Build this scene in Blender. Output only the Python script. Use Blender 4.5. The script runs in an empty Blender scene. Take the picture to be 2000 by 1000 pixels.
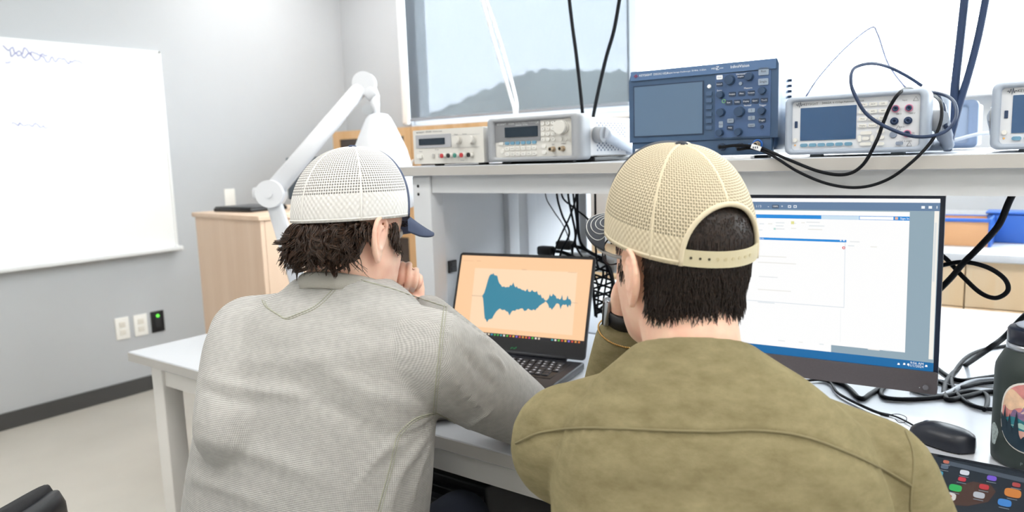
import bpy, bmesh, math, random
import numpy as np
from mathutils import Vector, Matrix
from mathutils.bvhtree import BVHTree

scn = bpy.context.scene
COL = scn.collection
random.seed(7)
PI = math.pi

# ------------------------------------------------------------------ camera
F_PX = 1450.0
CAM_LOC = (0.0, 0.0, 1.30)
YAW, PITCH, ROLL = math.radians(37), math.radians(7.8), math.radians(1.9)

def cam_axes():
    fwd = np.array([-math.sin(YAW) * math.cos(PITCH), math.cos(YAW) * math.cos(PITCH), -math.sin(PITCH)])
    right = np.array([math.cos(YAW), math.sin(YAW), 0.0])
    down = np.cross(fwd, right)
    c, s = math.cos(ROLL), math.sin(ROLL)
    return c * right + s * down, -s * right + c * down, fwd

CR, CD, CF = cam_axes()
cam_data = bpy.data.cameras.new('camera')
cam_data.sensor_fit = 'HORIZONTAL'
cam_data.sensor_width = 36.0
cam_data.lens = 36.0 * F_PX / 2000.0
cam_data.clip_start = 0.02
cam_data.clip_end = 500
cam_data.dof.use_dof = True
cam_data.dof.focus_distance = 1.22
cam_data.dof.aperture_fstop = 4.5
cam = bpy.data.objects.new('camera', cam_data)
COL.objects.link(cam)
cam.matrix_world = Matrix(((CR[0], -CD[0], -CF[0], CAM_LOC[0]), (CR[1], -CD[1], -CF[1], CAM_LOC[1]),
                           (CR[2], -CD[2], -CF[2], CAM_LOC[2]), (0, 0, 0, 1)))
scn.camera = cam

# ------------------------------------------------------------------ world, exposure
scn.view_settings.view_transform = 'Standard'
scn.view_settings.look = 'None'
scn.view_settings.gamma = 1.0
scn.view_settings.use_curve_mapping = False
scn.view_settings.exposure = 1.15
scn.cycles.use_denoising = True
scn.cycles.max_bounces = 8
scn.cycles.diffuse_bounces = 4
scn.cycles.transparent_max_bounces = 16
scn.cycles.sample_clamp_indirect = 8.0
scn.cycles.caustics_reflective = False
scn.cycles.caustics_refractive = False
world = bpy.data.worlds.new('sky')
scn.world = world
world.use_nodes = True
wbg = world.node_tree.nodes['Background']
wbg.inputs['Color'].default_value = (0.90, 0.95, 1.0, 1)
wbg.inputs['Strength'].default_value = 8.0
CEILING_LIGHT_STRENGTH = 4.4

# ------------------------------------------------------------------ pixel helpers (2000x1000 frame -> real place at a known depth)
CL = np.array(CAM_LOC)
def ray(x, y):
    return CR * ((x - 1000) / F_PX) + CD * ((y - 500) / F_PX) + CF
def att(x, y, t): return CL + t * ray(x, y)
def aty(x, y, Y): d = ray(x, y); return CL + d * ((Y - CL[1]) / d[1])
def atx(x, y, X): d = ray(x, y); return CL + d * ((X - CL[0]) / d[0])
def atz(x, y, Z): d = ray(x, y); return CL + d * ((Z - CL[2]) / d[2])

# ------------------------------------------------------------------ materials
def lin(c):
    c = c / 255.0
    return c / 12.92 if c <= 0.04045 else ((c + 0.055) / 1.055) ** 2.4
def rgb(h):
    h = h.lstrip('#')
    return tuple(lin(int(h[i:i + 2], 16)) for i in (0, 2, 4)) + (1.0,)

MATS = {}
def mat(name, col='#808080', rough=0.5, metal=0.0, spec=0.5, noise=None, bump=None, emit=None, coat=0.0, sheen=0.0, trans=0.0, sss=0.0, coords='Object', attr=None):
    """noise=(scale, amount) colour mottling; bump=(scale, strength) noise relief; emit=(hex,strength)"""
    if name in MATS: return MATS[name]
    m = bpy.data.materials.new(name); m.use_nodes = True
    nt = m.node_tree; b = nt.nodes['Principled BSDF']
    base = rgb(col) if isinstance(col, str) else tuple(col) + (1.0,)
    b.inputs['Base Color'].default_value = base
    b.inputs['Roughness'].default_value = rough
    b.inputs['Metallic'].default_value = metal
    b.inputs['Specular IOR Level'].default_value = spec
    b.inputs['Coat Weight'].default_value = coat
    b.inputs['Sheen Weight'].default_value = sheen
    b.inputs['Transmission Weight'].default_value = trans
    if sss:
        b.inputs['Subsurface Weight'].default_value = sss
        b.inputs['Subsurface Radius'].default_value = (0.012, 0.005, 0.003)
        b.inputs['Subsurface Scale'].default_value = 1.0
    tc = None
    if noise or bump or attr:
        tc = nt.nodes.new('ShaderNodeTexCoord')
    if attr:
        a = nt.nodes.new('ShaderNodeVertexColor'); a.layer_name = attr
        nt.links.new(a.outputs['Color'], b.inputs['Base Color'])
    if noise:
        n = nt.nodes.new('ShaderNodeTexNoise'); n.inputs['Scale'].default_value = noise[0]; n.inputs['Detail'].default_value = 6
        nt.links.new(tc.outputs[coords], n.inputs['Vector'])
        r = nt.nodes.new('ShaderNodeMapRange'); r.inputs['From Min'].default_value = 0.3; r.inputs['From Max'].default_value = 0.7
        r.inputs['To Min'].default_value = 1 - noise[1]; r.inputs['To Max'].default_value = 1 + noise[1]
        nt.links.new(n.outputs['Fac'], r.inputs['Value'])
        mx = nt.nodes.new('ShaderNodeVectorMath'); mx.operation = 'SCALE'
        mx.inputs[0].default_value = base[:3]
        nt.links.new(r.outputs['Result'], mx.inputs['Scale'])
        if attr: nt.links.new(a.outputs['Color'], mx.inputs[0])
        nt.links.new(mx.outputs['Vector'], b.inputs['Base Color'])
    if bump:
        n2 = nt.nodes.new('ShaderNodeTexNoise'); n2.inputs['Scale'].default_value = bump[0]; n2.inputs['Detail'].default_value = 4
        nt.links.new(tc.outputs[coords], n2.inputs['Vector'])
        bp = nt.nodes.new('ShaderNodeBump'); bp.inputs['Strength'].default_value = bump[1]; bp.inputs['Distance'].default_value = 0.002
        nt.links.new(n2.outputs['Fac'], bp.inputs['Height']); nt.links.new(bp.outputs['Normal'], b.inputs['Normal'])
    if emit:
        b.inputs['Emission Color'].default_value = rgb(emit[0]); b.inputs['Emission Strength'].default_value = emit[1]
    MATS[name] = m
    return m

def wood(name, a, b_, scale=(14, 14, 0.8), rough=0.45):
    if name in MATS: return MATS[name]
    m = bpy.data.materials.new(name); m.use_nodes = True
    nt = m.node_tree; b = nt.nodes['Principled BSDF']; b.inputs['Roughness'].default_value = rough
    tc = nt.nodes.new('ShaderNodeTexCoord'); mp = nt.nodes.new('ShaderNodeMapping')
    mp.inputs['Scale'].default_value = scale
    nt.links.new(tc.outputs['Object'], mp.inputs['Vector'])
    n = nt.nodes.new('ShaderNodeTexNoise'); n.inputs['Scale'].default_value = 1.6; n.inputs['Detail'].default_value = 8; n.inputs['Distortion'].default_value = 0.6
    nt.links.new(mp.outputs['Vector'], n.inputs['Vector'])
    r = nt.nodes.new('ShaderNodeValToRGB'); r.color_ramp.elements[0].position = 0.3; r.color_ramp.elements[1].position = 0.72
    r.color_ramp.elements[0].color = rgb(a); r.color_ramp.elements[1].color = rgb(b_)
    nt.links.new(n.outputs['Fac'], r.inputs['Fac']); nt.links.new(r.outputs['Color'], b.inputs['Base Color'])
    MATS[name] = m
    return m

# ------------------------------------------------------------------ mesh helpers
class MB:
    """collects shapes into one mesh"""
    def __init__(self): self.v = []; self.f = []; self.s = []; self.uv = {}
    def add(self, vs, fs, smooth=False):
        o = len(self.v); self.v += [tuple(float(c) for c in p) for p in vs]
        self.f += [tuple(i + o for i in f) for f in fs]; self.s += [smooth] * len(fs)
        return self
    def box(self, c, s, rz=0.0, rx=0.0, ry=0.0):
        M = Matrix.Translation(c) @ Matrix.Rotation(rz, 4, 'Z') @ Matrix.Rotation(ry, 4, 'Y') @ Matrix.Rotation(rx, 4, 'X')
        vs = [M @ Vector((x * s[0] / 2, y * s[1] / 2, z * s[2] / 2)) for x in (-1, 1) for y in (-1, 1) for z in (-1, 1)]
        return self.add(vs, [(0, 1, 3, 2), (4, 6, 7, 5), (0, 4, 5, 1), (2, 3, 7, 6), (0, 2, 6, 4), (1, 5, 7, 3)])
    def span(self, a, b):
        return self.box([(a[i] + b[i]) / 2 for i in range(3)], [abs(b[i] - a[i]) for i in range(3)])
    def rbox(self, c, s, r=0.004, seg=3, M=None, rz=0.0):
        bm = bmesh.new(); bmesh.ops.create_cube(bm, size=1.0)
        bmesh.ops.scale(bm, vec=s, verts=bm.verts)
        r = min(r, min(s) * 0.49)
        bmesh.ops.bevel(bm, geom=list(bm.edges), offset=r, segments=seg, profile=0.5, affect='EDGES')
        T = Matrix.Translation(c) @ Matrix.Rotation(rz, 4, 'Z')
        if M is not None: T = M @ T
        bm.verts.index_update()
        vs = [T @ v.co for v in bm.verts]; fs = [[v.index for v in f.verts] for f in bm.faces]
        bm.free()
        return self.add(vs, fs, True)
    def rplate(self, c, s, r, n=4, axis='y'):
        """plate with rounded outline: s=(w, h, thick); outline in local xz, thickness along y"""
        w, h, t = s; pts = []
        r = min(r, w / 2 - 1e-5, h / 2 - 1e-5)
        for cx, cz, a0 in ((w / 2 - r, h / 2 - r, 0), (-w / 2 + r, h / 2 - r, 90), (-w / 2 + r, -h / 2 + r, 180), (w / 2 - r, -h / 2 + r, 270)):
            for k in range(n + 1):
                a = math.radians(a0 + 90 * k / n); pts.append((cx + r * math.cos(a), cz + r * math.sin(a)))
        return self.prism(pts, t, c, axis)
    def prism(self, pts, t, c=(0, 0, 0), axis='y'):
        n = len(pts); vs = []
        for d in (-t / 2, t / 2):
            for p in pts:
                if axis == 'y': vs.append((c[0] + p[0], c[1] + d, c[2] + p[1]))
                elif axis == 'z': vs.append((c[0] + p[0], c[1] + p[1], c[2] + d))
                else: vs.append((c[0] + d, c[1] + p[0], c[2] + p[1]))
        fs = [tuple(range(n))[::-1], tuple(range(n, 2 * n))] + [(i, (i + 1) % n, n + (i + 1) % n, n + i) for i in range(n)]
        return self.add(vs, fs)
    def cyl(self, p0, p1, r0, r1=None, n=16, caps=True, smooth=True):
        r1 = r0 if r1 is None else r1
        p0 = Vector(p0); p1 = Vector(p1); d = (p1 - p0).normalized()
        a = Vector((0, 0, 1)) if abs(d.z) < 0.9 else Vector((1, 0, 0))
        u = d.cross(a).normalized(); w = d.cross(u)
        vs = []
        for p, r in ((p0, r0), (p1, r1)):
            for k in range(n):
                t = 2 * PI * k / n; vs.append(p + (u * math.cos(t) + w * math.sin(t)) * r)
        self.add(vs, [(k, (k + 1) % n, n + (k + 1) % n, n + k)[::-1] for k in range(n)], smooth)
        if caps:
            o = len(self.v) - 2 * n
            self.f += [tuple(o + k for k in range(n)), tuple(o + n + k for k in range(n))[::-1]]; self.s += [False, False]
        return self
    def lathe(self, prof, c=(0, 0, 0), n=32, M=None, smooth=True):
        """prof: [(r,z)...] around z"""
        vs = []; m = len(prof)
        for r, z in prof:
            for k in range(n):
                t = 2 * PI * k / n
                p = Vector((r * math.cos(t), r * math.sin(t), z))
                p = (M @ p) if M is not None else p + Vector(c)
                vs.append(p)
        fs = [(j * n + k, j * n + (k + 1) % n, (j + 1) * n + (k + 1) % n, (j + 1) * n + k) for j in range(m - 1) for k in range(n)]
        self.add(vs, fs, smooth)
        o = len(self.v) - m * n
        if prof[0][0] > 1e-6: self.f.append(tuple(o + k for k in range(n))[::-1]); self.s.append(False)
        if prof[-1][0] > 1e-6: self.f.append(tuple(o + (m - 1) * n + k for k in range(n))); self.s.append(False)
        return self
    def tube(self, pts, r, n=8, caps=True, closed=False):
        pts = [Vector(p) for p in pts]; m = len(pts)
        rs = r if hasattr(r, '__len__') else [r] * m
        t0 = (pts[1] - pts[0]).normalized()
        a = Vector((0, 0, 1)) if abs(t0.z) < 0.9 else Vector((1, 0, 0))
        u = t0.cross(a).normalized(); vs = []
        for i in range(m):
            if i == 0: t = (pts[1] - pts[0])
            elif i == m - 1: t = (pts[-1] - pts[-2])
            else: t = (pts[i + 1] - pts[i - 1])
            if t.length < 1e-9: t = t0.copy()
            t.normalize()
            u = (u - t * u.dot(t))
            if u.length < 1e-6: u = t.cross(Vector((1, 0.3, 0.2)))
            u.normalize(); w = t.cross(u)
            for k in range(n):
                q = 2 * PI * k / n; vs.append(pts[i] + (u * math.cos(q) + w * math.sin(q)) * rs[i])
        fs = [(j * n + k, (j) * n + (k + 1) % n, (j + 1) * n + (k + 1) % n, (j + 1) * n + k) for j in range(m - 1) for k in range(n)]
        self.add(vs, fs, True)
        o = len(self.v) - m * n
        if caps:
            self.f += [tuple(o + k for k in range(n))[::-1], tuple(o + (m - 1) * n + k for k in range(n))]; self.s += [False, False]
        return self
    def loft(self, rings, cap=True, smooth=True):
        n = len(rings[0]); m = len(rings); vs = [p for r in rings for p in r]
        fs = [(j * n + k, j * n + (k + 1) % n, (j + 1) * n + (k + 1) % n, (j + 1) * n + k) for j in range(m - 1) for k in range(n)]
        self.add(vs, fs, smooth)
        o = len(self.v) - m * n
        if cap:
            self.f += [tuple(o + k for k in range(n))[::-1], tuple(o + (m - 1) * n + k for k in range(n))]; self.s += [smooth, smooth]
        return self
    def mesh(self, name):
        me = bpy.data.meshes.new(name); me.from_pydata(self.v, [], self.f)
        me.polygons.foreach_set('use_smooth', self.s); me.update()
        return me
    def build(self, name, m, parent=None, M=None):
        o = bpy.data.objects.new(name, self.mesh(name)); COL.objects.link(o)
        if m is not None: o.data.materials.append(m)
        if parent is not None: o.parent = parent
        if M is not None: o.matrix_local = M
        return o

def spline(pts, sub=8, closed=False):
    """Catmull-Rom through points"""
    P = [np.array(p, float) for p in pts]; out = []; n = len(P)
    rng = range(n if closed else n - 1)
    for i in rng:
        if closed: p0, p1, p2, p3 = P[(i - 1) % n], P[i], P[(i + 1) % n], P[(i + 2) % n]
        else:
            p1, p2 = P[i], P[i + 1]
            p0 = P[i - 1] if i > 0 else 2 * p1 - p2
            p3 = P[i + 2] if i + 2 < n else 2 * p2 - p1
        for k in range(sub):
            t = k / sub
            out.append(0.5 * ((2 * p1) + (-p0 + p2) * t + (2 * p0 - 5 * p1 + 4 * p2 - p3) * t * t + (-p0 + 3 * p1 - 3 * p2 + p3) * t ** 3))
    if not closed: out.append(P[-1])
    return out

def empty(name, loc=(0, 0, 0), rz=0.0, M=None):
    o = bpy.data.objects.new(name, None); COL.objects.link(o); o.empty_display_size = 0.05
    if M is not None: o.matrix_world = M
    else: o.location = loc; o.rotation_euler = (0, 0, rz)
    return o
def tag(o, label=None, cat=None, group=None, kind=None):
    if label: o['label'] = label
    if cat: o['category'] = cat
    if group: o['group'] = group
    if kind: o['kind'] = kind
    return o
def struct(o): o['kind'] = 'structure'; return o
def clone(src, parent, loc=None):
    c = src.copy(); COL.objects.link(c); c.parent = parent
    if loc is not None: c.location = loc
    return c
def text(body, size, name, m, parent, loc, rot=(PI / 2, 0, 0), align='LEFT', extr=0.0, sx=1.0):
    cu = bpy.data.curves.new(name, 'FONT'); cu.body = body; cu.size = size; cu.align_x = align; cu.align_y = 'CENTER'; cu.extrude = extr
    cu.resolution_u = 2
    t = bpy.data.objects.new('tmp', cu); COL.objects.link(t)
    me = bpy.data.meshes.new_from_object(t.evaluated_get(bpy.context.evaluated_depsgraph_get()))
    bpy.data.objects.remove(t); bpy.data.curves.remove(cu)
    o = bpy.data.objects.new(name, me); COL.objects.link(o)
    me.materials.clear(); me.materials.append(m)
    o.parent = parent; o.location = loc; o.rotation_euler = rot; o.scale = (sx, 1, 1)
    return o
# ================================================================== the room
XL, XR, YB, YF, ZC = -4.26, 3.6, 3.70, -3.2, 2.80
M_wall = mat('grey wall paint', '#c2c5c9', 0.85, noise=(3, 0.015), bump=(220, 0.05))
M_wallw = mat('white wall paint', '#e4e4e2', 0.85, bump=(220, 0.05))
M_floor = mat('pale vinyl floor', '#cdc8bf', 0.42, noise=(2.5, 0.05))
M_base = mat('dark grey rubber baseboard', '#4b4b4b', 0.5)
M_white = mat('white painted metal', '#eceef0', 0.4)
M_ceil = mat('ceiling white', '#f0f0ee', 0.9)
M_maple = wood('maple veneer', '#d9a870', '#e8c093', (10, 10, 0.9))
M_maple_d = wood('pale maple laminate', '#d6b99f', '#dfc5ad', (9, 9, 0.5))
M_darkglass = mat('dark cabinet glass', '#4a3a30', 0.12, spec=0.6)

struct(MB().span((XL, YF, -0.05), (XR, YB, 0)).build('floor', M_floor))
struct(MB().span((XL, YF, ZC), (XR, YB, ZC + 0.05)).build('ceiling', M_ceil))
struct(MB().span((XL - 0.12, YF, 0), (XL, YB + 0.15, ZC)).build('wall_left', M_wall))
struct(MB().span((XR, YF, 0), (XR + 0.12, YB + 0.15, ZC)).build('wall_right', M_wallw))
struct(MB().span((XL - 0.12, YF - 0.12, 0), (XR + 0.12, YF, ZC)).build('wall_front', M_wallw))
WX0, WX1, WZ0, WZ1 = -3.60, 3.2, 1.50, 2.62
b = MB()
b.span((XL, YB, 0), (XR, YB + 0.15, WZ0)); b.span((XL, YB, WZ1), (XR, YB + 0.15, ZC))
b.span((XL, YB, WZ0), (WX0, YB + 0.15, WZ1)); b.span((WX1, YB, WZ0), (XR, YB + 0.15, WZ1))
struct(b.build('wall_back', M_wall))
struct(MB().span((XL, YF, 0), (XL + 0.012, YB, 0.085)).build('baseboard_left', M_base))
struct(MB().span((XL + 0.012, YB - 0.012, 0), (XR, YB, 0.085)).build('baseboard_back', M_base))

# window: frame, mullions, panes
M_glass = bpy.data.materials.new('window glass'); M_glass.use_nodes = True
nt = M_glass.node_tree; nt.nodes.clear()
o_ = nt.nodes.new('ShaderNodeOutputMaterial'); tr = nt.nodes.new('ShaderNodeBsdfTransparent'); gl = nt.nodes.new('ShaderNodeBsdfGlossy')
gl.inputs['Roughness'].default_value = 0.02
mx = nt.nodes.new('ShaderNodeMixShader'); mx.inputs[0].default_value = 0.06
tr.inputs['Color'].default_value = (0.97, 0.99, 0.99, 1)
nt.links.new(tr.outputs[0], mx.inputs[1]); nt.links.new(gl.outputs[0], mx.inputs[2]); nt.links.new(mx.outputs[0], o_.inputs['Surface'])
win = struct(empty('window_1', ((WX0 + WX1) / 2, YB + 0.08, WZ0)))
wx = (WX0 + WX1) / 2
fr = MB()
L = WX0 - wx; R_ = WX1 - wx; H = WZ1 - WZ0
fr.span((L, -0.05, 0), (R_, 0.05, 0.045)); fr.span((L, -0.05, H - 0.045), (R_, 0.05, H))
fr.span((L, -0.05, 0.045), (L + 0.045, 0.05, H - 0.045)); fr.span((R_ - 0.045, -0.05, 0.045), (R_, 0.05, H - 0.045))
fr.build('window_frame', M_white, win)
muls = [-1.95 - wx, -0.1 - wx, 1.65 - wx]
for x in muls:
    MB().span((x - 0.03, -0.045, 0.045), (x + 0.03, 0.045, H - 0.045)).build('mullion', M_white, win)
edges = [L + 0.045] + [e for x in muls for e in (x - 0.03, x + 0.03)] + [R_ - 0.045]
for i in range(0, len(edges), 2):
    MB().span((edges[i], -0.003, 0.045), (edges[i + 1], 0.003, H - 0.045)).build('pane', M_glass, win)
sl = MB().rbox((0, -0.10, -0.012), (R_ - L, 0.09, 0.024), 0.006)
sl.build('window_sill', M_white, win)

# far hill and trees outside, seen through the blind
M_hill = mat('hillside', '#8f938c', 0.95, noise=(0.08, 0.25))
hill_px = [(700, 230), (820, 225), (880, 206), (930, 183), (985, 160), (1030, 142), (1075, 135), (1130, 136), (1200, 139), (1260, 142), (1400, 150), (1700, 170), (2100, 200)]
rng_ = random.Random(3)
top = [aty(x, y, 90.0) for x, y in hill_px]
top = spline(top, 6)
vs = []; fs = []
for i, p in enumerate(top):
    jz = 0.25 * math.sin(i * 1.7) + 0.15 * rng_.uniform(-1, 1)
    vs += [(p[0], 60.0, -6.0), (p[0], 78.0, p[2] * 0.55 - 2), (p[0], 90.0, p[2] + jz), (p[0] * 1.1, 130.0, -6.0)]
for i in range(len(top) - 1):
    for k in range(3): fs.append((4 * i + k, 4 * i + 4 + k, 4 * i + 5 + k, 4 * i + k + 1))
tag(MB().add(vs, fs, True).build('hill', M_hill), 'grey hillside far outside, seen through the roller blind', 'hill')
struct(MB().span((-150, YB + 0.4, -6.5), (150, 160, -6.0)).build('ground_outside', mat('outside ground', '#a8a89c', 0.95)))

# roller blind over the left pane
M_blind = bpy.data.materials.new('sheer blue grey blind fabric'); M_blind.use_nodes = True
nt = M_blind.node_tree; nt.nodes.clear()
o_ = nt.nodes.new('ShaderNodeOutputMaterial'); tr = nt.nodes.new('ShaderNodeBsdfTransparent'); df = nt.nodes.new('ShaderNodeBsdfDiffuse'); tl = nt.nodes.new('ShaderNodeBsdfTranslucent')
tr.inputs['Color'].default_value = (0.93, 0.96, 1.0, 1)
df.inputs['Color'].default_value = rgb('#767d86'); tl.inputs['Color'].default_value = rgb('#3b4046')
m1 = nt.nodes.new('ShaderNodeMixShader'); m1.inputs[0].default_value = 0.35
m2 = nt.nodes.new('ShaderNodeMixShader')
tc = nt.nodes.new('ShaderNodeTexCoord'); mp = nt.nodes.new('ShaderNodeMapping'); mp.inputs['Scale'].default_value = (60, 1, 4)
ns = nt.nodes.new('ShaderNodeTexNoise'); ns.inputs['Scale'].default_value = 3; ns.inputs['Detail'].default_value = 5
mr = nt.nodes.new('ShaderNodeMapRange'); mr.inputs['To Min'].default_value = 0.195; mr.inputs['To Max'].default_value = 0.27
nt.links.new(tc.outputs['Object'], mp.inputs['Vector']); nt.links.new(mp.outputs[0], ns.inputs['Vector']); nt.links.new(ns.outputs['Fac'], mr.inputs['Value'])
nt.links.new(df.outputs[0], m1.inputs[1]); nt.links.new(tl.outputs[0], m1.inputs[2])
nt.links.new(mr.outputs['Result'], m2.inputs[0])
nt.links.new(m1.outputs[0], m2.inputs[1]); nt.links.new(tr.outputs[0], m2.inputs[2]); nt.links.new(m2.outputs[0], o_.inputs['Surface'])
bl = tag(empty('roller_blind', (-2.76, YB - 0.035, 1.54)), 'sheer blue grey roller blind pulled down over the left window pane', 'blind')
MB().span((-0.82, -0.001, 0.018), (0.83, 0.001, 1.13)).build('blind_fabric', M_blind, bl)
MB().rbox((0.005, 0, 0.010), (1.65, 0.016, 0.022), 0.006).build('bottom_bar', mat('blind bar grey', '#8f96a0', 0.5), bl)
MB().cyl((-0.82, 0, 1.13), (0.83, 0, 1.13), 0.03).build('roller', M_white, bl)
MB().rbox((-0.853, -0.005, 0.56), (0.056, 0.04, 1.16), 0.018).build('side_channel', M_white, bl)

# ceiling lights
M_diff = mat('lamp diffuser', '#ffffff', 0.6, emit=('#fffdf9', CEILING_LIGHT_STRENGTH))
M_lf = mat('lamp frame', '#dddddd', 0.5)
k = 0
where = ['over the glass cabinet', 'over the aisle behind the far bench', 'over the right part of the window counter', 'over the floor before the whiteboard', 'over the two seated men', 'over the right end of the near bench', 'in the back row near the whiteboard', 'in the back row near the right wall']
for (x, y) in ((-3.35, 2.9), (-0.9, 2.45), (1.4, 2.45), (-1.7, 0.4), (0.4, 0.4), (2.3, 0.4), (-1.2, -1.8), (1.4, -1.8)):
    l = tag(empty('ceiling_light', (x, y, ZC)), 'flat white ceiling light panel ' + where[k], 'ceiling light', 'ceiling light panels'); k += 1
    f = MB(); f.span((-0.62, -0.32, -0.02), (0.62, -0.30, 0)); f.span((-0.62, 0.30, -0.02), (0.62, 0.32, 0)); f.span((-0.62, -0.3, -0.02), (-0.60, 0.3, 0)); f.span((0.60, -0.3, -0.02), (0.62, 0.3, 0))
    f.build('frame', M_lf, l)
    MB().span((-0.6, -0.3, -0.012), (0.6, 0.3, -0.004)).build('diffuser', M_diff, l)

# whiteboard on the left wall
M_wb = mat('whiteboard enamel', '#f7f8f8', 0.18)
M_al = mat('pale aluminium', '#d9dcdf', 0.35, 0.6)
wb = tag(empty('whiteboard', (XL, 1.1, 0.81)), 'large white dry erase board with faint handwriting on the grey wall', 'whiteboard')
MB().span((0.004, -1.21, 0), (0.018, 1.21, 1.13)).build('board_surface', M_wb, wb)
f = MB(); f.span((0.004, -1.22, 1.13), (0.024, 1.22, 1.142)); f.span((0.004, 1.21, -0.006), (0.024, 1.222, 1.142)); f.span((0.004, -1.222, -0.006), (0.024, -1.21, 1.142)); f.span((0.004, -1.21, -0.012), (0.024, 1.21, 0.0))
f.build('frame', M_wb, wb)
t_ = MB(); t_.rbox((0.045, 0, 0.0), (0.075, 2.40, 0.012), 0.004); t_.rbox((0.080, 0, 0.008), (0.008, 2.40, 0.02), 0.003); t_.rbox((0.045, 1.21, 0.006), (0.078, 0.02, 0.026), 0.005)
t_.build('marker_tray', M_white, wb)
M_ink = mat('faint blue marker ink', '#8d91c6', 0.7)
def scribble(y0, y1, z0, z1, seed, amp):
    r = random.Random(seed); pts = []; y = y0
    n = int((y1 - y0) / 0.012)
    for i in range(n):
        f_ = i / n
        pts.append((0.0190, y0 + (y1 - y0) * f_ + r.uniform(-.006, .006), z0 + (z1 - z0) * f_ + r.uniform(-amp, amp)))
    return MB().tube(spline(pts, 3), 0.0024, 4)
scribble(0.43, 0.64, 1.09, 1.075, 1, 0.018).build('handwriting', M_ink, wb)
scribble(0.45, 0.80, 1.065, 1.04, 2, 0.016).build('handwriting', M_ink, wb)
scribble(0.43, 0.47, 1.03, 1.03, 4, 0.012).build('handwriting', M_ink, wb)
scribble(0.425, 0.60, 0.725, 0.71, 3, 0.012).build('handwriting', M_ink, wb)

# wall plates
M_plate = mat('ivory plate plastic', '#fbfaf6', 0.4)
M_blackp = mat('black plastic', '#141518', 0.42)
M_green = mat('green indicator', '#4fd23a', 0.5, emit=('#59e23c', 0.9))
def wall_plate(y, z, kind, label):
    w = tag(empty('wall_outlet', (XL, y, z)), label, 'wall outlet', 'wall outlets beside the whiteboard')
    pl = MB().rbox((0.004, 0, 0), (0.008, 0.078, 0.125), 0.003); pl.build('plate', M_blackp if kind == 'black' else M_plate, w)
    if kind == 'black':
        MB().rbox((0.009, 0, 0), (0.006, 0.036, 0.07), 0.002).build('socket', mat('dark socket', '#2b2c30', 0.5), w)
        MB().cyl((0.011, 0.0, 0.035), (0.0125, 0.0, 0.035), 0.009).build('indicator', M_green, w)
    else:
        for dz in (0.022, -0.022):
            MB().rbox((0.009, 0, dz), (0.004, 0.034, 0.030), 0.0015).build('socket', mat('ivory socket', '#e9e5dc', 0.4), w)
    return w
wall_plate(1.957, 0.395, 'w', 'white wall outlet farthest from the lectern, below the whiteboard')
wall_plate(2.062, 0.393, 'w', 'white wall outlet in the middle of the row of three')
wall_plate(2.162, 0.394, 'black', 'black wall outlet with a green light nearest the lectern')
w = tag(empty('light_switch', (XL, 2.70, 1.076)), 'white blank switch plate on the grey wall above the lectern', 'switch')
MB().rbox((0.004, 0, 0), (0.008, 0.074, 0.13), 0.003).build('plate', M_plate, w)
for dz in (0.048, -0.048): MB().cyl((0.0075, 0, dz), (0.009, 0, dz), 0.003, n=10).build('screw', M_white, w)

# lectern
rot = math.radians(-5)
lc = att(388, 414, 3.35)
le = tag(empty('lectern', (lc[0], lc[1], 0), rot), 'pale maple lectern cabinet standing by the grey wall', 'lectern')
LH = lc[2]
LW = 0.56
MB().span((0, 0.002, 0.04), (0.018, 0.55, LH - 0.02)).build('side_panel', M_maple_d, le)
MB().span((LW - 0.018, 0.002, 0.04), (LW, 0.55, LH - 0.02)).build('side_panel', M_maple_d, le)
MB().span((0.0, -0.018, 0.04), (LW, 0.0, LH - 0.02)).build('front_panel', M_maple_d, le)
MB().span((0.018, 0.53, 0.04), (LW - 0.018, 0.55, LH - 0.02)).build('back_panel', M_maple_d, le)
MB().rbox((LW / 2, 0.266, LH - 0.01), (LW + 0.02, 0.59, 0.02), 0.003).build('top', M_maple_d, le)
MB().span((0.02, 0.02, 0), (LW - 0.02, 0.53, 0.04)).build('plinth', M_base, le)
dk = tag(empty('closed_notebook_computer', (lc[0] + 0.19, lc[1] + 0.14, LH), rot + 0.15), 'flat black device lying on top of the lectern', 'device')
MB().rbox((0, 0, 0.008), (0.26, 0.2, 0.016), 0.005).build('body', M_blackp, dk)
MB().rbox((0, 0, 0.019), (0.25, 0.19, 0.006), 0.003).build('lid', mat('dark lid', '#26282c', 0.35), dk)
sm = tag(empty('dark_display', (lc[0] + 0.345, lc[1] + 0.315, LH), math.radians(25)), 'slim dark grey display standing on the lectern behind the lamp arm', 'display')
MB().rbox((0.10, 0, 0.135), (0.34, 0.025, 0.19), 0.006).build('screen_housing', mat('slate plastic', '#59646f', 0.4), sm)
MB().cyl((0.10, 0.02, 0.006), (0.10, 0.02, 0.14), 0.014).build('neck', M_blackp, sm)
MB().rbox((0.10, 0.02, 0.005), (0.16, 0.10, 0.010), 0.004).build('foot', M_blackp, sm)

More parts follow.
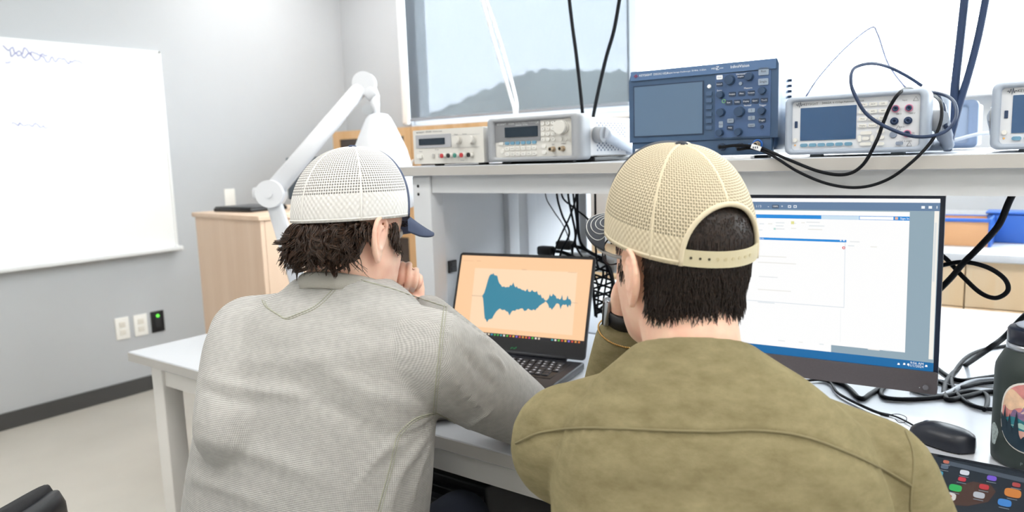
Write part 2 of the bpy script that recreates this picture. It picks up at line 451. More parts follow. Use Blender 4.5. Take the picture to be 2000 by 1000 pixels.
# glass-fronted maple cabinet under the blind
gy = 3.10
gc = tag(empty('glass_cabinet', (-3.71, gy, 0)), 'tall maple cabinet with dark glass doors below the roller blind', 'cabinet')
GW, GH, GD = 1.36, 1.475, 0.50
bd = MB()
bd.span((0, 0.02, 0), (0.02, GD, GH)); bd.span((GW - 0.02, 0.02, 0), (GW, GD, GH)); bd.span((0.02, GD - 0.02, 0.02), (GW - 0.02, GD, GH - 0.02))
bd.span((0.02, 0.02, GH - 0.02), (GW - 0.02, GD, GH)); bd.span((0.02, 0.02, 0), (GW - 0.02, GD, 0.06))
bd.build('carcass', M_maple, gc)
for z in (0.45, 0.885, 1.2):
    MB().span((0.02, 0.04, z), (GW - 0.02, GD - 0.02, z + 0.02)).build('shelf', M_maple, gc)
for i in range(2):
    for (z0, z1) in ((0.06, 0.885), (0.885, GH)):
        x0 = i * GW / 2 + 0.002; x1 = (i + 1) * GW / 2 - 0.002
        d = empty('door', (0, 0, 0)); d.parent = gc
        s = 0.058
        fm = MB(); fm.span((x0, 0, z0), (x0 + s, 0.02, z1)); fm.span((x1 - s, 0, z0), (x1, 0.02, z1)); fm.span((x0 + s, 0, z0), (x1 - s, 0.02, z0 + 0.045)); fm.span((x0 + s, 0, z1 - 0.05), (x1 - s, 0.02, z1))
        fm.build('door_frame', M_maple, d)
        MB().span((x0 + s, 0.008, z0 + 0.045), (x1 - s, 0.012, z1 - 0.05)).build('pane', M_darkglass, d)
        hx = x1 - 0.025 if i == 0 else x0 + 0.025
        MB().tube(spline([(hx, 0, z0 + 0.30), (hx, -0.03, z0 + 0.31), (hx, -0.03, z0 + 0.39), (hx, 0, z0 + 0.40)], 4), 0.005).build('handle', M_al, d)

# base cabinets and counter along the window wall
cy = 3.10
xs = [-1.86, -1.32, -0.78, -0.285, 0.25, 0.79, 1.33, 1.87]
cwhere = ['at the far end behind the cable net', 'behind the laptop', 'behind the tan cap', 'behind the monitor', 'behind the green bottle', 'right of the bottle', 'second from the right end', 'at the right end']
M_mapl2 = wood('glare lightened maple front', '#fbdcb2', '#fde6c6', (10, 10, 0.9))  # maple made lighter, window glare on these fronts put into the colour
for i in range(len(xs) - 1):
    x0, x1 = xs[i], xs[i + 1]
    c = tag(empty('base_cabinet', (x0, cy, 0)), 'maple base cabinet under the window counter, ' + cwhere[i], 'cabinet', 'base cabinets under the window counter')
    w_ = x1 - x0
    MB().span((0.003, 0.024, 0.0), (w_ - 0.003, 0.58, 0.868)).build('body', M_mapl2, c)
    dr = MB().rbox((w_ / 2, 0.012, 0.78), (w_ - 0.004, 0.020, 0.168), 0.002).build('drawer', M_mapl2, c)
    MB().tube(spline([(w_ / 2 - 0.06, 0.0, 0.785), (w_ / 2 - 0.055, -0.028, 0.785), (w_ / 2 + 0.055, -0.028, 0.785), (w_ / 2 + 0.06, 0.0, 0.785)], 4), 0.005).build('handle', M_al, dr)
    d = MB().rbox((w_ / 2, 0.012, 0.39), (w_ - 0.004, 0.020, 0.605), 0.002).build('door', M_mapl2, c)
    MB().tube(spline([(0.06, 0.0, 0.62), (0.06, -0.028, 0.61), (0.06, -0.028, 0.53), (0.06, 0.0, 0.52)], 4), 0.005).build('handle', M_al, d)
M_counter = mat('light grey counter', '#c9ccd2', 0.35, noise=(60, 0.03))
tag(MB().rbox((0.0, cy + 0.275, 0.884), (3.80, 0.65, 0.030), 0.004).build('counter_top', M_counter), 'long light grey counter top under the window', 'counter')
tag(MB().rbox((0.0, YB - 0.012, 0.95), (3.80, 0.02, 0.10), 0.002).build('backsplash', M_counter), 'low grey backsplash strip behind the window counter', 'backsplash')

def open_box(name, label, c, s, m, rz, extra=None):
    e = tag(empty(name, c, rz), label, 'box')
    w_, d_, h_ = s; t = 0.004
    b = MB(); b.span((-w_ / 2, -d_ / 2, 0), (w_ / 2, d_ / 2, t)); b.span((-w_ / 2, -d_ / 2, t), (w_ / 2, -d_ / 2 + t, h_)); b.span((-w_ / 2, d_ / 2 - t, t), (w_ / 2, d_ / 2, h_))
    b.span((-w_ / 2, -d_ / 2 + t, t), (-w_ / 2 + t, d_ / 2 - t, h_)); b.span((w_ / 2 - t, -d_ / 2 + t, t), (w_ / 2, d_ / 2 - t, h_))
    b.build('walls', m, e)
    return e
bx = open_box('cardboard_box', 'tan cardboard box with blue rim on the window counter', (-0.33, 3.33, 0.9005), (0.20, 0.16, 0.10), mat('tan cardboard', '#c9996f', 0.8), 0)
rim = MB(); rim.rbox((0.0, -0.082, 0.098), (0.206, 0.008, 0.014), 0.003); rim.rbox((0.103, 0, 0.05), (0.010, 0.172, 0.11), 0.003); rim.rbox((0.0, 0.082, 0.098), (0.206, 0.008, 0.014), 0.003)
rim.build('rim', mat('blue plastic', '#2f62b8', 0.4), bx)
bb = tag(empty('blue_tray', (-0.18, 3.45, 0.899)), 'small blue plastic tray behind the cardboard box on the window counter', 'tray')
MB().rbox((0, 0, 0.055), (0.14, 0.10, 0.11), 0.006).build('body', MATS['blue plastic'], bb)
MB().rbox((0, 0, 0.116), (0.15, 0.11, 0.010), 0.004).build('lid', MATS['blue plastic'], bb)
ws = tag(empty('paper_stack', (0.16, 3.4, 0.899)), 'low stack of white papers and trays on the window counter', 'papers')
for i in range(4):
    MB().rbox((0.01 * (i % 2), 0.005 * i, 0.012 + 0.024 * i), (0.34, 0.24, 0.022), 0.003, rz=0.04 * ((i % 3) - 1)).build('sheaf', mat('white paper', '#f1f2f4', 0.7), ws)
# ================================================================== benches and racks
M_lam = mat('white laminate', '#c4c7cd', 0.3, noise=(40, 0.01))
M_lamedge = mat('light grey edge band', '#bcb9b5', 0.45)
M_leg = mat('white steel leg', '#e6e3df', 0.4)
M_rack = mat('pale grey steel', '#d2d4d7', 0.45)
BX0, BX1 = -2.20, 1.30
def bench(name, label, y0, y1, mod_y):
    e = tag(empty(name, (BX0, y0, 0)), label, 'bench')
    W = BX1 - BX0; D = y1 - y0
    MB().rbox((W / 2, D / 2, 0.745), (W, D, 0.030), 0.003).build('top', M_lam, e)
    eb = MB().span((0.001, -0.0015, 0.733), (W - 0.001, 0.0, 0.757)); eb.build('edge_band', M_lamedge, e)
    for lx in (0.065, W / 2, W - 0.125):
        for ly in (0.03, D - 0.09):
            MB().rbox((lx + 0.03, ly + 0.03, 0.365), (0.06, 0.06, 0.73), 0.004).build('leg', M_leg, e)
    ap = MB(); ap.span((0.125, 0.04, 0.665), (W - 0.125, 0.06, 0.73)); ap.span((0.125, D - 0.06, 0.665), (W - 0.125, D - 0.04, 0.73))
    ap.span((0.075, 0.09, 0.665), (0.095, D - 0.09, 0.73)); ap.span((W - 0.095, 0.09, 0.665), (W - 0.075, D - 0.09, 0.73))
    ap.build('apron', M_leg, e)
    MB().span((0.125, mod_y - y0, 0.25), (W - 0.125, mod_y - y0 + 0.018, 0.665)).build('modesty_panel', M_rack, e)
    return e
bench('work_bench', 'white laminate work bench that both men sit at', 1.02, 1.87, 1.78)
bench('work_bench', 'white laminate work bench on the far side of the instrument shelf', 1.885, 2.735, 1.96)

M_hole = mat('black bolt hole', '#101216', 0.6)
def rack(name, label, y0, y1, flip):
    e = tag(empty(name, (-1.43, y0, 0.76)), label, 'shelf')
    D = y1 - y0; W = 2.55
    MB().rbox((W / 2 - 0.06, D / 2 - 0.005, 0.503), (W + 0.02, D + 0.01, 0.026), 0.003).build('shelf_board', M_lam, e)
    MB().span((-0.068, -0.0115, 0.492), (W - 0.052, -0.0101, 0.514)).build('edge_band', M_lamedge, e)
    for x in (0.0, W - 0.14):
        for y in (0.006, D - 0.062):
            p = MB().rbox((x + 0.0325, y + 0.026, 0.245), (0.065, 0.052, 0.488), 0.003).build('post', M_rack, e)
            if y < 0.1 and not flip:
                for z in (0.463, 0.441):
                    MB().cyl((x + 0.022, y - 0.0008, z), (x + 0.022, y + 0.004, z), 0.0042, n=14).build('bolt_hole', M_hole, p)
        MB().span((x + 0.028, 0.06, 0.02), (x + 0.046, D - 0.064, 0.488)).build('side_panel', M_rack, e)
    MB().span((0.067, 0.012, 0.445), (W - 0.142, 0.034, 0.4895)).build('front_beam', M_rack, e)
    MB().span((0.067, D - 0.034, 0.437), (W - 0.142, D - 0.012, 0.4895)).build('rear_beam', M_rack, e)
    return e
RY = 1.452
rack1 = rack('instrument_shelf', 'pale grey steel instrument shelf standing on the bench behind the laptop', RY, 1.865, False)
rack('instrument_shelf', 'pale instrument shelf of the far bench, mostly hidden behind the near one', 1.895, 2.30, True)
# outlet on the inside of the end panel
p = atx(882, 520, -1.383)
ro = tag(empty('bench_outlet', (-1.384, p[1], p[2])), 'black power outlet on the end panel beside the laptop', 'outlet')
MB().rbox((0.004, 0, 0), (0.008, 0.032, 0.034), 0.002).build('plate', M_blackp, ro)
for dz in (0.007, -0.007):
    MB().rbox((0.009, 0, dz), (0.003, 0.018, 0.010), 0.001).build('socket', mat('dark socket', '#2b2c30', 0.5), ro)

# black drawer pedestal under the bench
pd = tag(empty('drawer_pedestal', (-1.36, 1.10, 0)), 'black drawer pedestal under the bench between the two men', 'drawers')
MB().rbox((0.215, 0.33, 0.32), (0.43, 0.62, 0.60), 0.006).build('body', M_blackp, pd)
for i, (z0, z1) in enumerate(((0.45, 0.61), (0.25, 0.44), (0.04, 0.24))):
    d = MB().rbox((0.215, 0.008, (z0 + z1) / 2), (0.42, 0.02, z1 - z0 - 0.012), 0.003).build('drawer', mat('satin black front', '#1c1d21', 0.3), pd)
    MB().rbox((0.215, -0.012, z1 - 0.03), (0.40, 0.022, 0.014), 0.004).build('handle', mat('dark grey handle', '#33353b', 0.35), d)
MB().span((0.02, 0.05, 0), (0.41, 0.60, 0.021)).build('plinth', M_blackp, pd)

# ------------------------------------------------------------------ white articulated lamp
M_lampw = mat('glossy white lamp', '#dfe1e6', 0.25)
M_steel = mat('brushed steel', '#b9bcc2', 0.3, 0.9)
E0 = Vector(att(530, 378, 2.28)); T0 = Vector(att(712, 163, 2.36)); G0 = Vector(att(733, 214, 2.36)); B0 = Vector((-1.99, 1.50, 0.76))
lamp = tag(empty('arm_lamp', B0), 'white jointed arm lamp with bell shade clamped to the bench', 'lamp')
rel = lambda v: Vector(v) - B0
def flat_arm(a, b, w0, w1, t):
    """rounded flat bar between two points, wide in the plane of the arm"""
    a = Vector(a); b = Vector(b); d = (b - a).normalized()
    side = Vector((CF[0], CF[1], 0)).normalized(); side = (side - d * side.dot(d)).normalized(); up = d.cross(side)
    rings = []
    for f_, w_ in ((0, w0), (0.5, (w0 + w1) / 2), (1, w1)):
        c = a + (b - a) * f_; ring = []
        for k in range(20):
            q = 2 * PI * k / 20; cx, cy_ = math.cos(q), math.sin(q)
            ring.append(c + up * (w_ / 2 * math.copysign(abs(cx) ** 0.6, cx)) + side * (t / 2 * math.copysign(abs(cy_) ** 0.6, cy_)))
        rings.append(ring)
    return MB().loft(rings)
lowbase = Vector((B0.x + 0.0, B0.y, 0.84))
MB().cyl((0, 0, 0), (0, 0, 0.025), 0.055, 0.05, 28).cyl((0, 0, 0.025), (0, 0, 0.10), 0.022, n=20).build('clamp_base', M_lampw, lamp)
flat_arm(rel(lowbase), rel(E0), 0.052, 0.046, 0.034).build('lower_arm', M_lampw, lamp)
flat_arm(rel(E0), rel(T0), 0.060, 0.048, 0.036).build('upper_arm', M_lampw, lamp)
sd = Vector((CF[0], CF[1], 0)).normalized()
def joint(c, r, t, name):
    c = rel(c); j = MB().cyl(c - sd * t / 2, c + sd * t / 2, r, n=28)
    return j.build(name, M_lampw, lamp)
ej = joint(E0, 0.042, 0.052, 'elbow_joint')
MB().cyl(rel(E0) - sd * 0.030, rel(E0) - sd * 0.0255, 0.012, n=16).build('pivot_cap', M_lampw, ej)
rt = Vector((CR[0], CR[1], 0)).normalized()
flat_arm(rel(E0 - rt * 0.052 + Vector((0, 0, 0.003))), rel(E0), 0.036, 0.06, 0.04).build('elbow_cover', M_lampw, lamp)
tj = joint(T0, 0.036, 0.044, 'head_joint')
flat_arm(rel(T0), rel(G0 + Vector((0, 0, 0.035))), 0.06, 0.036, 0.036).build('head_bracket', M_lampw, lamp)
kb = MB().cyl(rel(G0 - rt * 0.022) - sd * 0.016, rel(G0 - rt * 0.022) + sd * 0.016, 0.017, n=20); kb.build('swivel_knob', M_steel, lamp)
MB().cyl(rel(G0 + Vector((0, 0, 0.04))), rel(G0 - Vector((0, 0, 0.02))), 0.016, 0.013, n=18).build('swivel_stem', M_lampw, lamp)
SH = G0 + Vector((0.008, 0.004, -0.012))
prof = [(0.014, 0.0), (0.030, -0.004), (0.040, -0.016), (0.052, -0.040), (0.068, -0.075), (0.085, -0.115), (0.098, -0.165), (0.104, -0.215), (0.103, -0.262), (0.097, -0.30), (0.094, -0.302), (0.100, -0.262), (0.100, -0.215), (0.09, -0.15), (0.06, -0.07), (0.0, -0.03)]
MB().lathe(prof, rel(SH), n=40).build('lamp_shade', M_lampw, lamp)
MB().lathe([(0.0, -0.06), (0.018, -0.065), (0.022, -0.10), (0.03, -0.14), (0.026, -0.17), (0.0, -0.18)], rel(SH), n=20).build('bulb', mat('bulb glass', '#f8f6f0', 0.3), lamp)

# ------------------------------------------------------------------ chairs
M_fab = mat('black chair fabric', '#202125', 0.9, bump=(900, 0.5))
M_chp = mat('black chair plastic', '#2a2c30', 0.45)
def chair(loc, rz, label, seat=0.44, backtop=0.74, backw=0.42):
    """facing local +y"""
    c = tag(empty('task_chair', loc, rz), label, 'chair')
    st = MB().rbox((0, 0.0, seat - 0.04), (0.47, 0.45, 0.08), 0.034, 4); st.build('seat', M_fab, c)
    rings = []
    for i in range(9):
        f_ = i / 8; z = seat + 0.10 + (backtop - seat - 0.10) * f_
        w_ = backw * (0.80 + 0.20 * math.sin(PI * min(1, f_ * 0.9 + 0.15))) * (1.0 if f_ < 0.9 else 0.90)
        y0 = -0.225 - 0.07 * f_
        ring = []
        for k in range(28):
            q = 2 * PI * k / 28; cx, cy_ = math.cos(q), math.sin(q)
            x = w_ / 2 * math.copysign(abs(cx) ** 0.7, cx)
            y = 0.019 * math.copysign(abs(cy_) ** 0.8, cy_) + 0.9 * x * x
            ring.append((x, y0 + y, z))
        rings.append(ring)
    bk = MB().loft(rings).build('backrest', M_fab, c)
    shell = [[(p[0] * 0.98, p[1] - 0.022, p[2] - 0.006) for p in r] for r in rings]
    MB().loft(shell).build('back_shell', M_chp, c)
    MB().tube(spline([(0, -0.05, seat - 0.09), (0, -0.20, seat - 0.09), (0, -0.275, seat + 0.02), (0, -0.29, seat + 0.2)], 6), 0.020).build('back_bar', M_chp, c)
    MB().cyl((0, 0, 0.09), (0, 0, seat - 0.07), 0.028, 0.022).build('gas_column', M_chp, c)
    for k in range(5):
        a = 2 * PI * k / 5 + 0.3
        l = MB().tube([(0, 0, 0.11), (0.15 * math.cos(a), 0.15 * math.sin(a), 0.095), (0.29 * math.cos(a), 0.29 * math.sin(a), 0.07)], [0.028, 0.022, 0.016]).build('leg', M_chp, c)
        x, y = 0.29 * math.cos(a), 0.29 * math.sin(a)
        MB().cyl((x - 0.02 * math.sin(a), y + 0.02 * math.cos(a), 0.029), (x + 0.02 * math.sin(a), y - 0.02 * math.cos(a), 0.029), 0.029, n=18).build('caster', M_blackp, l)
    return c
# ================================================================== bench instruments (local frame: x right, y depth, z up; face at y=0)
SHELF = 0.76 + 0.516
M_case = mat('warm white instrument case', '#e9e9ea', 0.4)
M_face = mat('ivory instrument face', '#dcdad5', 0.45)
M_bump = mat('grey rubber bumper', '#a2a5aa', 0.55)
M_bumpb = mat('blue grey rubber bumper', '#a9b3c2', 0.55)
M_lcd = mat('dark lcd', '#27333f', 0.15)
M_lcdb = mat('dusk blue lcd', '#33567f', 0.12)
M_btn = mat('white rubber key', '#e9e8e4', 0.5)
M_btnblue = mat('steel blue key', '#6d9cb8', 0.5)
M_greyp = mat('grey panel print', '#9a9b9e', 0.5)
M_lab = mat('dark grey lettering', '#55585e', 0.6)
M_labw = mat('white lettering', '#f2f5fa', 0.6)
M_knob = mat('ivory knob', '#dedcd7', 0.4)
M_red = mat('red jack', '#c6343a', 0.35)
M_greenj = mat('teal jack', '#3f8f80', 0.4)
M_scope = mat('glare blued scope plastic', '#3d5777', 0.42)  # dark slate plastic, with bluish window glare lightened into its colour
M_scope2 = mat('lighter slate scope trim', '#55729a', 0.42)
M_scoped = mat('dark slate key', '#2a3d58', 0.4)
M_scopek = mat('dark slate knob', '#324a69', 0.4)
M_gkey = mat('grey key', '#94a3b6', 0.45)
M_brass = mat('nickel connector', '#c9b79e', 0.3, 0.85)
M_pink = mat('pink jack ring', '#d98aa8', 0.5)
M_navy = mat('navy jack', '#2d4163', 0.35)

class Face:
    def __init__(self, e, W, H, x0=0.0, z0=0.0): self.e, self.W, self.H, self.x0, self.z0 = e, W, H, x0, z0
    def p(self, u, v, y=0.0): return (self.x0 + u * self.W, y, self.z0 + (1 - v) * self.H)
    def rect(self, name, m, u0, v0, u1, v1, t=0.002, y=0.0, r=0.001, parent=None):
        a = self.p(u0, v0); b = self.p(u1, v1)
        return MB().rplate(((a[0] + b[0]) / 2, y - t / 2, (a[2] + b[2]) / 2), (b[0] - a[0], a[2] - b[2], t), r).build(name, m, parent or self.e)
    def key(self, m, u, v, w, h, r=None, t=0.003, name='key'):
        c = self.p(u, v)
        k = MB().rplate((c[0], -t / 2, c[2]), (w, h, t), r if r is not None else min(w, h) * 0.3)
        return k.build(name, m, self.e)
    def knob(self, m, u, v, r, t=0.012, name='knob', taper=0.85):
        c = self.p(u, v)
        k = MB().cyl((c[0], 0, c[2]), (c[0], -t * 0.25, c[2]), r, r, 24).cyl((c[0], -t * 0.25, c[2]), (c[0], -t, c[2]), r * 0.9, r * taper, 24)
        return k.build(name, m, self.e)
    def ring(self, m, u, v, r0, r1, t=0.004, name='jack'):
        c = self.p(u, v)
        M = Matrix.Translation(c) @ Matrix.Rotation(PI / 2, 4, 'X')
        return MB().lathe([(r1, 0), (r0, 0.0), (r0, t), (r1, t), (r1, t * 0.3), (0.0001, t * 0.3)], n=20, M=M).build(name, m, self.e)
    def txt(self, s, size, m, u, v, align='LEFT', sx=1.0, y=-0.0006):
        return text(s, size, 'lettering', m, self.e, self.p(u, v, y), align=align, sx=sx)

def rounded_rect(w, h, r, n=5):
    pts = []
    for cx, cz, a0 in ((w / 2 - r, h / 2 - r, 0), (-w / 2 + r, h / 2 - r, 90), (-w / 2 + r, -h / 2 + r, 180), (w / 2 - r, -h / 2 + r, 270)):
        for k in range(n + 1):
            a = math.radians(a0 + 90 * k / n); pts.append((cx + r * math.cos(a), cz + r * math.sin(a)))
    return pts
def frame_loft(W, H, w, h, depth, r, proud, m, name, e, cx, cz):
    """rubber bumper: outer rounded frame around an inner opening"""
    def ring(a, b_, rr, y, dz=0.0): return [(cx + p[0], y, cz + p[1] + dz) for p in rounded_rect(a, b_, rr)]
    rings = [ring(w, h, r * 0.5, 0.004), ring(w, h, r * 0.5, -proud * 0.6), ring(w + 0.006, h + 0.005, r * 0.6, -proud), ring(W - 0.008, H - 0.006, r, -proud), ring(W, H, r, -proud * 0.4), ring(W, H, r, depth), ring(w, h, r * 0.5, depth)]
    return MB().loft(rings, cap=False).build(name, m, e)
def zigzag(e, m, c, w, h, name='logo'):
    xs = [0, .12, .22, .36, .48, .62, .74, .88, 1.0]; ys = [0, .25, -.45, .8, -1.0, 1.0, -.5, .25, 0]
    return MB().tube([(c[0] + (x - .5) * w, c[1] - 0.0006, c[2] + y * h / 2) for x, y in zip(xs, ys)], w * 0.045, 4).build(name, m, e)

def place(px, py, Y, name, label, cat, yaw=0.0, z=SHELF):
    p = aty(px, py, Y)
    return tag(empty(name, (p[0], Y, z), yaw), label, cat)
def wid(px0, px1, py, Y): return aty(px1, py, Y)[0] - aty(px0, py, Y)[0]

# ---- power supply
PY = 1.462
e = place(811, 300, PY, 'power_supply', 'pale grey bench power supply at the left end of the shelf', 'power supply')
W = wid(811, 948, 290, PY); H = 0.089; Z0 = 0.006
MB().rbox((W / 2, 0.13, Z0 + H / 2), (W, 0.25, H), 0.003).build('case', M_case, e)
MB().rplate((W / 2, 0.0, Z0 + H / 2), (W, H, 0.010), 0.003).build('front_panel', M_face, e)
for fx in (0.06, W - 0.03):
    for fy in (0.03, 0.22): MB().rbox((fx, fy, 0.003), (0.024, 0.016, 0.006), 0.002).build('foot', M_blackp, e)
fc = Face(e, W, H, 0, Z0); fc2 = fc
def onface(f): # shift every later element to the panel front
    f.e = empty('controls', (0, -0.005, 0)); f.e.parent = e; return f
F = onface(fc)
F.rect('display_panel', mat('mid grey display surround', '#b0b2b8', 0.5), 0.045, 0.145, 0.56, 0.53)
F.rect('display', M_lcd, 0.095, 0.255, 0.475, 0.445, t=0.0032)
F.knob(M_knob, 0.665, 0.34, 0.0115, 0.016); F.knob(M_knob, 0.86, 0.345, 0.0115, 0.016)
F.key(M_btn, 0.10, 0.765, 0.017, 0.010, name='power_switch', t=0.006)
F.key(mat('pale grey key', '#b7b5b2', 0.5), 0.30, 0.77, 0.007, 0.011); F.key(MATS['pale grey key'], 0.385, 0.77, 0.007, 0.011)
for u, m in zip((0.455, 0.548, 0.64, 0.732, 0.828), (M_red, M_blackp, M_greenj, M_red, M_blackp)):
    c = F.p(u, 0.775)
    MB().cyl((c[0] + 0.004, 0, c[2]), (c[0] + 0.001, -0.010, c[2]), 0.0065, n=16).build('binding_post', M_knob, F.e)
    MB().cyl((c[0] + 0.001, -0.010, c[2]), (c[0], -0.014, c[2]), 0.0058, n=16).cyl((c[0], -0.0141, c[2]), (c[0], -0.0143, c[2]), 0.002, n=10).build('jack', m, F.e)
F.txt('KEYSIGHT', 0.0062, M_lab, 0.055, 0.07); F.txt('E3640A', 0.0062, M_lab, 0.20, 0.06); F.txt('DC Power Supply', 0.0045, M_lab, 0.30, 0.06)
F.txt('Power', 0.0045, M_lab, 0.085, 0.63); F.txt('Output', 0.0045, M_lab, 0.32, 0.59); F.txt('Voltage            Current', 0.0045, M_lab, 0.60, 0.18)
F.rect('print_line', M_greyp, 0.57, 0.20, 0.95, 0.206, t=0.0006, r=0.0001); F.rect('print_line', M_greyp, 0.57, 0.555, 0.95, 0.560, t=0.0006, r=0.0001)
F.txt('-    +    Output', 0.0045, M_lab, 0.62, 0.92)

# ---- function generator
PY = 1.462
e = place(959, 300, PY, 'function_generator', 'grey function generator with perforated white case on the shelf', 'function generator')
W = wid(959, 1139, 270, PY); H = 0.106; Z0 = 0.006; cx, cz = W / 2, Z0 + H / 2
iw = W * 0.84; ih = H * 0.80
frame_loft(W, H, iw, ih, 0.042, 0.010, 0.010, M_bump, 'front_bumper', e, cx - 0.004, cz)
MB().rplate((cx - 0.004, 0.001, cz), (iw + 0.002, ih + 0.002, 0.006), 0.002).build('front_panel', M_face, e)
bw = W - 0.022; bh = H - 0.016; bd = 0.24
MB().rbox((cx, 0.04 + bd / 2, cz), (bw, bd, bh), 0.003).build('case', M_case, e)
holes = MB()
for i in range(17):
    for j in range(13):
        if (i + j) % 2: continue
        y = 0.085 + i * 0.0085; z = cz - 0.032 + j * 0.0053
        holes.cyl((cx + bw / 2 - 0.001, y, z), (cx + bw / 2 + 0.0004, y, z), 0.0026, n=8)
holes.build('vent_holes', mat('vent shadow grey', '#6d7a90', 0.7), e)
MB().rbox((cx, 0.17, 0.006), (bw, 0.20, 0.012), 0.003).build('foot_rail', M_blackp, e)
for fx in (0.04, W - 0.05): MB().rbox((fx, 0.02, 0.003), (0.03, 0.02, 0.006), 0.002).build('foot', M_blackp, e)
def carry_handle(e, W, pivots, m, ang, ln, zc, y0=0.075):
    h = empty('carry_handle', (0, 0, 0)); h.parent = e
    end = []
    for s, x in ((-1, 0.008), (1, W - 0.008)):
        MB().cyl((x, y0, zc), (x + s * (0.020 if s > 0 else 0.013), y0, zc), 0.019, 0.018, 24).build('pivot', M_bump, h)
        s2 = s if s > 0 else s * 0.2; a = (x + s2 * 0.014, y0 + 0.006, zc + 0.004); b_ = (x + s2 * 0.016, y0 + ln * math.cos(ang), zc - ln * math.sin(ang))
        MB().tube(spline([a, [(a[i] + b_[i]) / 2 for i in range(3)], b_], 4), [0.016] * 3 + [0.0145] * 3 + [0.012] * 3, 10).build('handle_arm', m, h)
        end.append(b_)
    MB().cyl(end[0], end[1], 0.010, n=12).build('grip', m, h)
M_hdl = mat('pale blue grey handle', '#ccd3de', 0.4)
carry_handle(e, W, None, M_hdl, math.radians(14), 0.165, cz + 0.004)
F = Face(e, iw, ih, cx - 0.004 - iw / 2, cz - ih / 2); F.e = empty('controls', (0, -0.0021, 0)); F.e.parent = e
F.rect('display_panel', mat('dark grey display surround', '#85868a', 0.5), 0.0, 0.0, 0.605, 0.565, t=0.0015)
F.rect('display', M_lcd, 0.14, 0.15, 0.575, 0.435, t=0.003)
for u in (0.165, 0.237, 0.309, 0.381, 0.453, 0.525):
    F.key(M_btnblue, u, 0.60, 0.0125, 0.0075, 0.0036)
    F.key(M_btn, u, 0.745, 0.0115, 0.0090, 0.002); F.key(M_btn, u, 0.905, 0.0115, 0.0085, 0.002)
F.key(M_btn, 0.085, 0.60, 0.0125, 0.007); F.key(M_btn, 0.095, 0.82, 0.009, 0.011, 0.004, name='power_button')
for u in (0.64, 0.705, 0.77):
    for v in (0.10, 0.245, 0.39, 0.535): F.key(M_btn, u, v, 0.0098, 0.0082, 0.003)
F.knob(M_knob, 0.885, 0.23, 0.0165, 0.018, taper=0.95)
F.key(M_knob, 0.86, 0.55, 0.009, 0.009, 0.004); F.key(M_knob, 0.92, 0.55, 0.009, 0.009, 0.004)
F.key(M_btn, 0.65, 0.72, 0.012, 0.009, 0.004); F.key(M_btn, 0.65, 0.885, 0.012, 0.009, 0.004)
def bnc(F, u, v, m=None, r=0.0062):
    c = F.p(u, v)
    o = MB().cyl((c[0], 0, c[2]), (c[0], -0.004, c[2]), r, n=18).cyl((c[0], -0.004, c[2]), (c[0], -0.016, c[2]), r * 0.82, n=18).cyl((c[0] - r, -0.011, c[2]), (c[0] + r, -0.011, c[2]), 0.0013, n=8)
    o.build('bnc_connector', m or M_brass, F.e)
    MB().cyl((c[0], -0.0161, c[2]), (c[0], -0.0163, c[2]), r * 0.55, n=14).build('bnc_core', M_blackp, F.e)
bnc(F, 0.765, 0.81); bnc(F, 0.885, 0.805)
F.txt('KEYSIGHT', 0.0062, M_labw, 0.035, 0.055, y=-0.0022); F.txt('33220A', 0.0058, M_labw, 0.19, 0.055, y=-0.0022); F.txt('Function / Arbitrary Waveform', 0.0045, M_labw, 0.285, 0.045, y=-0.0022); F.txt('Generator  20 MHz', 0.0045, M_labw, 0.285, 0.10, y=-0.0022); F.txt('LXI', 0.007, M_labw, 0.55, 0.06, y=-0.0022)
F.txt('Sync', 0.0045, M_lab, 0.745, 0.68); F.txt('Output', 0.0045, M_lab, 0.86, 0.67)
for u, s in zip((0.165, 0.237, 0.309, 0.381, 0.453, 0.525), ('Sine', 'Square', 'Ramp', 'Pulse', 'Noise', 'Arb')):
    F.txt(s, 0.0035, M_lab, u, 0.745, 'CENTER', y=-0.0032)
for u, s in zip((0.165, 0.237, 0.309, 0.381, 0.453, 0.525), ('Mod', 'Sweep', 'Burst', 'Store', 'Utility', 'Help')):
    F.txt(s, 0.0035, M_lab, u, 0.905, 'CENTER', y=-0.0032)
for i, (u, v) in enumerate([(u, v) for v in (0.10, 0.245, 0.39, 0.535) for u in (0.64, 0.705, 0.77)]):
    F.txt('789456123.0-'[i] if i < 9 else ('0', '.', '+/-')[i - 9], 0.0048, M_lab, u, v, 'CENTER', y=-0.0032)

# ---- oscilloscope
PY = 1.49
e = place(1233, 300, PY, 'oscilloscope', 'dark slate oscilloscope with many knobs in the middle of the shelf', 'oscilloscope', math.radians(2.5))
W = 0.318; H = 0.186; Z0 = 0.006
bd = MB().rbox((W / 2, 0.075, Z0 + H / 2), (W - 0.012, 0.13, H - 0.02), 0.012); bd.build('case', M_scope, e)
pts = [(0.0, 0.034), (0.0, H - 0.022), (0.006, H), (W - 0.004, H), (W, H - 0.01), (W, 0.034)]
MB().prism([(x, z + Z0) for x, z in pts], 0.016).build('front_bezel', M_scope, e)
low = MB().rbox((W / 2 - 0.004, 0.004, Z0 + 0.018), (W - 0.016, 0.018, 0.034), 0.003); low.build('lower_panel', M_scope, e)
for fx in (0.04, W - 0.04): MB().rbox((fx, 0.03, 0.003), (0.03, 0.03, 0.006), 0.002).build('foot', M_blackp, e)
vent = MB()
for i in range(8): vent.span((W - 0.006, 0.09, Z0 + 0.07 + i * 0.011), (W + 0.0005, 0.096, Z0 + 0.075 + i * 0.011))
vent.build('vent_slots', M_scoped, e)
F = Face(e, W, H, 0, Z0); F.e = empty('controls', (0, -0.0082, 0)); F.e.parent = e
F.rect('top_strip', M_scope2, 0.018, 0.005, 0.985, 0.105, t=0.003)
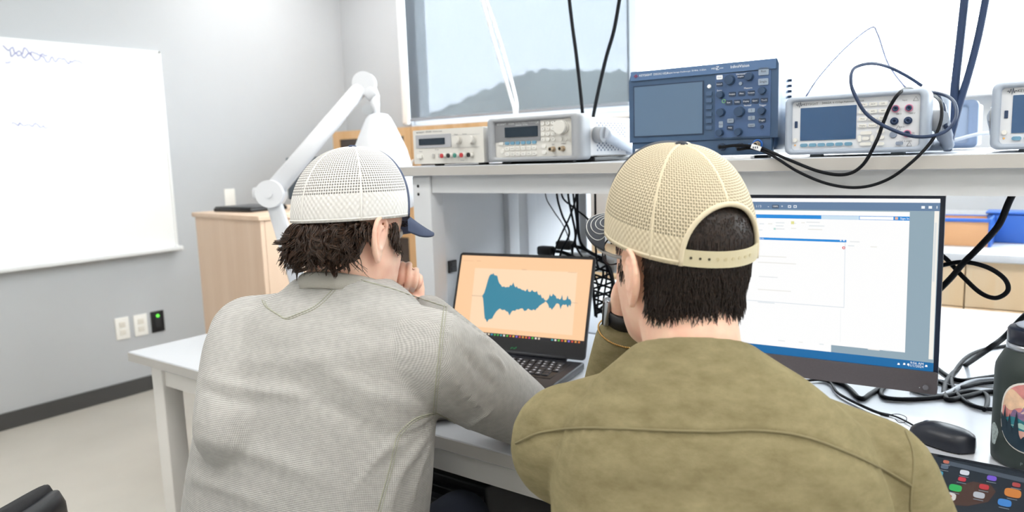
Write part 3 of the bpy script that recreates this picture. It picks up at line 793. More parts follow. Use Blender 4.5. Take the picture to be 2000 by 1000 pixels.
F.rect('screen_recess', M_scoped, 0.034, 0.165, 0.53, 0.755, t=0.0012)
F.rect('display', mat('blank grey blue screen', '#5d7590', 0.15), 0.042, 0.178, 0.522, 0.742, t=0.002)
F.rect('control_panel', mat('control panel slate', '#46618a', 0.42), 0.605, 0.115, 0.955, 0.80, t=0.0012)
for v in (0.312, 0.386, 0.46, 0.535, 0.61, 0.683): F.key(mat('soft key slate', '#4a6384', 0.4), 0.566, v, 0.0125, 0.0085, 0.002)
F.knob(M_labw, 0.566, 0.235, 0.0042, 0.003, name='home_key')
for u, v, r in ((0.703, 0.185, 0.0105), (0.825, 0.168, 0.0085), (0.643, 0.335, 0.0078), (0.906, 0.325, 0.0078), (0.647, 0.525, 0.0088), (0.765, 0.53, 0.0108), (0.64, 0.745, 0.0078), (0.76, 0.745, 0.0078), (0.905, 0.535, 0.0078)):
    F.knob(M_scopek, u, v, r, 0.013)
for u, v, w_, h_, m, s, lm in ((0.635, 0.148, 0.0125, 0.0085, M_labw, 'Auto', M_lab), (0.634, 0.222, 0.0125, 0.0085, M_scoped, 'Default', M_labw), (0.77, 0.158, 0.013, 0.0065, M_scoped, 'Acquire', M_labw),
        (0.911, 0.125, 0.0195, 0.0145, M_gkey, 'Run', M_lab), (0.91, 0.232, 0.0195, 0.0125, M_gkey, 'Single', M_lab),
        (0.717, 0.338, 0.0135, 0.009, M_scoped, 'Analyze', M_labw), (0.777, 0.338, 0.0135, 0.009, M_scoped, 'Meas', M_labw), (0.837, 0.338, 0.0135, 0.009, M_scoped, 'Cursors', M_labw),
        (0.695, 0.424, 0.0135, 0.009, M_scoped, 'Save', M_labw), (0.75, 0.424, 0.0135, 0.009, M_scoped, 'Utility', M_labw), (0.806, 0.424, 0.0135, 0.009, M_scoped, 'Display', M_labw), (0.861, 0.424, 0.0135, 0.009, M_scoped, 'Quick', M_labw), (0.917, 0.424, 0.0135, 0.009, M_scoped, 'Touch', M_labw),
        (0.84, 0.522, 0.0135, 0.008, M_gkey, '1', M_lab), (0.84, 0.602, 0.0135, 0.008, M_gkey, '2', M_lab), (0.84, 0.68, 0.0135, 0.0065, M_gkey, 'Digital', M_lab),
        (0.905, 0.633, 0.0135, 0.009, M_scoped, 'Trigger', M_labw), (0.645, 0.655, 0.0085, 0.0125, M_gkey, 'Math', M_lab), (0.707, 0.62, 0.013, 0.0085, M_gkey, 'FFT', M_lab), (0.705, 0.695, 0.013, 0.0085, M_scoped, 'Help', M_labw)):
    F.key(m, u, v, w_, h_, 0.0018)
    F.txt(s, 0.0072 if len(s) == 1 else 0.0040 if w_ < 0.019 else 0.0062, lm, u, v, 'CENTER', y=-0.0033)
F.knob(M_gkey, 0.77, 0.232, 0.0038, 0.004, name='key'); F.knob(M_scoped, 0.905, 0.70, 0.0036, 0.004, name='key')
for u, v, s in ((0.74, 0.132, 'Horizontal'), (0.79, 0.285, 'Measure'), (0.617, 0.288, 'Entry'), (0.79, 0.468, 'Vertical'), (0.885, 0.475, 'Trigger')):
    F.txt(s, 0.0048, M_labw, u, v, y=-0.0014)
F.ring(mat('green ring', '#8fcf8a', 0.5), 0.662, 0.405, 0.004, 0.0028, 0.0015, 'entry_ring')
zigzag(F.e, mat('red logo', '#d6304a', 0.5), F.p(0.058, 0.055, -0.0032), 0.010, 0.009)
F.txt('KEYSIGHT', 0.0066, M_labw, 0.082, 0.052, y=-0.0033); F.txt('DSOX1102A', 0.0062, M_labw, 0.185, 0.052, y=-0.0033); F.txt('Digital Storage Oscilloscope', 0.0044, M_labw, 0.285, 0.052, y=-0.0033); F.txt('70 MHz  2 GSa/s', 0.0046, M_labw, 0.45, 0.052, y=-0.0033)
F.txt('MEGA', 0.0046, M_labw, 0.582, 0.05, y=-0.0033); F.txt('Z', 0.0105, M_labw, 0.612, 0.05, y=-0.0033); F.txt('oom', 0.0046, M_labw, 0.633, 0.05, y=-0.0033)
F.txt('InfiniiVision', 0.0082, M_labw, 0.705, 0.05, y=-0.0033)
F.key(M_labw, 0.066, 0.915, 0.0125, 0.009, 0.0015, name='power_button')
for u in (0.655, 0.77): bnc(F, u, 0.90, M_scoped, 0.0078)
c = F.p(0.878, 0.885)
F.ring(mat('bright blue ring', '#2f6cc4', 0.45), 0.878, 0.885, 0.0105, 0.0072, 0.0015, 'blue_ring'); bnc(F, 0.878, 0.885)
F.txt('Ext', 0.006, mat('blue lettering', '#5f9be8', 0.5), 0.82, 0.885)

# booklet lying under the front edge of the scope
bk = tag(empty('booklet', tuple(aty(1392, 302, 1.475))), 'thin white booklet lying on the shelf in front of the oscilloscope', 'booklet')
bk.location = (bk.location.x, 1.448, SHELF)
MB().rbox((0.044, 0.010, 0.0022), (0.088, 0.022, 0.0044), 0.001).build('pages', mat('white paper', '#f1f2f4', 0.7), bk)
MB().rbox((0.044, 0.010, 0.0047), (0.089, 0.023, 0.0008), 0.0003).build('cover', M_case, bk)

# ---- digital multimeters
def multimeter(px, py, Y, wpx, label, yaw, full=True):
    e = place(px, py, Y, 'digital_multimeter', label, 'multimeter', yaw)
    W = 0.262 if not wpx else wpx; H = 0.108; Z0 = 0.005; cx, cz = W / 2, Z0 + H / 2
    iw, ih = W * 0.895, H * 0.83
    frame_loft(W, H, iw, ih, 0.045, 0.012, 0.010, M_bumpb, 'front_bumper', e, cx, cz)
    MB().rplate((cx, 0.001, cz), (iw + 0.002, ih + 0.002, 0.006), 0.003).build('front_panel', mat('cool ivory face', '#dcdfe5', 0.45), e)
    bw, bh, bd = W - 0.024, H - 0.018, 0.22
    MB().rbox((cx, 0.04 + bd / 2, cz), (bw, bd, bh), 0.003).build('case', mat('cool white case', '#dfe6f0', 0.4), e)
    frame_loft(W, H, bw - 0.01, bh - 0.01, 0.03, 0.012, 0.008, M_bumpb, 'rear_bumper', e, cx, cz).location = (0, 0.255, 0)
    for fx in (0.05, W - 0.05): MB().rbox((fx, 0.03, 0.0025), (0.022, 0.02, 0.005), 0.002).build('foot', M_bumpb, e)
    carry_handle(e, W, None, M_bumpb, math.radians(20), 0.13, cz, 0.07)
    F = Face(e, iw, ih, cx - iw / 2, cz - ih / 2); F.e = empty('controls', (0, -0.0021, 0)); F.e.parent = e
    F.rect('display', M_lcdb, 0.07, 0.135, 0.525, 0.81, t=0.0012, r=0.001)
    for u in (0.104, 0.177, 0.249, 0.321, 0.394, 0.468): F.key(M_btnblue, u, 0.905, 0.0132, 0.0062, 0.003)
    F.key(M_navy, 0.034, 0.47, 0.0052, 0.0125, 0.0008, t=0.001, name='usb_port'); F.knob(M_btn, 0.028, 0.795, 0.0042, 0.003, name='power_button')
    F.knob(mat('amber indicator', '#f0b768', 0.4), 0.027, 0.90, 0.0016, 0.001, name='indicator')
    for u in (0.575, 0.652, 0.728):
        for v in (0.14, 0.28, 0.42, 0.555): F.key(M_btn, u, v, 0.0140, 0.0062, 0.0025)
    for u, v in ((0.715, 0.68), (0.715, 0.80), (0.715, 0.925)): F.key(M_btn, u, v, 0.0125, 0.006, 0.0025)
    F.key(M_btn, 0.604, 0.70, 0.019, 0.006, 0.0025, name='arrow_key'); F.key(M_btn, 0.604, 0.92, 0.019, 0.006, 0.0025, name='arrow_key')
    F.key(M_btn, 0.555, 0.81, 0.006, 0.0115, 0.0025, name='arrow_key'); F.key(M_btn, 0.653, 0.81, 0.006, 0.0115, 0.0025, name='arrow_key'); F.key(M_btn, 0.604, 0.81, 0.0115, 0.006, 0.003)
    for u, v, pk in ((0.82, 0.255, 1), (0.918, 0.255, 1), (0.815, 0.495, 0), (0.915, 0.495, 0), (0.912, 0.745, 1)):
        F.ring(M_pink if pk else M_navy, u, v, 0.0066, 0.0048, 0.003, 'jack_ring'); F.ring(M_navy, u, v, 0.0047, 0.0022, 0.0045, 'jack')
    F.knob(mat('grey cover', '#8d99ae', 0.5), 0.81, 0.755, 0.0062, 0.002, name='fuse_cover'); F.key(MATS['grey cover'], 0.858, 0.925, 0.0115, 0.006, 0.002)
    zigzag(F.e, M_navy, F.p(0.062, 0.065, -0.0004), 0.013, 0.010)
    F.txt('KEYSIGHT', 0.0064, M_lab, 0.094, 0.065, sx=0.9); F.txt('34465A', 0.0058, M_lab, 0.245, 0.06, sx=0.9); F.txt('6 1/2 Digit Multimeter', 0.0048, M_lab, 0.335, 0.06, sx=0.85); F.txt('Truevolt', 0.0044, M_lab, 0.515, 0.06, sx=0.9)
    for u, v, s in ((0.785, 0.10, 'Sense'), (0.885, 0.10, 'Input'), (0.845, 0.36, '200 V'), (0.94, 0.36, '1000 V'), (0.87, 0.615, '500 V'), (0.955, 0.74, '3A'), (0.9, 0.89, 'CAT II (300V)')):
        F.txt(s, 0.0036, M_lab, u, v, 'CENTER')
    for (r_, s3) in ((0.575, ('DCV', 'DCI', 'Freq', 'Display')), (0.652, ('ACV', 'ACI', 'Cont', 'Acquire')), (0.728, ('2W', '4W', 'Temp', 'Math'))):
        for v, s in zip((0.14, 0.28, 0.42, 0.555), s3): F.txt(s, 0.0036, M_lab, r_, v, 'CENTER', y=-0.0032)
    for u, v in ((0.965, 0.09), (0.845, 0.63), (0.93, 0.95)):
        c = F.p(u, v, -0.0005); MB().tube([(c[0] - 0.004, c[1], c[2] - 0.003), (c[0] + 0.004, c[1], c[2] - 0.003), (c[0], c[1], c[2] + 0.0045), (c[0] - 0.004, c[1], c[2] - 0.003)], 0.0003, 4).build('warning_triangle', M_lab, F.e)
    return e
multimeter(1534, 300, 1.468, wid(1534, 1812, 240, 1.468), 'pale blue grey multimeter with round test jacks beside the oscilloscope', 0.0)
multimeter(1932, 300, 1.468, 0.25, 'pale blue grey multimeter cut off by the right edge of the photo', 0.02)
# rear-facing multimeter on the far shelf: seen from the back
p = aty(1858, 280, 2.0)
e = tag(empty('rear_facing_instrument', (aty(1895, 280, 2.0)[0], 2.20, SHELF), PI), 'grey instrument on the far shelf seen from behind, its back to the camera', 'instrument')
MB().rbox((0.10, 0.10, 0.058), (0.21, 0.20, 0.098), 0.004).build('case', MATS['cool white case'], e)
frame_loft(0.225, 0.108, 0.19, 0.085, 0.035, 0.012, 0.008, mat('slate blue rubber', '#7f92b0', 0.55), 'rear_bumper', e, 0.10, 0.058).location = (0, 0.175, 0)
MB().rplate((0.10, 0.202, 0.058), (0.19, 0.085, 0.004), 0.002).build('rear_panel', mat('dusty blue panel', '#9fb0c9', 0.5), e)
MB().rbox((0.05, 0.206, 0.06), (0.03, 0.01, 0.025), 0.002).build('power_inlet', M_navy, e)
MB().cyl((0.14, 0.2035, 0.06), (0.14, 0.206, 0.06), 0.022, n=20).build('fan_grille', M_gkey, e)
# ================================================================== things on the bench
DESK = 0.76
SCR = 1.0 / 2 ** scn.view_settings.exposure
_scr = {}
def glow(hexc, k=1.0):
    key = (hexc, k)
    if key in _scr: return _scr[key]
    m = bpy.data.materials.new('screen ' + hexc); m.use_nodes = True
    b = m.node_tree.nodes['Principled BSDF']
    b.inputs['Base Color'].default_value = (0.01, 0.01, 0.01, 1); b.inputs['Roughness'].default_value = 0.35; b.inputs['Specular IOR Level'].default_value = 0.2
    b.inputs['Emission Color'].default_value = rgb(hexc); b.inputs['Emission Strength'].default_value = SCR * k
    _scr[key] = m
    return m

class Screen:
    """flat screen picture in local xz of a parent; o = lower centre of the panel (world), r/u axes (world)"""
    def __init__(self, parent, o, r, u, y): self.e = parent; self.o, self.r, self.u, self.y = np.array(o), np.array(r), np.array(u), y; self.n = np.cross(self.r, self.u)
    def px(self, x, y):
        d = ray(x, y); t = np.dot(self.o - CL, self.n) / np.dot(d, self.n); q = CL + d * t - self.o
        return np.dot(q, self.r), np.dot(q, self.u)
    def poly(self, name, m, pts, lv): 
        vs = [(p[0], self.y - 0.00025 * lv, p[1]) for p in pts]
        # orient towards -y
        a = sum(pts[i][0] * pts[(i + 1) % len(pts)][1] - pts[(i + 1) % len(pts)][0] * pts[i][1] for i in range(len(pts)))
        f = list(range(len(pts)));  f = f if a > 0 else f[::-1]
        return MB().add(vs, [f]).build(name, m, self.e)
    def rect(self, name, m, a, b, lv):
        return self.poly(name, m, [(a[0], a[1]), (b[0], a[1]), (b[0], b[1]), (a[0], b[1])], lv)
    def txt(self, s, size, m, p, lv, align='LEFT'):
        return text(s, size, 'lettering', m, self.e, (p[0], self.y - 0.00025 * lv, p[1]), align=align)

# ---- laptop
LW, LHT, LYAW, LTILT = 0.40, 0.265, math.radians(10.2), math.radians(20.5)
lap = tag(empty('laptop', (-1.140, 1.502, DESK), LYAW), 'black laptop showing a teal sound waveform on a peach screen', 'laptop')
M_lapb = mat('matte black laptop shell', '#1d1f26', 0.45)
M_deck = mat('black laptop deck', '#14151a', 0.4)
M_key = mat('black keycap', '#22242b', 0.45)
base = MB().rbox((0, -0.135, 0.011), (LW, 0.27, 0.020), 0.005); bo = base.build('base', M_lapb, lap)
MB().rbox((0, -0.095, 0.0215), (LW - 0.05, 0.125, 0.0015), 0.0006).build('keyboard_well', M_deck, bo)
for x in (-0.15, 0.15):
    for y in (-0.02, -0.25): MB().cyl((x, y, 0), (x, y, 0.002), 0.01, n=12).build('rubber_foot', M_blackp, bo)
kw, kh = 0.0155, 0.0145; kmesh = MB().rbox((0, 0, 0), (kw, kh, 0.003), 0.0012, 2).mesh('key'); kmesh.materials.append(M_key)
kwide = MB().rbox((0, 0, 0), (0.10, kh, 0.003), 0.0012, 2).mesh('key'); kwide.materials.append(M_key)
M_leg_ = mat('key legend grey', '#c9ccd4', 0.6)
lgm = MB().span((-0.0028, -0.003, 0), (0.0028, 0.0030, 0.0001)).mesh('legend'); lgm.materials.append(M_leg_)
rows = 6
for r in range(rows):
    y = -0.042 - r * 0.0185
    for cidx in range(18):
        x = -0.163 + cidx * 0.0186 + (0.004 * r if r < 5 else 0)
        if x > 0.166: continue
        if r == 5 and 4 <= cidx <= 9:
            if cidx == 6:
                o = bpy.data.objects.new('key', kwide); COL.objects.link(o); o.parent = bo; o.location = (x + 0.01, y, 0.0235)
            continue
        o = bpy.data.objects.new('key', kmesh); COL.objects.link(o); o.parent = bo; o.location = (x, y, 0.0235)
        if (r * 7 + cidx * 3) % 5 != 1:
            g = bpy.data.objects.new('key_legend', lgm); COL.objects.link(g); g.parent = bo; g.location = (x - 0.003 + 0.002 * (cidx % 3), y + 0.002, 0.0251)
MB().rbox((0, -0.215, 0.0213), (0.11, 0.065, 0.001), 0.0004).build('touchpad', M_key, bo)
lid = empty('lid', (0, 0, 0.025)); lid.parent = lap; lid.rotation_euler = (-LTILT, 0, 0)
MB().rplate((0, 0.003, LHT / 2), (LW, LHT, 0.006), 0.010).build('lid_shell', M_lapb, lid)
MB().cyl((-0.15, 0.004, 0.002), (0.15, 0.004, 0.002), 0.007, n=14).build('hinge', M_lapb, lid)
lr = np.array([math.cos(LYAW), math.sin(LYAW), 0]); ln_ = np.array([-math.sin(LYAW), math.cos(LYAW), 0])
lu = np.array([0, 0, 1]) * math.cos(LTILT) + ln_ * math.sin(LTILT)
S = Screen(lid, (-1.140, 1.502, DESK + 0.025), lr, lu, -0.0002)
SW = LW / 2 - 0.007; ST = LHT - 0.008; SB = 0.040
S.rect('bezel', M_deck, (-LW / 2 + 0.003, 0.006), (LW / 2 - 0.003, LHT - 0.003), 1)
S.rect('screen', glow('#ffcfa2'), (-SW, SB), (SW, ST), 2)
c8 = lambda x, y: S.px(880 + x / 3.57, 480 + y / 3.57)
S.poly('plot_area', glow('#ffdcb8'), [c8(172, 155), c8(885, 185), c8(850, 625), c8(130, 560)], 3)
S.poly('plot_axis', glow('#b99f8a'), [c8(150, 346), c8(225, 350), c8(225, 353), c8(150, 349)], 4)
up = [(222, 350), (236, 330), (250, 285), (262, 240), (272, 212), (285, 197), (292, 201), (300, 190), (308, 206), (318, 207), (328, 211), (334, 240), (342, 262), (352, 272), (362, 288), (374, 284), (386, 291), (398, 287), (408, 290), (418, 274), (428, 278), (440, 256), (447, 280), (456, 292), (462, 282), (472, 297), (486, 298), (500, 308), (512, 310), (524, 318), (538, 300), (545, 320), (558, 322), (570, 308), (580, 320), (592, 324), (604, 316), (612, 340), (622, 345), (630, 340), (640, 368), (648, 362), (656, 376), (666, 384), (676, 378), (686, 365), (694, 338), (700, 352), (708, 352), (716, 334), (726, 346), (734, 350), (742, 370), (752, 366), (762, 376), (772, 368), (779, 342), (785, 378), (796, 380), (808, 376), (818, 346), (824, 374), (834, 372), (843, 388)]
dn = [(843, 402), (836, 425), (828, 412), (818, 432), (808, 410), (796, 414), (786, 410), (776, 420), (768, 445), (760, 410), (748, 402), (738, 405), (726, 425), (716, 436), (708, 448), (698, 432), (690, 436), (682, 410), (672, 396), (664, 388), (652, 400), (642, 404), (632, 412), (622, 418), (612, 432), (602, 438), (592, 452), (580, 444), (568, 452), (556, 448), (542, 438), (530, 452), (516, 456), (504, 438), (490, 438), (476, 446), (462, 444), (450, 456), (440, 452), (428, 458), (412, 487), (402, 462), (390, 458), (378, 446), (362, 450), (346, 438), (332, 448), (318, 462), (304, 484), (292, 508), (280, 512), (268, 514), (256, 534), (248, 514), (240, 508), (236, 470), (232, 410), (228, 368)]
S.poly('waveform', glow('#3a87a0'), [c8(*p) for p in up + dn], 5)
S.poly('plot_axis', glow('#c9b39d'), [c8(843, 396), c8(890, 399), c8(890, 402), c8(843, 399)], 4)
S.txt('Waveform', 0.0036, glow('#8a7a6c'), c8(497, 166), 4); S.txt('Time', 0.0034, glow('#b49a80'), c8(450, 610), 4)
for k in range(9):
    q = c8(165 - 5 * k, 190 + 43 * k); S.rect('tick', glow('#e3bf9c'), (q[0] - 0.002, q[1] - 0.0004), (q[0], q[1] + 0.0004), 4)
for q0, q1 in (((85, 100), (165, 105)), ((185, 104), (215, 106)), ((820, 183), (880, 187))): S.rect('menu_text', glow('#dcb28c'), c8(q0[0], q0[1] + 4), c8(q1[0], q1[1]), 4)
S.rect('taskbar', glow('#26262c'), (-SW, SB), (SW, SB + 0.0085), 3)
cols = ['#e8e4da', '#e07a3a', '#4fae57', '#d8503c', '#3f8fb0', '#e6b54a', '#f0e6d8', '#6cc04a', '#c94a7a', '#4aa0a8', '#e09a4a', '#50b060', '#8a6ad0', '#e8d8c0', '#d6543a', '#54c04a']
rr = random.Random(5)
for k in range(40):
    x = -SW + 0.012 + k * 0.0092
    if 27 < k < 31: continue
    S.rect('taskbar_icon', glow(cols[(k * 7) % 16]), (x, SB + 0.002), (x + 0.0052, SB + 0.0068), 4)
lg = S.px(1003, 680)
MB().tube([(lg[0] - 0.008, -0.0008, lg[1] - 0.002), (lg[0] - 0.003, -0.0008, lg[1] + 0.002), (lg[0] + 0.002, -0.0008, lg[1] - 0.0015), (lg[0] + 0.009, -0.0008, lg[1] + 0.003)], 0.0011, 5).build('logo', glow('#1f7a45'), lid)

# ---- all-in-one monitor
MW, MH, MYAW, MTILT = 0.54, 0.380, math.radians(4.2), math.radians(-3.4)
mo_o = np.array([-0.449, 1.545, 0.822])
mon = tag(empty('monitor', (mo_o[0], mo_o[1], DESK), MYAW), 'wide monitor with a white document window on screen, right of the tan cap', 'monitor')
M_chin = mat('brown grey monitor chin', '#5b5558', 0.5, noise=(300, 0.05)); M_monb = mat('navy black monitor edge', '#16233a', 0.35)
pan = empty('display_panel', (0, 0, mo_o[2] - DESK)); pan.parent = mon; pan.rotation_euler = (-MTILT, 0, 0)
MB().rplate((0, 0.012, MH / 2), (MW, MH, 0.020), 0.004).build('housing', M_monb, pan)
MB().rbox((0, 0.035, MH / 2), (MW * 0.7, 0.03, MH * 0.6), 0.012).build('rear_bulge', M_blackp, pan)
MB().rplate((0, -0.0005, 0.0215), (MW, 0.043, 0.007), 0.004).build('chin', M_chin, pan)
mr = np.array([math.cos(MYAW), math.sin(MYAW), 0]); mn = np.array([-math.sin(MYAW), math.cos(MYAW), 0]); mu = np.array([0, 0, 1]) * math.cos(MTILT) + mn * math.sin(MTILT)
S = Screen(pan, mo_o, mr, mu, 0.0016)
SX = MW / 2 - 0.008; SB, ST = 0.0435, MH - 0.007
S.rect('screen', glow('#93a9b6'), (-SX, SB), (SX, ST), 1)
P = S.px
S.rect('browser_bar', glow('#ffffff'), (-SX, P(1700, 395.5)[1]), (SX, ST), 2)
S.rect('viewer_toolbar', glow('#6983a3'), (-SX, P(1700, 411)[1]), (SX, P(1700, 395.5)[1]), 3)
q = P(1836, 470); S.rect('scroll_bar', glow('#f6f2ea'), (SX - 0.0085, SB + 0.024), (SX - 0.0012, P(1700, 411)[1]), 3)
S.rect('scroll_thumb', glow('#dfe3e4'), (SX - 0.0075, P(1820, 550)[1]), (SX - 0.004, P(1830, 435)[1]), 4)
x1 = P(1774, 500)[0]; yt = P(1774, 414)[1]; yb = P(1760, 688)[1]
S.rect('document_window', glow('#fdfdfd'), (-SX, yb), (x1, yt), 3)
S.rect('title_bar', glow('#2f8fdc'), (-SX, P(1600, 428)[1]), (x1, P(1600, 420.5)[1]), 4)
S.rect('search_box', glow('#cfe4f3'), (P(1604, 424)[0], P(1640, 428.5)[1]), (P(1678, 424)[0], P(1640, 421.5)[1]), 5)
S.rect('title_field', glow('#fbfdff'), (P(1679, 424)[0], P(1700, 429)[1]), (P(1745, 424)[0], P(1700, 423)[1]), 5)
S.txt('Sign In', 0.0058, glow('#ffffff'), P(1758, 427), 6); S.rect('user_icon', glow('#e8b7a0'), P(1748, 429), P(1754, 424), 6)
S.rect('inner_window_bar', glow('#2f8fdc'), (-SX, P(1560, 470.5)[1]), (P(1653, 470)[0], P(1560, 466)[1]), 4)
S.txt('Margin.m', 0.0052, glow('#ffffff'), (P(1473, 465)[0], P(1560, 468.2)[1]), 5)
for xx in (1642, 1648): q = P(xx, 470); S.rect('window_button', glow('#e9f4ff'), (q[0] - 0.0015, q[1] - 0.0012), (q[0] + 0.0015, q[1] + 0.0012), 5)
q = P(1648, 484); M_ = [(q[0] + 0.003 * math.cos(a), q[1] + 0.003 * math.sin(a)) for a in np.linspace(0, 2 * PI, 13)[:-1]]
S.poly('error_badge', glow('#e0505a'), M_, 5); S.poly('badge_center', glow('#fbecec'), [((p[0] - q[0]) * .35 + q[0], (p[1] - q[1]) * .7 + q[1]) for p in M_], 6)
xr_ = P(1649, 540)[0]
S.rect('pane_line', glow('#c3d3e2'), (xr_, P(1645, 601)[1]), (xr_ + 0.0007, P(1650, 472)[1]), 5)
S.rect('pane_line', glow('#cfd9e2'), (-SX, P(1645, 601)[1]), (xr_, P(1645, 600)[1]), 5)
S.rect('pane_line', glow('#e9edf0'), (P(1641, 640)[0], P(1640, 668)[1]), (P(1641, 640)[0] + 0.0006, P(1640, 604)[1]), 5)
rr = random.Random(9)
for (x, y, w_) in ((1483, 437, 10), (1500, 437, 9), (1515, 435, 18), (1515, 441, 16), (1515, 447, 18), (1547, 436, 8), (1565, 435, 7), (1575, 434, 26), (1580, 441, 30), (1578, 448, 28), (1476, 449, 14), (1545, 446, 10), (1660, 472, 18), (1656, 480, 12), (1700, 482, 12), (1480, 500, 60), (1480, 512, 80), (1482, 540, 40), (1480, 565, 70), (1480, 590, 36), (1520, 665, 14), (1560, 668, 8), (1600, 672, 9), (1695, 682, 22), (1725, 684, 14)):
    q = P(x, y); col = rr.choice(['#e4e6e8', '#dfe6ea', '#ebe9e4'])
    S.rect('text_line', glow(col), (q[0], q[1] - 0.0009), (q[0] + w_ * 0.00095, q[1] + 0.0009), 5)
q = P(1548, 435); S.rect('ribbon_icon', glow('#e6e39a'), (q[0] - 0.003, q[1] - 0.003), (q[0] + 0.003, q[1] + 0.003), 6)
q = P(1513, 447); S.rect('ribbon_icon', glow('#bfe0d8'), (q[0] - 0.002, q[1] - 0.002), (q[0] + 0.002, q[1] + 0.002), 6)
S.rect('page', glow('#fdfdfd'), (-SX, SB), (P(1623, 680)[0], yb), 2)
S.rect('taskbar', glow('#1a6ba6'), (-SX, SB), (SX, P(1700, 696)[1]), 4)
S.txt('1 / 2', 0.0062, glow('#ffffff'), P(1476, 403), 5); S.rect('zoom_box', glow('#44566c'), P(1508, 407), P(1521, 400), 5); S.txt('100%', 0.0048, glow('#ffffff'), P(1509, 403.2), 6)
S.txt('-', 0.009, glow('#ffffff'), P(1499, 403), 5); S.txt('+', 0.008, glow('#ffffff'), P(1525, 403.3), 5)
for xx in (1542, 1553): q = P(xx, 403.5); S.rect('tool_icon', glow('#f4f8fc'), (q[0] - 0.003, q[1] - 0.0026), (q[0] + 0.003, q[1] + 0.0026), 5); S.rect('tool_icon', glow('#6983a3'), (q[0] - 0.0017, q[1] - 0.0013), (q[0] + 0.0017, q[1] + 0.0013), 6)
for xx in (1803, 1817, 1830): q = P(xx, 405); S.rect('tool_icon', glow('#f4f8fc'), (q[0] - (0.0028 if xx < 1825 else 0.0006), q[1] - 0.0024), (q[0] + (0.0028 if xx < 1825 else 0.0006), q[1] + 0.0024), 5)
S.txt('9:56 AM', 0.0066, glow('#ffffff'), P(1804, 711.5), 5, 'RIGHT'); S.txt('11/1/2024', 0.0066, glow('#ffffff'), P(1804, 717), 5, 'RIGHT')
for xx, yy in ((1755, 711), (1766, 711), (1774, 712), (1809, 715)):
    q = P(xx, yy); S.poly('tray_icon', glow('#ffffff'), [(q[0] - 0.0022, q[1] - 0.0018), (q[0] + 0.0022, q[1] - 0.0018), (q[0] + 0.0016, q[1] + 0.002), (q[0] - 0.0012, q[1] + 0.0022)], 5)
q = P(1808, 755); MB().cyl((q[0], -0.0038, q[1]), (q[0], -0.0062, q[1]), 0.0052, n=22).build('power_button', mat('steel button', '#8c8a90', 0.25, 0.6), pan)
MB().cyl((q[0] - 0.010, -0.0038, q[1] - 0.002), (q[0] - 0.010, -0.0045, q[1] - 0.002), 0.0008, n=8).build('power_light', M_labw, pan)
MB().rbox((-0.15, 0.095, 0.006), (0.16, 0.14, 0.012), 0.005).build('stand_foot', M_blackp, mon)
MB().rbox((-0.15, 0.07, 0.13), (0.05, 0.02, 0.25), 0.006).build('stand_neck', M_blackp, mon)

# ---- bottle
M_bot = mat('dark green powder coat', '#2b3634', 0.55, bump=(900, 0.25)); M_cap = mat('navy black bottle cap', '#141a2c', 0.3)
bc = atz(2003, 912, DESK); bot = tag(empty('water_bottle', (bc[0] + 0.008, bc[1] + 0.03, DESK)), 'dark green water bottle with a mountain landscape sticker', 'bottle')
R = 0.0605
MB().lathe([(0.0, 0), (R - 0.006, 0), (R - 0.001, 0.004), (R, 0.02), (R, 0.155), (R - 0.001, 0.165), (R - 0.004, 0.173), (0.047, 0.192), (0.046, 0.194)], n=48).build('body', M_bot, bot)
MB().lathe([(0.046, 0.194), (0.0462, 0.204), (0.044, 0.2045)], n=48).build('steel_ring', M_steel, bot)
cp = MB().lathe([(0.044, 0.2045), (0.0455, 0.207), (0.0455, 0.226), (0.043, 0.230), (0.030, 0.232), (0.0, 0.232)], n=48).build('cap', M_cap, bot)
MB().lathe([(0.034, 0.2315), (0.034, 0.2345), (0.030, 0.236), (0.0, 0.236)], n=40).build('cap_reflection', mat('pale cap reflection', '#aeb6c6', 0.25), cp)  # pale disc paints the light reflected off the cap top
# sticker: layered curved patches on the side that faces the bench front
ang0 = math.atan2(-bc[1] - 0.03, -bc[0] - 0.008) + math.radians(-2)
def patch(name, m, poly, lv, parent=bot, nx=10):
    """poly in (s, z) metres, s along the surface; fan-free: triangulate and bend"""
    bm = bmesh.new(); vv = [bm.verts.new((p[0], 0, p[1])) for p in poly]; bm.faces.new(vv)
    bmesh.ops.triangulate(bm, faces=bm.faces[:])
    for _ in range(3): bmesh.ops.subdivide_edges(bm, edges=[ed for ed in bm.edges if ed.calc_length() > 0.008], cuts=1)
    rad = R + 0.0003 * (lv + 1)
    for v in bm.verts:
        a = ang0 + v.co.x / R; v.co = Vector((rad * math.cos(a), rad * math.sin(a), v.co.z))
    bm.normal_update()
    me = bpy.data.meshes.new(name); bm.to_mesh(me); bm.free(); me.materials.append(m)
    o = bpy.data.objects.new(name, me); COL.objects.link(o); o.parent = parent
    return o
def sq(w, h, n, c, k=40): return [(c[0] + w * math.copysign(abs(math.cos(a)) ** (2 / n), math.cos(a)), c[1] + h * math.copysign(abs(math.sin(a)) ** (2 / n), math.sin(a))) for a in np.linspace(0, 2 * PI, k + 1)[:-1]]
sc = (0.006, 0.092); SWd, SHt = 0.056, 0.060
stk = patch('sticker', mat('sticker white', '#efeae4', 0.5), sq(SWd, SHt, 2.6, sc), 0)
inner = sq(SWd - 0.003, SHt - 0.003, 2.6, sc)
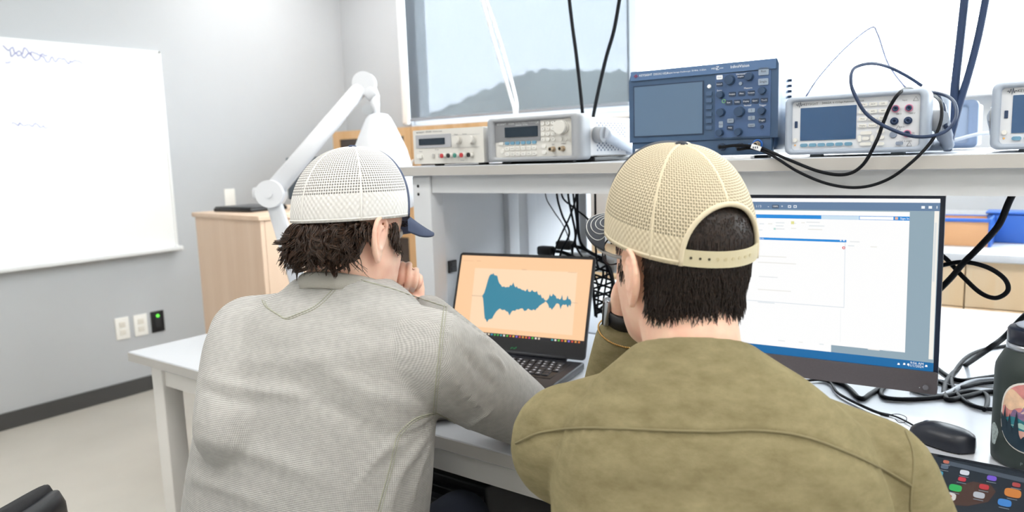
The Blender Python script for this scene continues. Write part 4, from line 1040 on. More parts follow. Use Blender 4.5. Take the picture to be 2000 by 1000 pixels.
def clipband(f_top, f_bot, n=36):
    up_, dn_ = [], []
    for i in range(n + 1):
        s = -SWd + 0.0032 + (2 * SWd - 0.0064) * i / n
        lim = (SHt - 0.003) * max(0, 1 - abs(s / (SWd - 0.003)) ** 2.6) ** (1 / 2.6)
        t = min(max(f_top(s), -lim), lim); b_ = max(min(f_bot(s), lim), -lim)
        if t < b_: t = b_
        up_.append((sc[0] + s, sc[1] + t)); dn_.append((sc[0] + s, sc[1] + b_ - 1e-5))
    return up_ + dn_[::-1]
patch('sticker_sky', mat('sticker pink sky', '#d98f8c', 0.6, noise=(60, 0.2)), inner, 1)
patch('sticker_cloud', mat('sticker cream cloud', '#efc9a8', 0.6, noise=(80, 0.15)), clipband(lambda s: 0.036 + 0.008 * math.sin(s * 120), lambda s: 0.012 + 0.004 * math.sin(s * 200)), 2)
patch('sticker_sun', mat('sticker sun', '#f6e3b0', 0.6), [(sc[0] - 0.004 + 0.017 * math.cos(a), sc[1] + 0.014 + 0.017 * math.sin(a)) for a in np.linspace(0, 2 * PI, 25)[:-1]], 3)
patch('sticker_mountain', mat('sticker violet mountain', '#8a6f94', 0.6, noise=(90, 0.3)), clipband(lambda s: 0.026 - abs(s + 0.012) * 1.0 + 0.006 * math.sin(s * 330) if True else 0, lambda s: -0.03), 4)
patch('sticker_snow', mat('sticker pale peak', '#d9b9b4', 0.6), clipband(lambda s: min(0.024 - abs(s + 0.008) * 1.2, 0.03), lambda s: min(0.012 + 0.006 * math.sin(s * 400), 0.026 - abs(s + 0.008) * 1.2)), 5)
patch('sticker_forest', mat('sticker teal hills', '#2f7f8c', 0.6, noise=(70, 0.25)), clipband(lambda s: -0.004 + 0.003 * math.sin(s * 150), lambda s: -0.024), 6)
patch('sticker_mist', mat('sticker mist', '#9fc6bd', 0.6), clipband(lambda s: -0.012 + 0.003 * math.sin(s * 260 + 1), lambda s: -0.018 + 0.002 * math.sin(s * 140)), 7)
patch('sticker_lake', mat('sticker peach lake', '#d9a79a', 0.6), clipband(lambda s: -0.022, lambda s: -0.034), 7)
patch('sticker_shore', mat('sticker navy trees', '#17303f', 0.6), clipband(lambda s: -0.032 + 0.004 * math.sin(s * 700) + max(0, (abs(s) - 0.022)) * 1.0, lambda s: -0.07), 8)
for s0, h_ in ((-0.046, 0.046), (-0.038, 0.034), (-0.028, 0.040), (0.030, 0.036), (0.042, 0.05)):
    patch('sticker_tree', MATS['sticker navy trees'], [(sc[0] + s0 - 0.005, sc[1] - 0.03), (sc[0] + s0 + 0.005, sc[1] - 0.03), (sc[0] + s0 + 0.0015, sc[1] - 0.03 + h_ * 0.6), (sc[0] + s0, sc[1] - 0.03 + h_), (sc[0] + s0 - 0.0015, sc[1] - 0.03 + h_ * 0.6)], 9)
st2 = patch('small_sticker', mat('small sticker silver', '#a9b6b4', 0.5, noise=(200, 0.4)), [(-0.066 + 0.011 * math.cos(a) * (1 + 0.2 * math.sin(3 * a)), 0.048 + 0.019 * math.sin(a)) for a in np.linspace(0, 2 * PI, 21)[:-1]], 0)
for i, ch in enumerate('PURIST'):
    a = ang0 + (-0.012 + i * 0.007) / R
    text(ch, 0.0075, 'lettering', mat('muted lettering', '#7c8a86', 0.5), bot, ((R + 0.0006) * math.cos(a), (R + 0.0006) * math.sin(a), 0.014), rot=(PI / 2, 0, a + PI / 2), align='CENTER')

# ---- mouse
mc = (atz(1790, 862, DESK) + atz(1885, 880, DESK)) / 2
ms = tag(empty('computer_mouse', (mc[0], mc[1] + 0.012, DESK), math.radians(66)), 'black wired mouse in front of the water bottle', 'mouse')
rings = []
for i in range(13):
    f_ = i / 12; y = -0.058 + 0.116 * f_; w_ = 0.033 * (max(0.0, 1 - abs((f_ - 0.5) * 2) ** 3.2)) ** 0.5 * (0.96 + 0.1 * (0.5 - f_)) + 0.0008; h_ = 0.031 * (max(0.0, 1 - abs((f_ - 0.42) / 0.58) ** 2.6)) ** 0.6 + 0.003
    rings.append([(w_ * math.copysign(abs(math.cos(a)) ** 0.8, math.cos(a)), y, max(0.0025, 0.004 + (h_) * max(0, math.sin(a)) ** 0.8) if math.sin(a) >= 0 else 0.0025) for a in np.linspace(0, 2 * PI, 25)[:-1]])
M_mouse = mat('satin black mouse', '#20242e', 0.38)
mb_ = MB().loft(rings).build('shell', M_mouse, ms)
MB().tube([(0, 0.054, 0.015), (0, 0.035, 0.029), (0, 0.012, 0.0345), (0, -0.004, 0.0352)], 0.0007, 5).build('button_seam', M_blackp, mb_)
MB().cyl((-0.0035, 0.028, 0.0285), (0.0035, 0.028, 0.0285), 0.0065, n=18).build('scroll_wheel', mat('grey rubber wheel', '#4b5260', 0.6), ms)
MB().rbox((0, 0, 0.0015), (0.045, 0.09, 0.003), 0.001).build('skate', M_blackp, ms)

# ---- tablet propped up on its stand cover
ta = atz(1800, 881, 0.815); tb = atz(2000, 927, 0.815)
TW, TH, TT = 0.30, 0.20, math.radians(75.2)
tab = tag(empty('tablet', (ta[0] - 0.02, ta[1], 0), 0), 'tablet with app icons on a dark screen, propped up at the bench edge', 'tablet')
tab.location = (ta[0] - 0.02 + TW / 2, ta[1] - TH * math.sin(TT), 0.815 - TH * math.cos(TT) + 0.0)
slab = empty('slab', (0, 0, 0)); slab.parent = tab; slab.rotation_euler = (-TT, 0, 0)
MB().rplate((0, 0.004, TH / 2), (TW, TH, 0.008), 0.012).build('shell', M_lapb, slab)
MB().rplate((0, -0.0003, TH / 2), (TW - 0.004, TH - 0.004, 0.0008), 0.010).build('glass', mat('black glass', '#0d1118', 0.08), slab)
to = np.array(tab.location); tu = np.array([0, math.sin(TT), math.cos(TT)])
S = Screen(slab, to, np.array([1.0, 0, 0]), tu, -0.0009)
S.rect('screen', glow('#1b2733', 0.8), (-TW / 2 + 0.008, 0.008), (TW / 2 - 0.008, TH - 0.009), 1)
P = S.px
wl = [P(1850, 975), P(1870, 950), P(1900, 942), P(1935, 948), P(1945, 962), P(1930, 982), P(1890, 990), P(1862, 988)]
S.poly('wallpaper_shape', glow('#4a3128', 0.9), wl, 2)
a = P(1842, 905); b_ = P(2010, 945)
S.poly('search_bar', glow('#4b5663', 0.9), [P(1845, 900), P(2010, 938), P(2010, 947), P(1844, 908)], 2)
icons = [(1848, 904, '#c9705a', .004), (1833, 926, '#39a0c0', .006), (1884, 925, '#d8dde6', .006), (1879, 938, '#c93a48', .005), (1937, 936, '#7a5ad0', .006), (1922, 953, '#c2363f', .006), (1866, 955, '#2fb45c', .008), (1912, 969, '#b9bec6', .007), (1978, 965, '#d0823c', .010), (1962, 984, '#3f86d0', .008), (1853, 971, '#d9d6d0', .009), (1985, 949, '#b04848', .005), (1845, 914, '#5b6a7c', .005)]
for x, y, c, r_ in icons:
    q = P(x, y); S.poly('app_icon', glow(c, 0.9), [(q[0] + r_ * math.copysign(abs(math.cos(t)) ** 0.6, math.cos(t)), q[1] + r_ * math.copysign(abs(math.sin(t)) ** 0.6, math.sin(t))) for t in np.linspace(0, 2 * PI, 21)[:-1]], 4)
    S.rect('icon_caption', glow('#8d98a4', 0.8), (q[0] - 0.006, q[1] - r_ - 0.0048), (q[0] + 0.006, q[1] - r_ - 0.0034), 4)
    if c == '#d9d6d0': S.poly('icon_mark', glow('#b5483a', 0.9), [(q[0] + 0.004 * math.cos(t), q[1] + 0.004 * math.sin(t)) for t in np.linspace(0, 2 * PI, 13)[:-1]], 5)
zt = tab.location.z - DESK
yb_ = TH * math.sin(TT)
MB().add([(-TW / 2 + 0.02, yb_ * 0.95, zt * 0 + TH * math.cos(TT) * 0.9), (TW / 2 - 0.02, yb_ * 0.95, TH * math.cos(TT) * 0.9), (TW / 2 - 0.02, yb_ + 0.02, -zt + 0.002), (-TW / 2 + 0.02, yb_ + 0.02, -zt + 0.002),
          (-TW / 2 + 0.02, yb_ * 0.95 + 0.004, TH * math.cos(TT) * 0.9), (TW / 2 - 0.02, yb_ * 0.95 + 0.004, TH * math.cos(TT) * 0.9), (TW / 2 - 0.02, yb_ + 0.025, -zt + 0.0), (-TW / 2 + 0.02, yb_ + 0.025, -zt + 0.0)],
         [(0, 1, 2, 3), (7, 6, 5, 4), (0, 4, 5, 1), (2, 6, 7, 3), (0, 3, 7, 4), (1, 5, 6, 2)]).build('stand_flap', M_blackp, tab)
# ================================================================== cords and cables
M_cord = mat('black rubber cord', '#0a0d14', 0.6, spec=0.2)
M_cordg = mat('grey cord', '#8b9099', 0.45)
M_cordw = mat('white cord', '#eff0f2', 0.4)
M_probe = mat('slate probe lead', '#2c3b58', 0.5, spec=0.3)
M_thin = mat('pale lilac lead', '#8c95b4', 0.5)
def cord(label, pts, r, m, name='power_cable', cat='cord', group=None, sub=8, n=7):
    return tag(MB().tube(spline(pts, sub), r, n).build(name, m), label, cat, group)
Yb = 1.84
def Y(x, y, d): return tuple(aty(x, y, d))
def Zd(x, y, z=DESK, dz=0.005): p = atz(x, y, z + dz); return tuple(p)
# hanging from the ceiling
def hang(q):
    a, b = np.array(q[0]), np.array(q[1]); d = (a - b) * 0.9; out = [tuple(p) for p in q]
    while out[0][2] + d[2] < ZC - 0.02: out.insert(0, tuple(np.array(out[0]) + d)); d[0] *= 0.85
    p = np.array(out[0]); out.insert(0, (p[0] + d[0] * 0.5, p[1], ZC))
    return out
top = lambda p: (p[0] + 0.02, p[1], ZC)
for dx, lb in ((0, 'white cord of a hanging pair behind the function generator, left strand'), (13, 'white cord of a hanging pair behind the function generator, right strand')):
    q = [Y(942 + dx * 0.6, 0, 1.83), Y(968 + dx * 0.9, 90, 1.83), Y(998 + dx * 0.7, 190, 1.83), Y(1006 + dx * 0.2, 224, 1.84), Y(1006, 262, 1.85)]
    q = hang(q) + [(q[-1][0], 1.845, SHELF + 0.006)]
    cord(lb, q, 0.0052, M_cordw, group='white hanging cords')
for pts, lb in (([(1112, 0), (1118, 50), (1126, 110), (1136, 200), (1139, 240)], 'black cord hanging from the ceiling just right of the function generator face'), ([(1210, 0), (1199, 60), (1182, 120), (1163, 205), (1158, 245)], 'black cord hanging from the ceiling above the perforated case')):
    q = [Y(x, y, 1.83) for x, y in pts]; s = q[0][0] - q[1][0]
    q = hang(q) + [(q[-1][0], 1.84, SHELF + 0.006)]
    cord(lb, q, 0.0052, M_cord, group='black hanging cords')
for pts, lb, r in (([(1884, 0), (1874, 90), (1866, 160), (1862, 210), (1853, 285)], 'thick dark cord hanging right of the multimeter, left one', 0.0085), ([(1925, 0), (1911, 70), (1893, 140), (1873, 205), (1856, 270)], 'thick dark cord hanging right of the multimeter, right one', 0.0075)):
    q = [Y(x, y, 1.80) for x, y in pts]; s = q[0][0] - q[1][0]
    q = hang(q) + [(q[-1][0] - 0.005, 1.80, SHELF + 0.010)]
    cord(lb, q, r, MATS['slate probe lead'], group='thick hanging cords')
# leads around the multimeter
f_ = 1.44
cord('thin pale lead arching above the multimeter', [Y(1572, 192, 1.62), Y(1600, 150, 1.6), Y(1650, 95, 1.6), Y(1700, 55, 1.6), Y(1714, 66, 1.6), Y(1735, 125, 1.6), Y(1768, 170, 1.6), Y(1790, 185, 1.62)], 0.0017, M_thin, 'test_lead', 'lead')
cord('slate lead looping in front of the multimeter keys and jacks', [Y(1800, 167, 1.60), Y(1770, 148, 1.58), Y(1735, 131, 1.55), Y(1700, 124, 1.5), Y(1668, 134, 1.46), Y(1662, 160, 1.43), Y(1672, 190, 1.42), Y(1695, 225, 1.42), Y(1740, 252, 1.42), Y(1790, 267, 1.43), Y(1840, 260, 1.45), Y(1865, 235, 1.48), Y(1866, 205, 1.52), Y(1850, 188, 1.56), Y(1820, 180, 1.6), Y(1812, 182, 1.66)], 0.0031, M_probe, 'test_lead', 'lead')
cord('black probe cable sagging over the shelf edge from oscilloscope to multimeter top', [Y(1405, 288, 1.463), Y(1440, 284, 1.455), Y(1485, 289, 1.445), Y(1540, 312, 1.425), Y(1600, 335, 1.42), Y(1650, 341, 1.42), Y(1685, 322, 1.42), Y(1712, 275, 1.42), Y(1725, 240, 1.435), Y(1740, 205, 1.435), Y(1758, 180, 1.45), Y(1775, 173, 1.55), Y(1790, 180, 1.60)], 0.0031, M_cord, 'probe_cable', 'cable')
cord('black probe cable with the lowest sag below the shelf edge', [Y(1440, 292, 1.463), Y(1470, 290, 1.455), Y(1505, 302, 1.435), Y(1560, 336, 1.42), Y(1620, 360, 1.42), Y(1680, 366, 1.42), Y(1735, 350, 1.42), Y(1785, 313, 1.42), Y(1822, 272, 1.44), Y(1838, 235, 1.46), Y(1837, 200, 1.50), Y(1822, 184, 1.6)], 0.0028, M_cord, 'probe_cable', 'cable')
cord('short grey probe end clipped at the right side of the multimeter', [Y(1812, 178, 1.62), Y(1835, 188, 1.6), Y(1845, 225, 1.56), Y(1848, 250, 1.54)], [0.002] * 12 + [0.005] * 8 + [0.004] * 5, M_probe, 'probe_clip', 'probe')
q = Y(1478, 288, 1.445); tg = tag(empty('cable_tag', q), 'white paper tag tied to the probe cable under the oscilloscope', 'tag')
MB().rbox((0, -0.004, 0), (0.020, 0.0012, 0.009), 0.0004, M=Matrix.Rotation(0.35, 4, 'Y')).build('paper', mat('white paper', '#f1f2f4', 0.7), tg)
for i in range(3): MB().span((-0.006 + 0.004 * i, -0.0052, -0.002), (-0.004 + 0.004 * i, -0.0048, 0.002)).build('writing', M_lab, tg)
cord('pale grey cord lying behind the right multimeter', [Y(1830, 282, 1.95), Y(1870, 272, 1.95), Y(1910, 262, 1.95), Y(1950, 258, 1.97)], 0.004, M_hdl)

# cables behind the laptop, rising to the shelf
rr = random.Random(4)
bund = [([(1088, 383), (1098, 420), (1112, 455), (1096, 492), (1085, 540)], 'runs straight down'), ([(1125, 383), (1112, 425), (1093, 465), (1082, 497), (1075, 540)], 'crosses to the left'), ([(1110, 383), (1117, 420), (1124, 460), (1118, 490), (1120, 560)], 'bulges to the right'),
        ([(1120, 383), (1127, 440), (1125, 480), (1150, 520), (1168, 560), (1165, 620)], 'swings right past the laptop corner'), ([(1098, 383), (1120, 405), (1150, 430), (1175, 470), (1185, 530), (1178, 590)], 'makes the widest swing to the right'),
        ([(1165, 505), (1178, 530), (1172, 560), (1160, 590), (1180, 615)], 'hangs lowest beside the laptop screen'), ([(1130, 455), (1148, 490), (1180, 508), (1196, 545), (1188, 585), (1168, 608)], 'loops beside the tan cap'), ([(1066, 383), (1080, 410), (1100, 440), (1112, 470), (1118, 500)], 'is the thinnest and leftmost')]
for i, (pts, lb) in enumerate(bund):
    yy = 1.72 + 0.012 * i
    q = [Y(x, y, yy + 0.01 * math.sin(j * 2 + i)) for j, (x, y) in enumerate(pts)]
    q = [(q[0][0], q[0][1], SHELF - 0.03)] + q
    cord('black cable behind the laptop that ' + lb, q, 0.0016 if i == 7 else rr.uniform(0.0026, 0.0042), M_cord, 'cable', 'cable', 'cables behind the laptop')
# net-like cable sleeve: rungs between two strands
sl = tag(empty('cable_sleeve', Y(1178, 560, 1.70)), 'black open net cable sleeve beside the right edge of the laptop screen', 'cable sleeve')
o0 = np.array(sl.location)
def netpath(f, s): # s in -1..1 across
    px = 1165 + 14 * math.sin(f * 2.2) + s * (12 + 8 * math.sin(f * 3.0)); return np.array(Y(px, 500 + 118 * f, 1.70 + 0.012 * s)) - o0
for s in (-1, 1): MB().tube([netpath(i / 12, s) for i in range(13)], 0.004, 6).build('strand', M_cord, sl)
for k in range(7):
    a, b_ = (k + 0.1) / 7.2, (k + 0.9) / 7.2
    MB().tube([netpath(a, -1), netpath((a + b_) / 2, 0), netpath(b_, 1)], 0.003, 6).build('rung', M_cord, sl); MB().tube([netpath(b_, -1), netpath((a + b_) / 2, 0.1), netpath(a, 1)], 0.003, 6).build('rung', M_cord, sl)
# power adapters and plugs on the bench behind the laptop
p = Y(1075, 490, 1.76); ad = tag(empty('plug', (p[0], 1.76, p[2] - 0.012)), 'black power plug behind the laptop screen, left one', 'plug', 'plugs behind the laptop')
MB().rbox((-0.015, 0, 0.012), (0.05, 0.028, 0.026), 0.006).build('body', M_blackp, ad); MB().tube(spline([(0.01, 0, 0.012), (0.05, 0.0, 0.008), (0.10, 0.01, -0.02), (0.12, 0.01, -0.08)], 5), 0.005).build('lead', M_cord, ad)
p = Y(1108, 480, 1.78); ad = tag(empty('plug', (p[0], 1.79, p[2] - 0.012)), 'black power plug behind the laptop screen, right one', 'plug', 'plugs behind the laptop')
MB().rbox((-0.015, 0, 0.012), (0.05, 0.028, 0.026), 0.006).build('body', M_blackp, ad); MB().tube(spline([(0.01, 0, 0.012), (0.06, 0.0, 0.0), (0.12, 0.01, -0.04), (0.14, 0.01, -0.1)], 5), 0.005).build('lead', M_cord, ad)
ps = tag(empty('power_strip', (-1.10, 1.79, 1.0)), 'white power strip on the shelf frame behind the laptop', 'power strip')
ps.location = (-1.02, 1.825, 0.985)
MB().rbox((0, 0, 0), (0.34, 0.03, 0.05), 0.006).build('body', M_white, ps)
for i in range(5): MB().rbox((-0.13 + i * 0.065, -0.016, 0), (0.03, 0.004, 0.03), 0.002).build('socket', M_face, ps)
for x in (-0.10, 0.10): MB().span((x - 0.01, 0.008, 0.0), (x + 0.01, 0.013, 0.25)).build('bracket', M_rack, ps)
tag(MB().rbox((-0.84, 1.72, DESK + 0.012), (0.22, 0.16, 0.024), 0.004, rz=0.2).build('paper_pile', mat('white paper', '#f1f2f4', 0.7)), 'white papers on the bench behind the laptop corner', 'papers')

# cords right of the monitor
cord('black cord dropping from under the shelf to the monitor back', [Y(1985, 365, 1.62), Y(1970, 395, 1.63), Y(1950, 440, 1.64), Y(1915, 480, 1.66), Y(1880, 515, 1.68), Y(1855, 545, 1.70), Y(1800, 600, 1.72)], 0.0062, M_cord, group='cords behind the monitor')
cord('black cord making a wide loop right of the monitor', [Y(1800, 530, 1.72), Y(1845, 517, 1.70), Y(1885, 512, 1.68), Y(1930, 523, 1.67), Y(1962, 545, 1.67), Y(1968, 568, 1.67), Y(1945, 582, 1.67), Y(1915, 572, 1.68), Y(1880, 540, 1.69), Y(1845, 503, 1.71), Y(1810, 480, 1.73)], 0.0045, M_cord, group='cords behind the monitor')
cord('black cord rising behind the bottle to the upper right edge', [Y(2040, 590, 1.75), Y(2000, 618, 1.72), Y(1960, 660, 1.68), Y(1925, 685, 1.66), Zd(1888, 712), Zd(1862, 728), Zd(1846, 752), Zd(1850, 780), Zd(1885, 775), Zd(1935, 765), Zd(2010, 772)], 0.0055, M_cord)
cord('black cord curving beside the bottle shoulder', [Zd(2010, 668), Zd(1960, 676), Zd(1920, 683), Zd(1885, 700), Zd(1860, 735), Zd(1866, 765), Zd(1900, 792), Zd(1950, 800), Zd(2010, 795)], 0.0045, M_cord)
cord('black cord lying flat right of the monitor corner', [Zd(1800, 690), Zd(1832, 720), Zd(1870, 742), Zd(1920, 738), Zd(2005, 725)], 0.005, M_cord)
cord('black cord crossing beneath the monitor corner', [Zd(1790, 730), Zd(1832, 745), Zd(1868, 757), Zd(1920, 748), Zd(2005, 745)], 0.0045, M_cord)
cord('grey cord among the black cords beside the bottle', [Zd(1780, 760), Zd(1825, 772), Zd(1850, 768), Zd(1890, 748), Zd(1930, 742), Zd(2005, 740)], 0.0055, M_cordg)
cord('long black cord along the bench below the monitor chin', [Zd(1740, 745), Zd(1722, 762), Zd(1728, 776), Zd(1770, 780), Zd(1830, 776), Zd(1890, 765), Zd(1925, 770), Zd(1928, 790), Zd(1922, 800)], 0.0048, M_cord)
cord('black cord hanging under the middle of the monitor', [Zd(1600, 735), Zd(1650, 752), Zd(1680, 778), Zd(1702, 768), Zd(1730, 750), Zd(1760, 735)], 0.0052, M_cord)
cord('thin black cord lying under the monitor near the olive shoulder', [Zd(1560, 745), Zd(1600, 742), Zd(1622, 748), Zd(1640, 770), Zd(1700, 800), Zd(1735, 812)], 0.003, M_cord)
cord('thin mouse cord running to the black mouse', [Zd(1720, 806, dz=0.003), Zd(1745, 812, dz=0.003), Zd(1768, 822, dz=0.003), Zd(1790, 834, dz=0.005), Zd(1815, 846, dz=0.012)], 0.0017, M_cord, 'mouse_cable')
cord('tiny wire loop beside the mouse cord', [Zd(1735, 810, dz=.002), Zd(1755, 809, dz=.003), Zd(1770, 815, dz=.003), Zd(1768, 824, dz=.003), Zd(1756, 825, dz=.003), Zd(1748, 818, dz=.003)], 0.0007, M_cord, 'wire')
# ================================================================== the two men
def V(*a): return np.array(a, float)
def unit(v): v = np.array(v, float); return v / np.linalg.norm(v)

def remesh(mb, voxel, it=6, fac=0.5):
    o = mb.build('tmp', None)
    m = o.modifiers.new('r', 'REMESH'); m.mode = 'VOXEL'; m.voxel_size = voxel; m.use_smooth_shade = True
    if it:
        s = o.modifiers.new('s', 'SMOOTH'); s.iterations = it; s.factor = fac
    dg = bpy.context.evaluated_depsgraph_get()
    me = bpy.data.meshes.new_from_object(o.evaluated_get(dg)); old = o.data
    bpy.data.objects.remove(o); bpy.data.meshes.remove(old)
    return me
def get_co(me):
    a = np.empty(len(me.vertices) * 3); me.vertices.foreach_get('co', a); return a.reshape(-1, 3)
def get_no(me):
    a = np.empty(len(me.vertices) * 3); me.vertices.foreach_get('normal', a); return a.reshape(-1, 3)
def set_co(me, co): me.vertices.foreach_set('co', co.ravel()); me.update()
def bvh_of(me):
    co = get_co(me); return BVHTree.FromPolygons([tuple(p) for p in co], [tuple(p.vertices) for p in me.polygons])
def on_surface(bvh, pts):
    out = []
    for x, y in pts:
        d = Vector(ray(x, y)).normalized(); h = bvh.ray_cast(Vector(CL), d)
        if h[0] is not None: out.append((np.array(h[0]), np.array(h[1])))
    return out
def dense(pts, k=6): return [p[:2] for p in spline([(x, y, 0) for x, y in pts], k)]
def fold(me, bvh, px, width, height, asym=0.0):
    """raise (or press) a crease along a line on the cloth"""
    line = on_surface(bvh, dense(px, 5))
    if len(line) < 2: return
    P = np.array([l[0] for l in line]); n = len(P)
    taper = np.sin(np.linspace(0.12, PI - 0.12, n)) ** 0.6
    co = get_co(me); no = get_no(me)
    lo, hi = P.min(0) - 4 * width, P.max(0) + 4 * width
    idx = np.where(np.all((co > lo) & (co < hi), axis=1))[0]
    if len(idx) == 0: return
    best = np.full(len(idx), 1e9); tw = np.zeros(len(idx))
    for i in range(n):
        d = np.linalg.norm(co[idx] - P[i], axis=1); m = d < best; best[m] = d[m]; tw[m] = taper[i]
    co[idx] += no[idx] * (height * tw * np.exp(-(best / width) ** 2))[:, None]
    set_co(me, co)
def seam(name, bvh, px, r, m, parent, lift=0.0004, k=8, n=5):
    line = on_surface(bvh, dense(px, k))
    if len(line) < 3: return
    return MB().tube([p + nn * lift for p, nn in line], r, n).build(name, m, parent)

def ring(c, r, f, w, db, df, ex=2.3, n=40):
    out = []
    for k in range(n):
        a = 2 * PI * k / n; s, co = math.sin(a), math.cos(a)
        x = w * math.copysign(abs(s) ** (2 / ex), s); y = (df if co > 0 else db) * math.copysign(abs(co) ** (2 / ex), co)
        out.append(c + r * x + f * y)
    return out
def blend(tab, z):
    zs = [t[0] for t in tab]; return [np.interp(z, zs, [t[i] for t in tab]) for i in range(1, len(tab[0]))]

def head_shape(mb, M, jaw=1.0):
    """closed head with face; head frame: x right, y forward, z up, origin between the ears"""
    #      z     half-width front  back
    tab = [(-.128, .006, .060, -.030), (-.124, .026, .078, -.010), (-.112, .041, .088, .012), (-.095, .051 * jaw, .088, .030), (-.075, .058 * jaw, .089, .046), (-.050, .064 * jaw, .091, .066),
           (-.025, .068, .090, .084), (0.0, .071, .088, .095), (.025, .074, .091, .100), (.05, .075, .090, .101), (.075, .070, .080, .093), (.095, .056, .062, .076), (.108, .036, .040, .050), (.114, .010, .012, .014)]
    zs = np.interp(np.linspace(0, 1, 46), np.linspace(0, 1, len(tab)), [t[0] for t in tab]); rings = []
    for z in zs:
        w, df, db = blend(tab, z); rg = []
        for k in range(72):
            a = 2 * PI * k / 72; s, c = math.sin(a), math.cos(a)
            x = w * math.copysign(abs(s) ** 0.88, s); y = (df if c > 0 else db) * math.copysign(abs(c) ** 0.92, c)
            if c > 0:
                g = lambda x0, z0, sx, sz: math.exp(-((x - x0) / sx) ** 2 - ((z - z0) / sz) ** 2)
                y += 0.024 * g(0, -.030, .011, .013) + 0.012 * g(0, -.008, .009, .020) + 0.004 * g(0, .028, .040, .010)
                y -= 0.011 * (g(.031, .004, .015, .011) + g(-.031, .004, .015, .011))
                y += 0.006 * (g(.031, .002, .009, .007) + g(-.031, .002, .009, .007))
                y += 0.006 * g(0, -.062, .020, .006) + 0.005 * g(0, -.074, .018, .006) - 0.004 * g(0, -.068, .022, .003) + 0.006 * g(0, -.104, .020, .012)
                y += 0.004 * (g(.045, -.03, .016, .018) + g(-.045, -.03, .016, .018))
            rg.append(M @ Vector((x, y, z)))
        rings.append(rg)
    mb.loft(rings)
def ear_shape(mb, M, side, out=0.35, wide=1.0):
    """ear in head frame at the side of the head"""
    E = M @ Matrix.Translation((side * 0.0750, -0.012, -0.010)) @ Matrix.Scale(1.1, 4) @ Matrix.Rotation(side * out, 4, 'Z') @ Matrix.Rotation(-0.12, 4, 'X') @ Matrix.Diagonal((1, wide, 1, 1))
    rim = [(0, .010, -.010), (side * .003, .012, .012), (side * .007, .006, .028), (side * .009, -.008, .034), (side * .010, -.020, .027), (side * .010, -.025, .010), (side * .009, -.021, -.008), (side * .006, -.012, -.022), (side * .003, -.003, -.031), (0, .005, -.028), (0, .009, -.018)]
    mb.tube([E @ Vector(p) for p in spline(rim, 4)], 0.0042, 8)
    rings = []
    for f_ in np.linspace(0, 1, 9):
        c = Vector((side * .004, -.006 - .002 * f_, -.027 + .056 * f_)); w = .0155 * math.sin(PI * (0.12 + 0.80 * f_)) + .002
        rings.append([E @ (c + Vector((.0030 * math.cos(t), w * math.sin(t), 0))) for t in np.linspace(0, 2 * PI, 17)[:-1]])
    mb.loft(rings)
    anti = [(side * .005, .004, -.012), (side * .006, -.006, -.012), (side * .008, -.012, .002), (side * .008, -.008, .016), (side * .007, .002, .020)]
    mb.tube([E @ Vector(p) for p in spline(anti, 4)], 0.0034, 7)

def hand_shape(mb, W, K, palm_n, side_v, fingers, thumb, slim=1.0):
    """W wrist, K middle knuckle, palm normal, side axis towards the little finger; fingers: list of polylines"""
    W, K = V(*W), V(*K); d = unit(K - W); s = unit(side_v); n = unit(palm_n)
    rings = []
    for f_, w, t in ((-.15, .026, .020), (0, .028, .019), (.25, .033, .0185), (.55, .039, .0175), (.85, .041, .0155), (1.02, .039, .0125)):
        w *= slim; t *= slim; c = W + (K - W) * f_; rings.append([c + s * (w * math.copysign(abs(math.cos(a)) ** .8, math.cos(a))) + n * (t * math.copysign(abs(math.sin(a)) ** .9, math.sin(a))) for a in np.linspace(0, 2 * PI, 25)[:-1]])
    mb.loft(rings)
    for pl, rad in fingers:
        q = spline(pl, 4); rr_ = np.interp(np.linspace(0, 1, len(q)), np.linspace(0, 1, len(rad)), rad); mb.tube(q, list(rr_), 12)
        mb.add(*ball(q[-1], rr_[-1]))
    q = spline(thumb[0], 4); rr_ = np.interp(np.linspace(0, 1, len(q)), np.linspace(0, 1, len(thumb[1])), thumb[1]); mb.tube(q, list(rr_), 12); mb.add(*ball(q[-1], rr_[-1]))
def ball(c, r, n=12, m=8):
    vs = []; fs = []
    for j in range(m + 1):
        p = PI * j / m
        for k in range(n):
            t = 2 * PI * k / n; vs.append((c[0] + r * math.sin(p) * math.cos(t), c[1] + r * math.sin(p) * math.sin(t), c[2] + r * math.cos(p)))
    for j in range(m):
        for k in range(n): fs.append((j * n + k, (j + 1) * n + k, (j + 1) * n + (k + 1) % n, j * n + (k + 1) % n))
    return vs, fs, True

def rot_head(origin, yaw, pitch=0.0, roll=0.0):
    return Matrix.Translation(origin) @ Matrix.Rotation(yaw, 4, 'Z') @ Matrix.Rotation(-pitch, 4, 'X') @ Matrix.Rotation(roll, 4, 'Y')

def limb(mb, pts, rad, infl=0.0, n=20, sub=6):
    q = spline(pts, sub); r = np.interp(np.linspace(0, 1, len(q)), np.linspace(0, 1, len(rad)), rad) + infl
    mb.tube(q, list(r), n); mb.add(*ball(q[0], r[0], 16, 10)); mb.add(*ball(q[-1], r[-1], 16, 10))

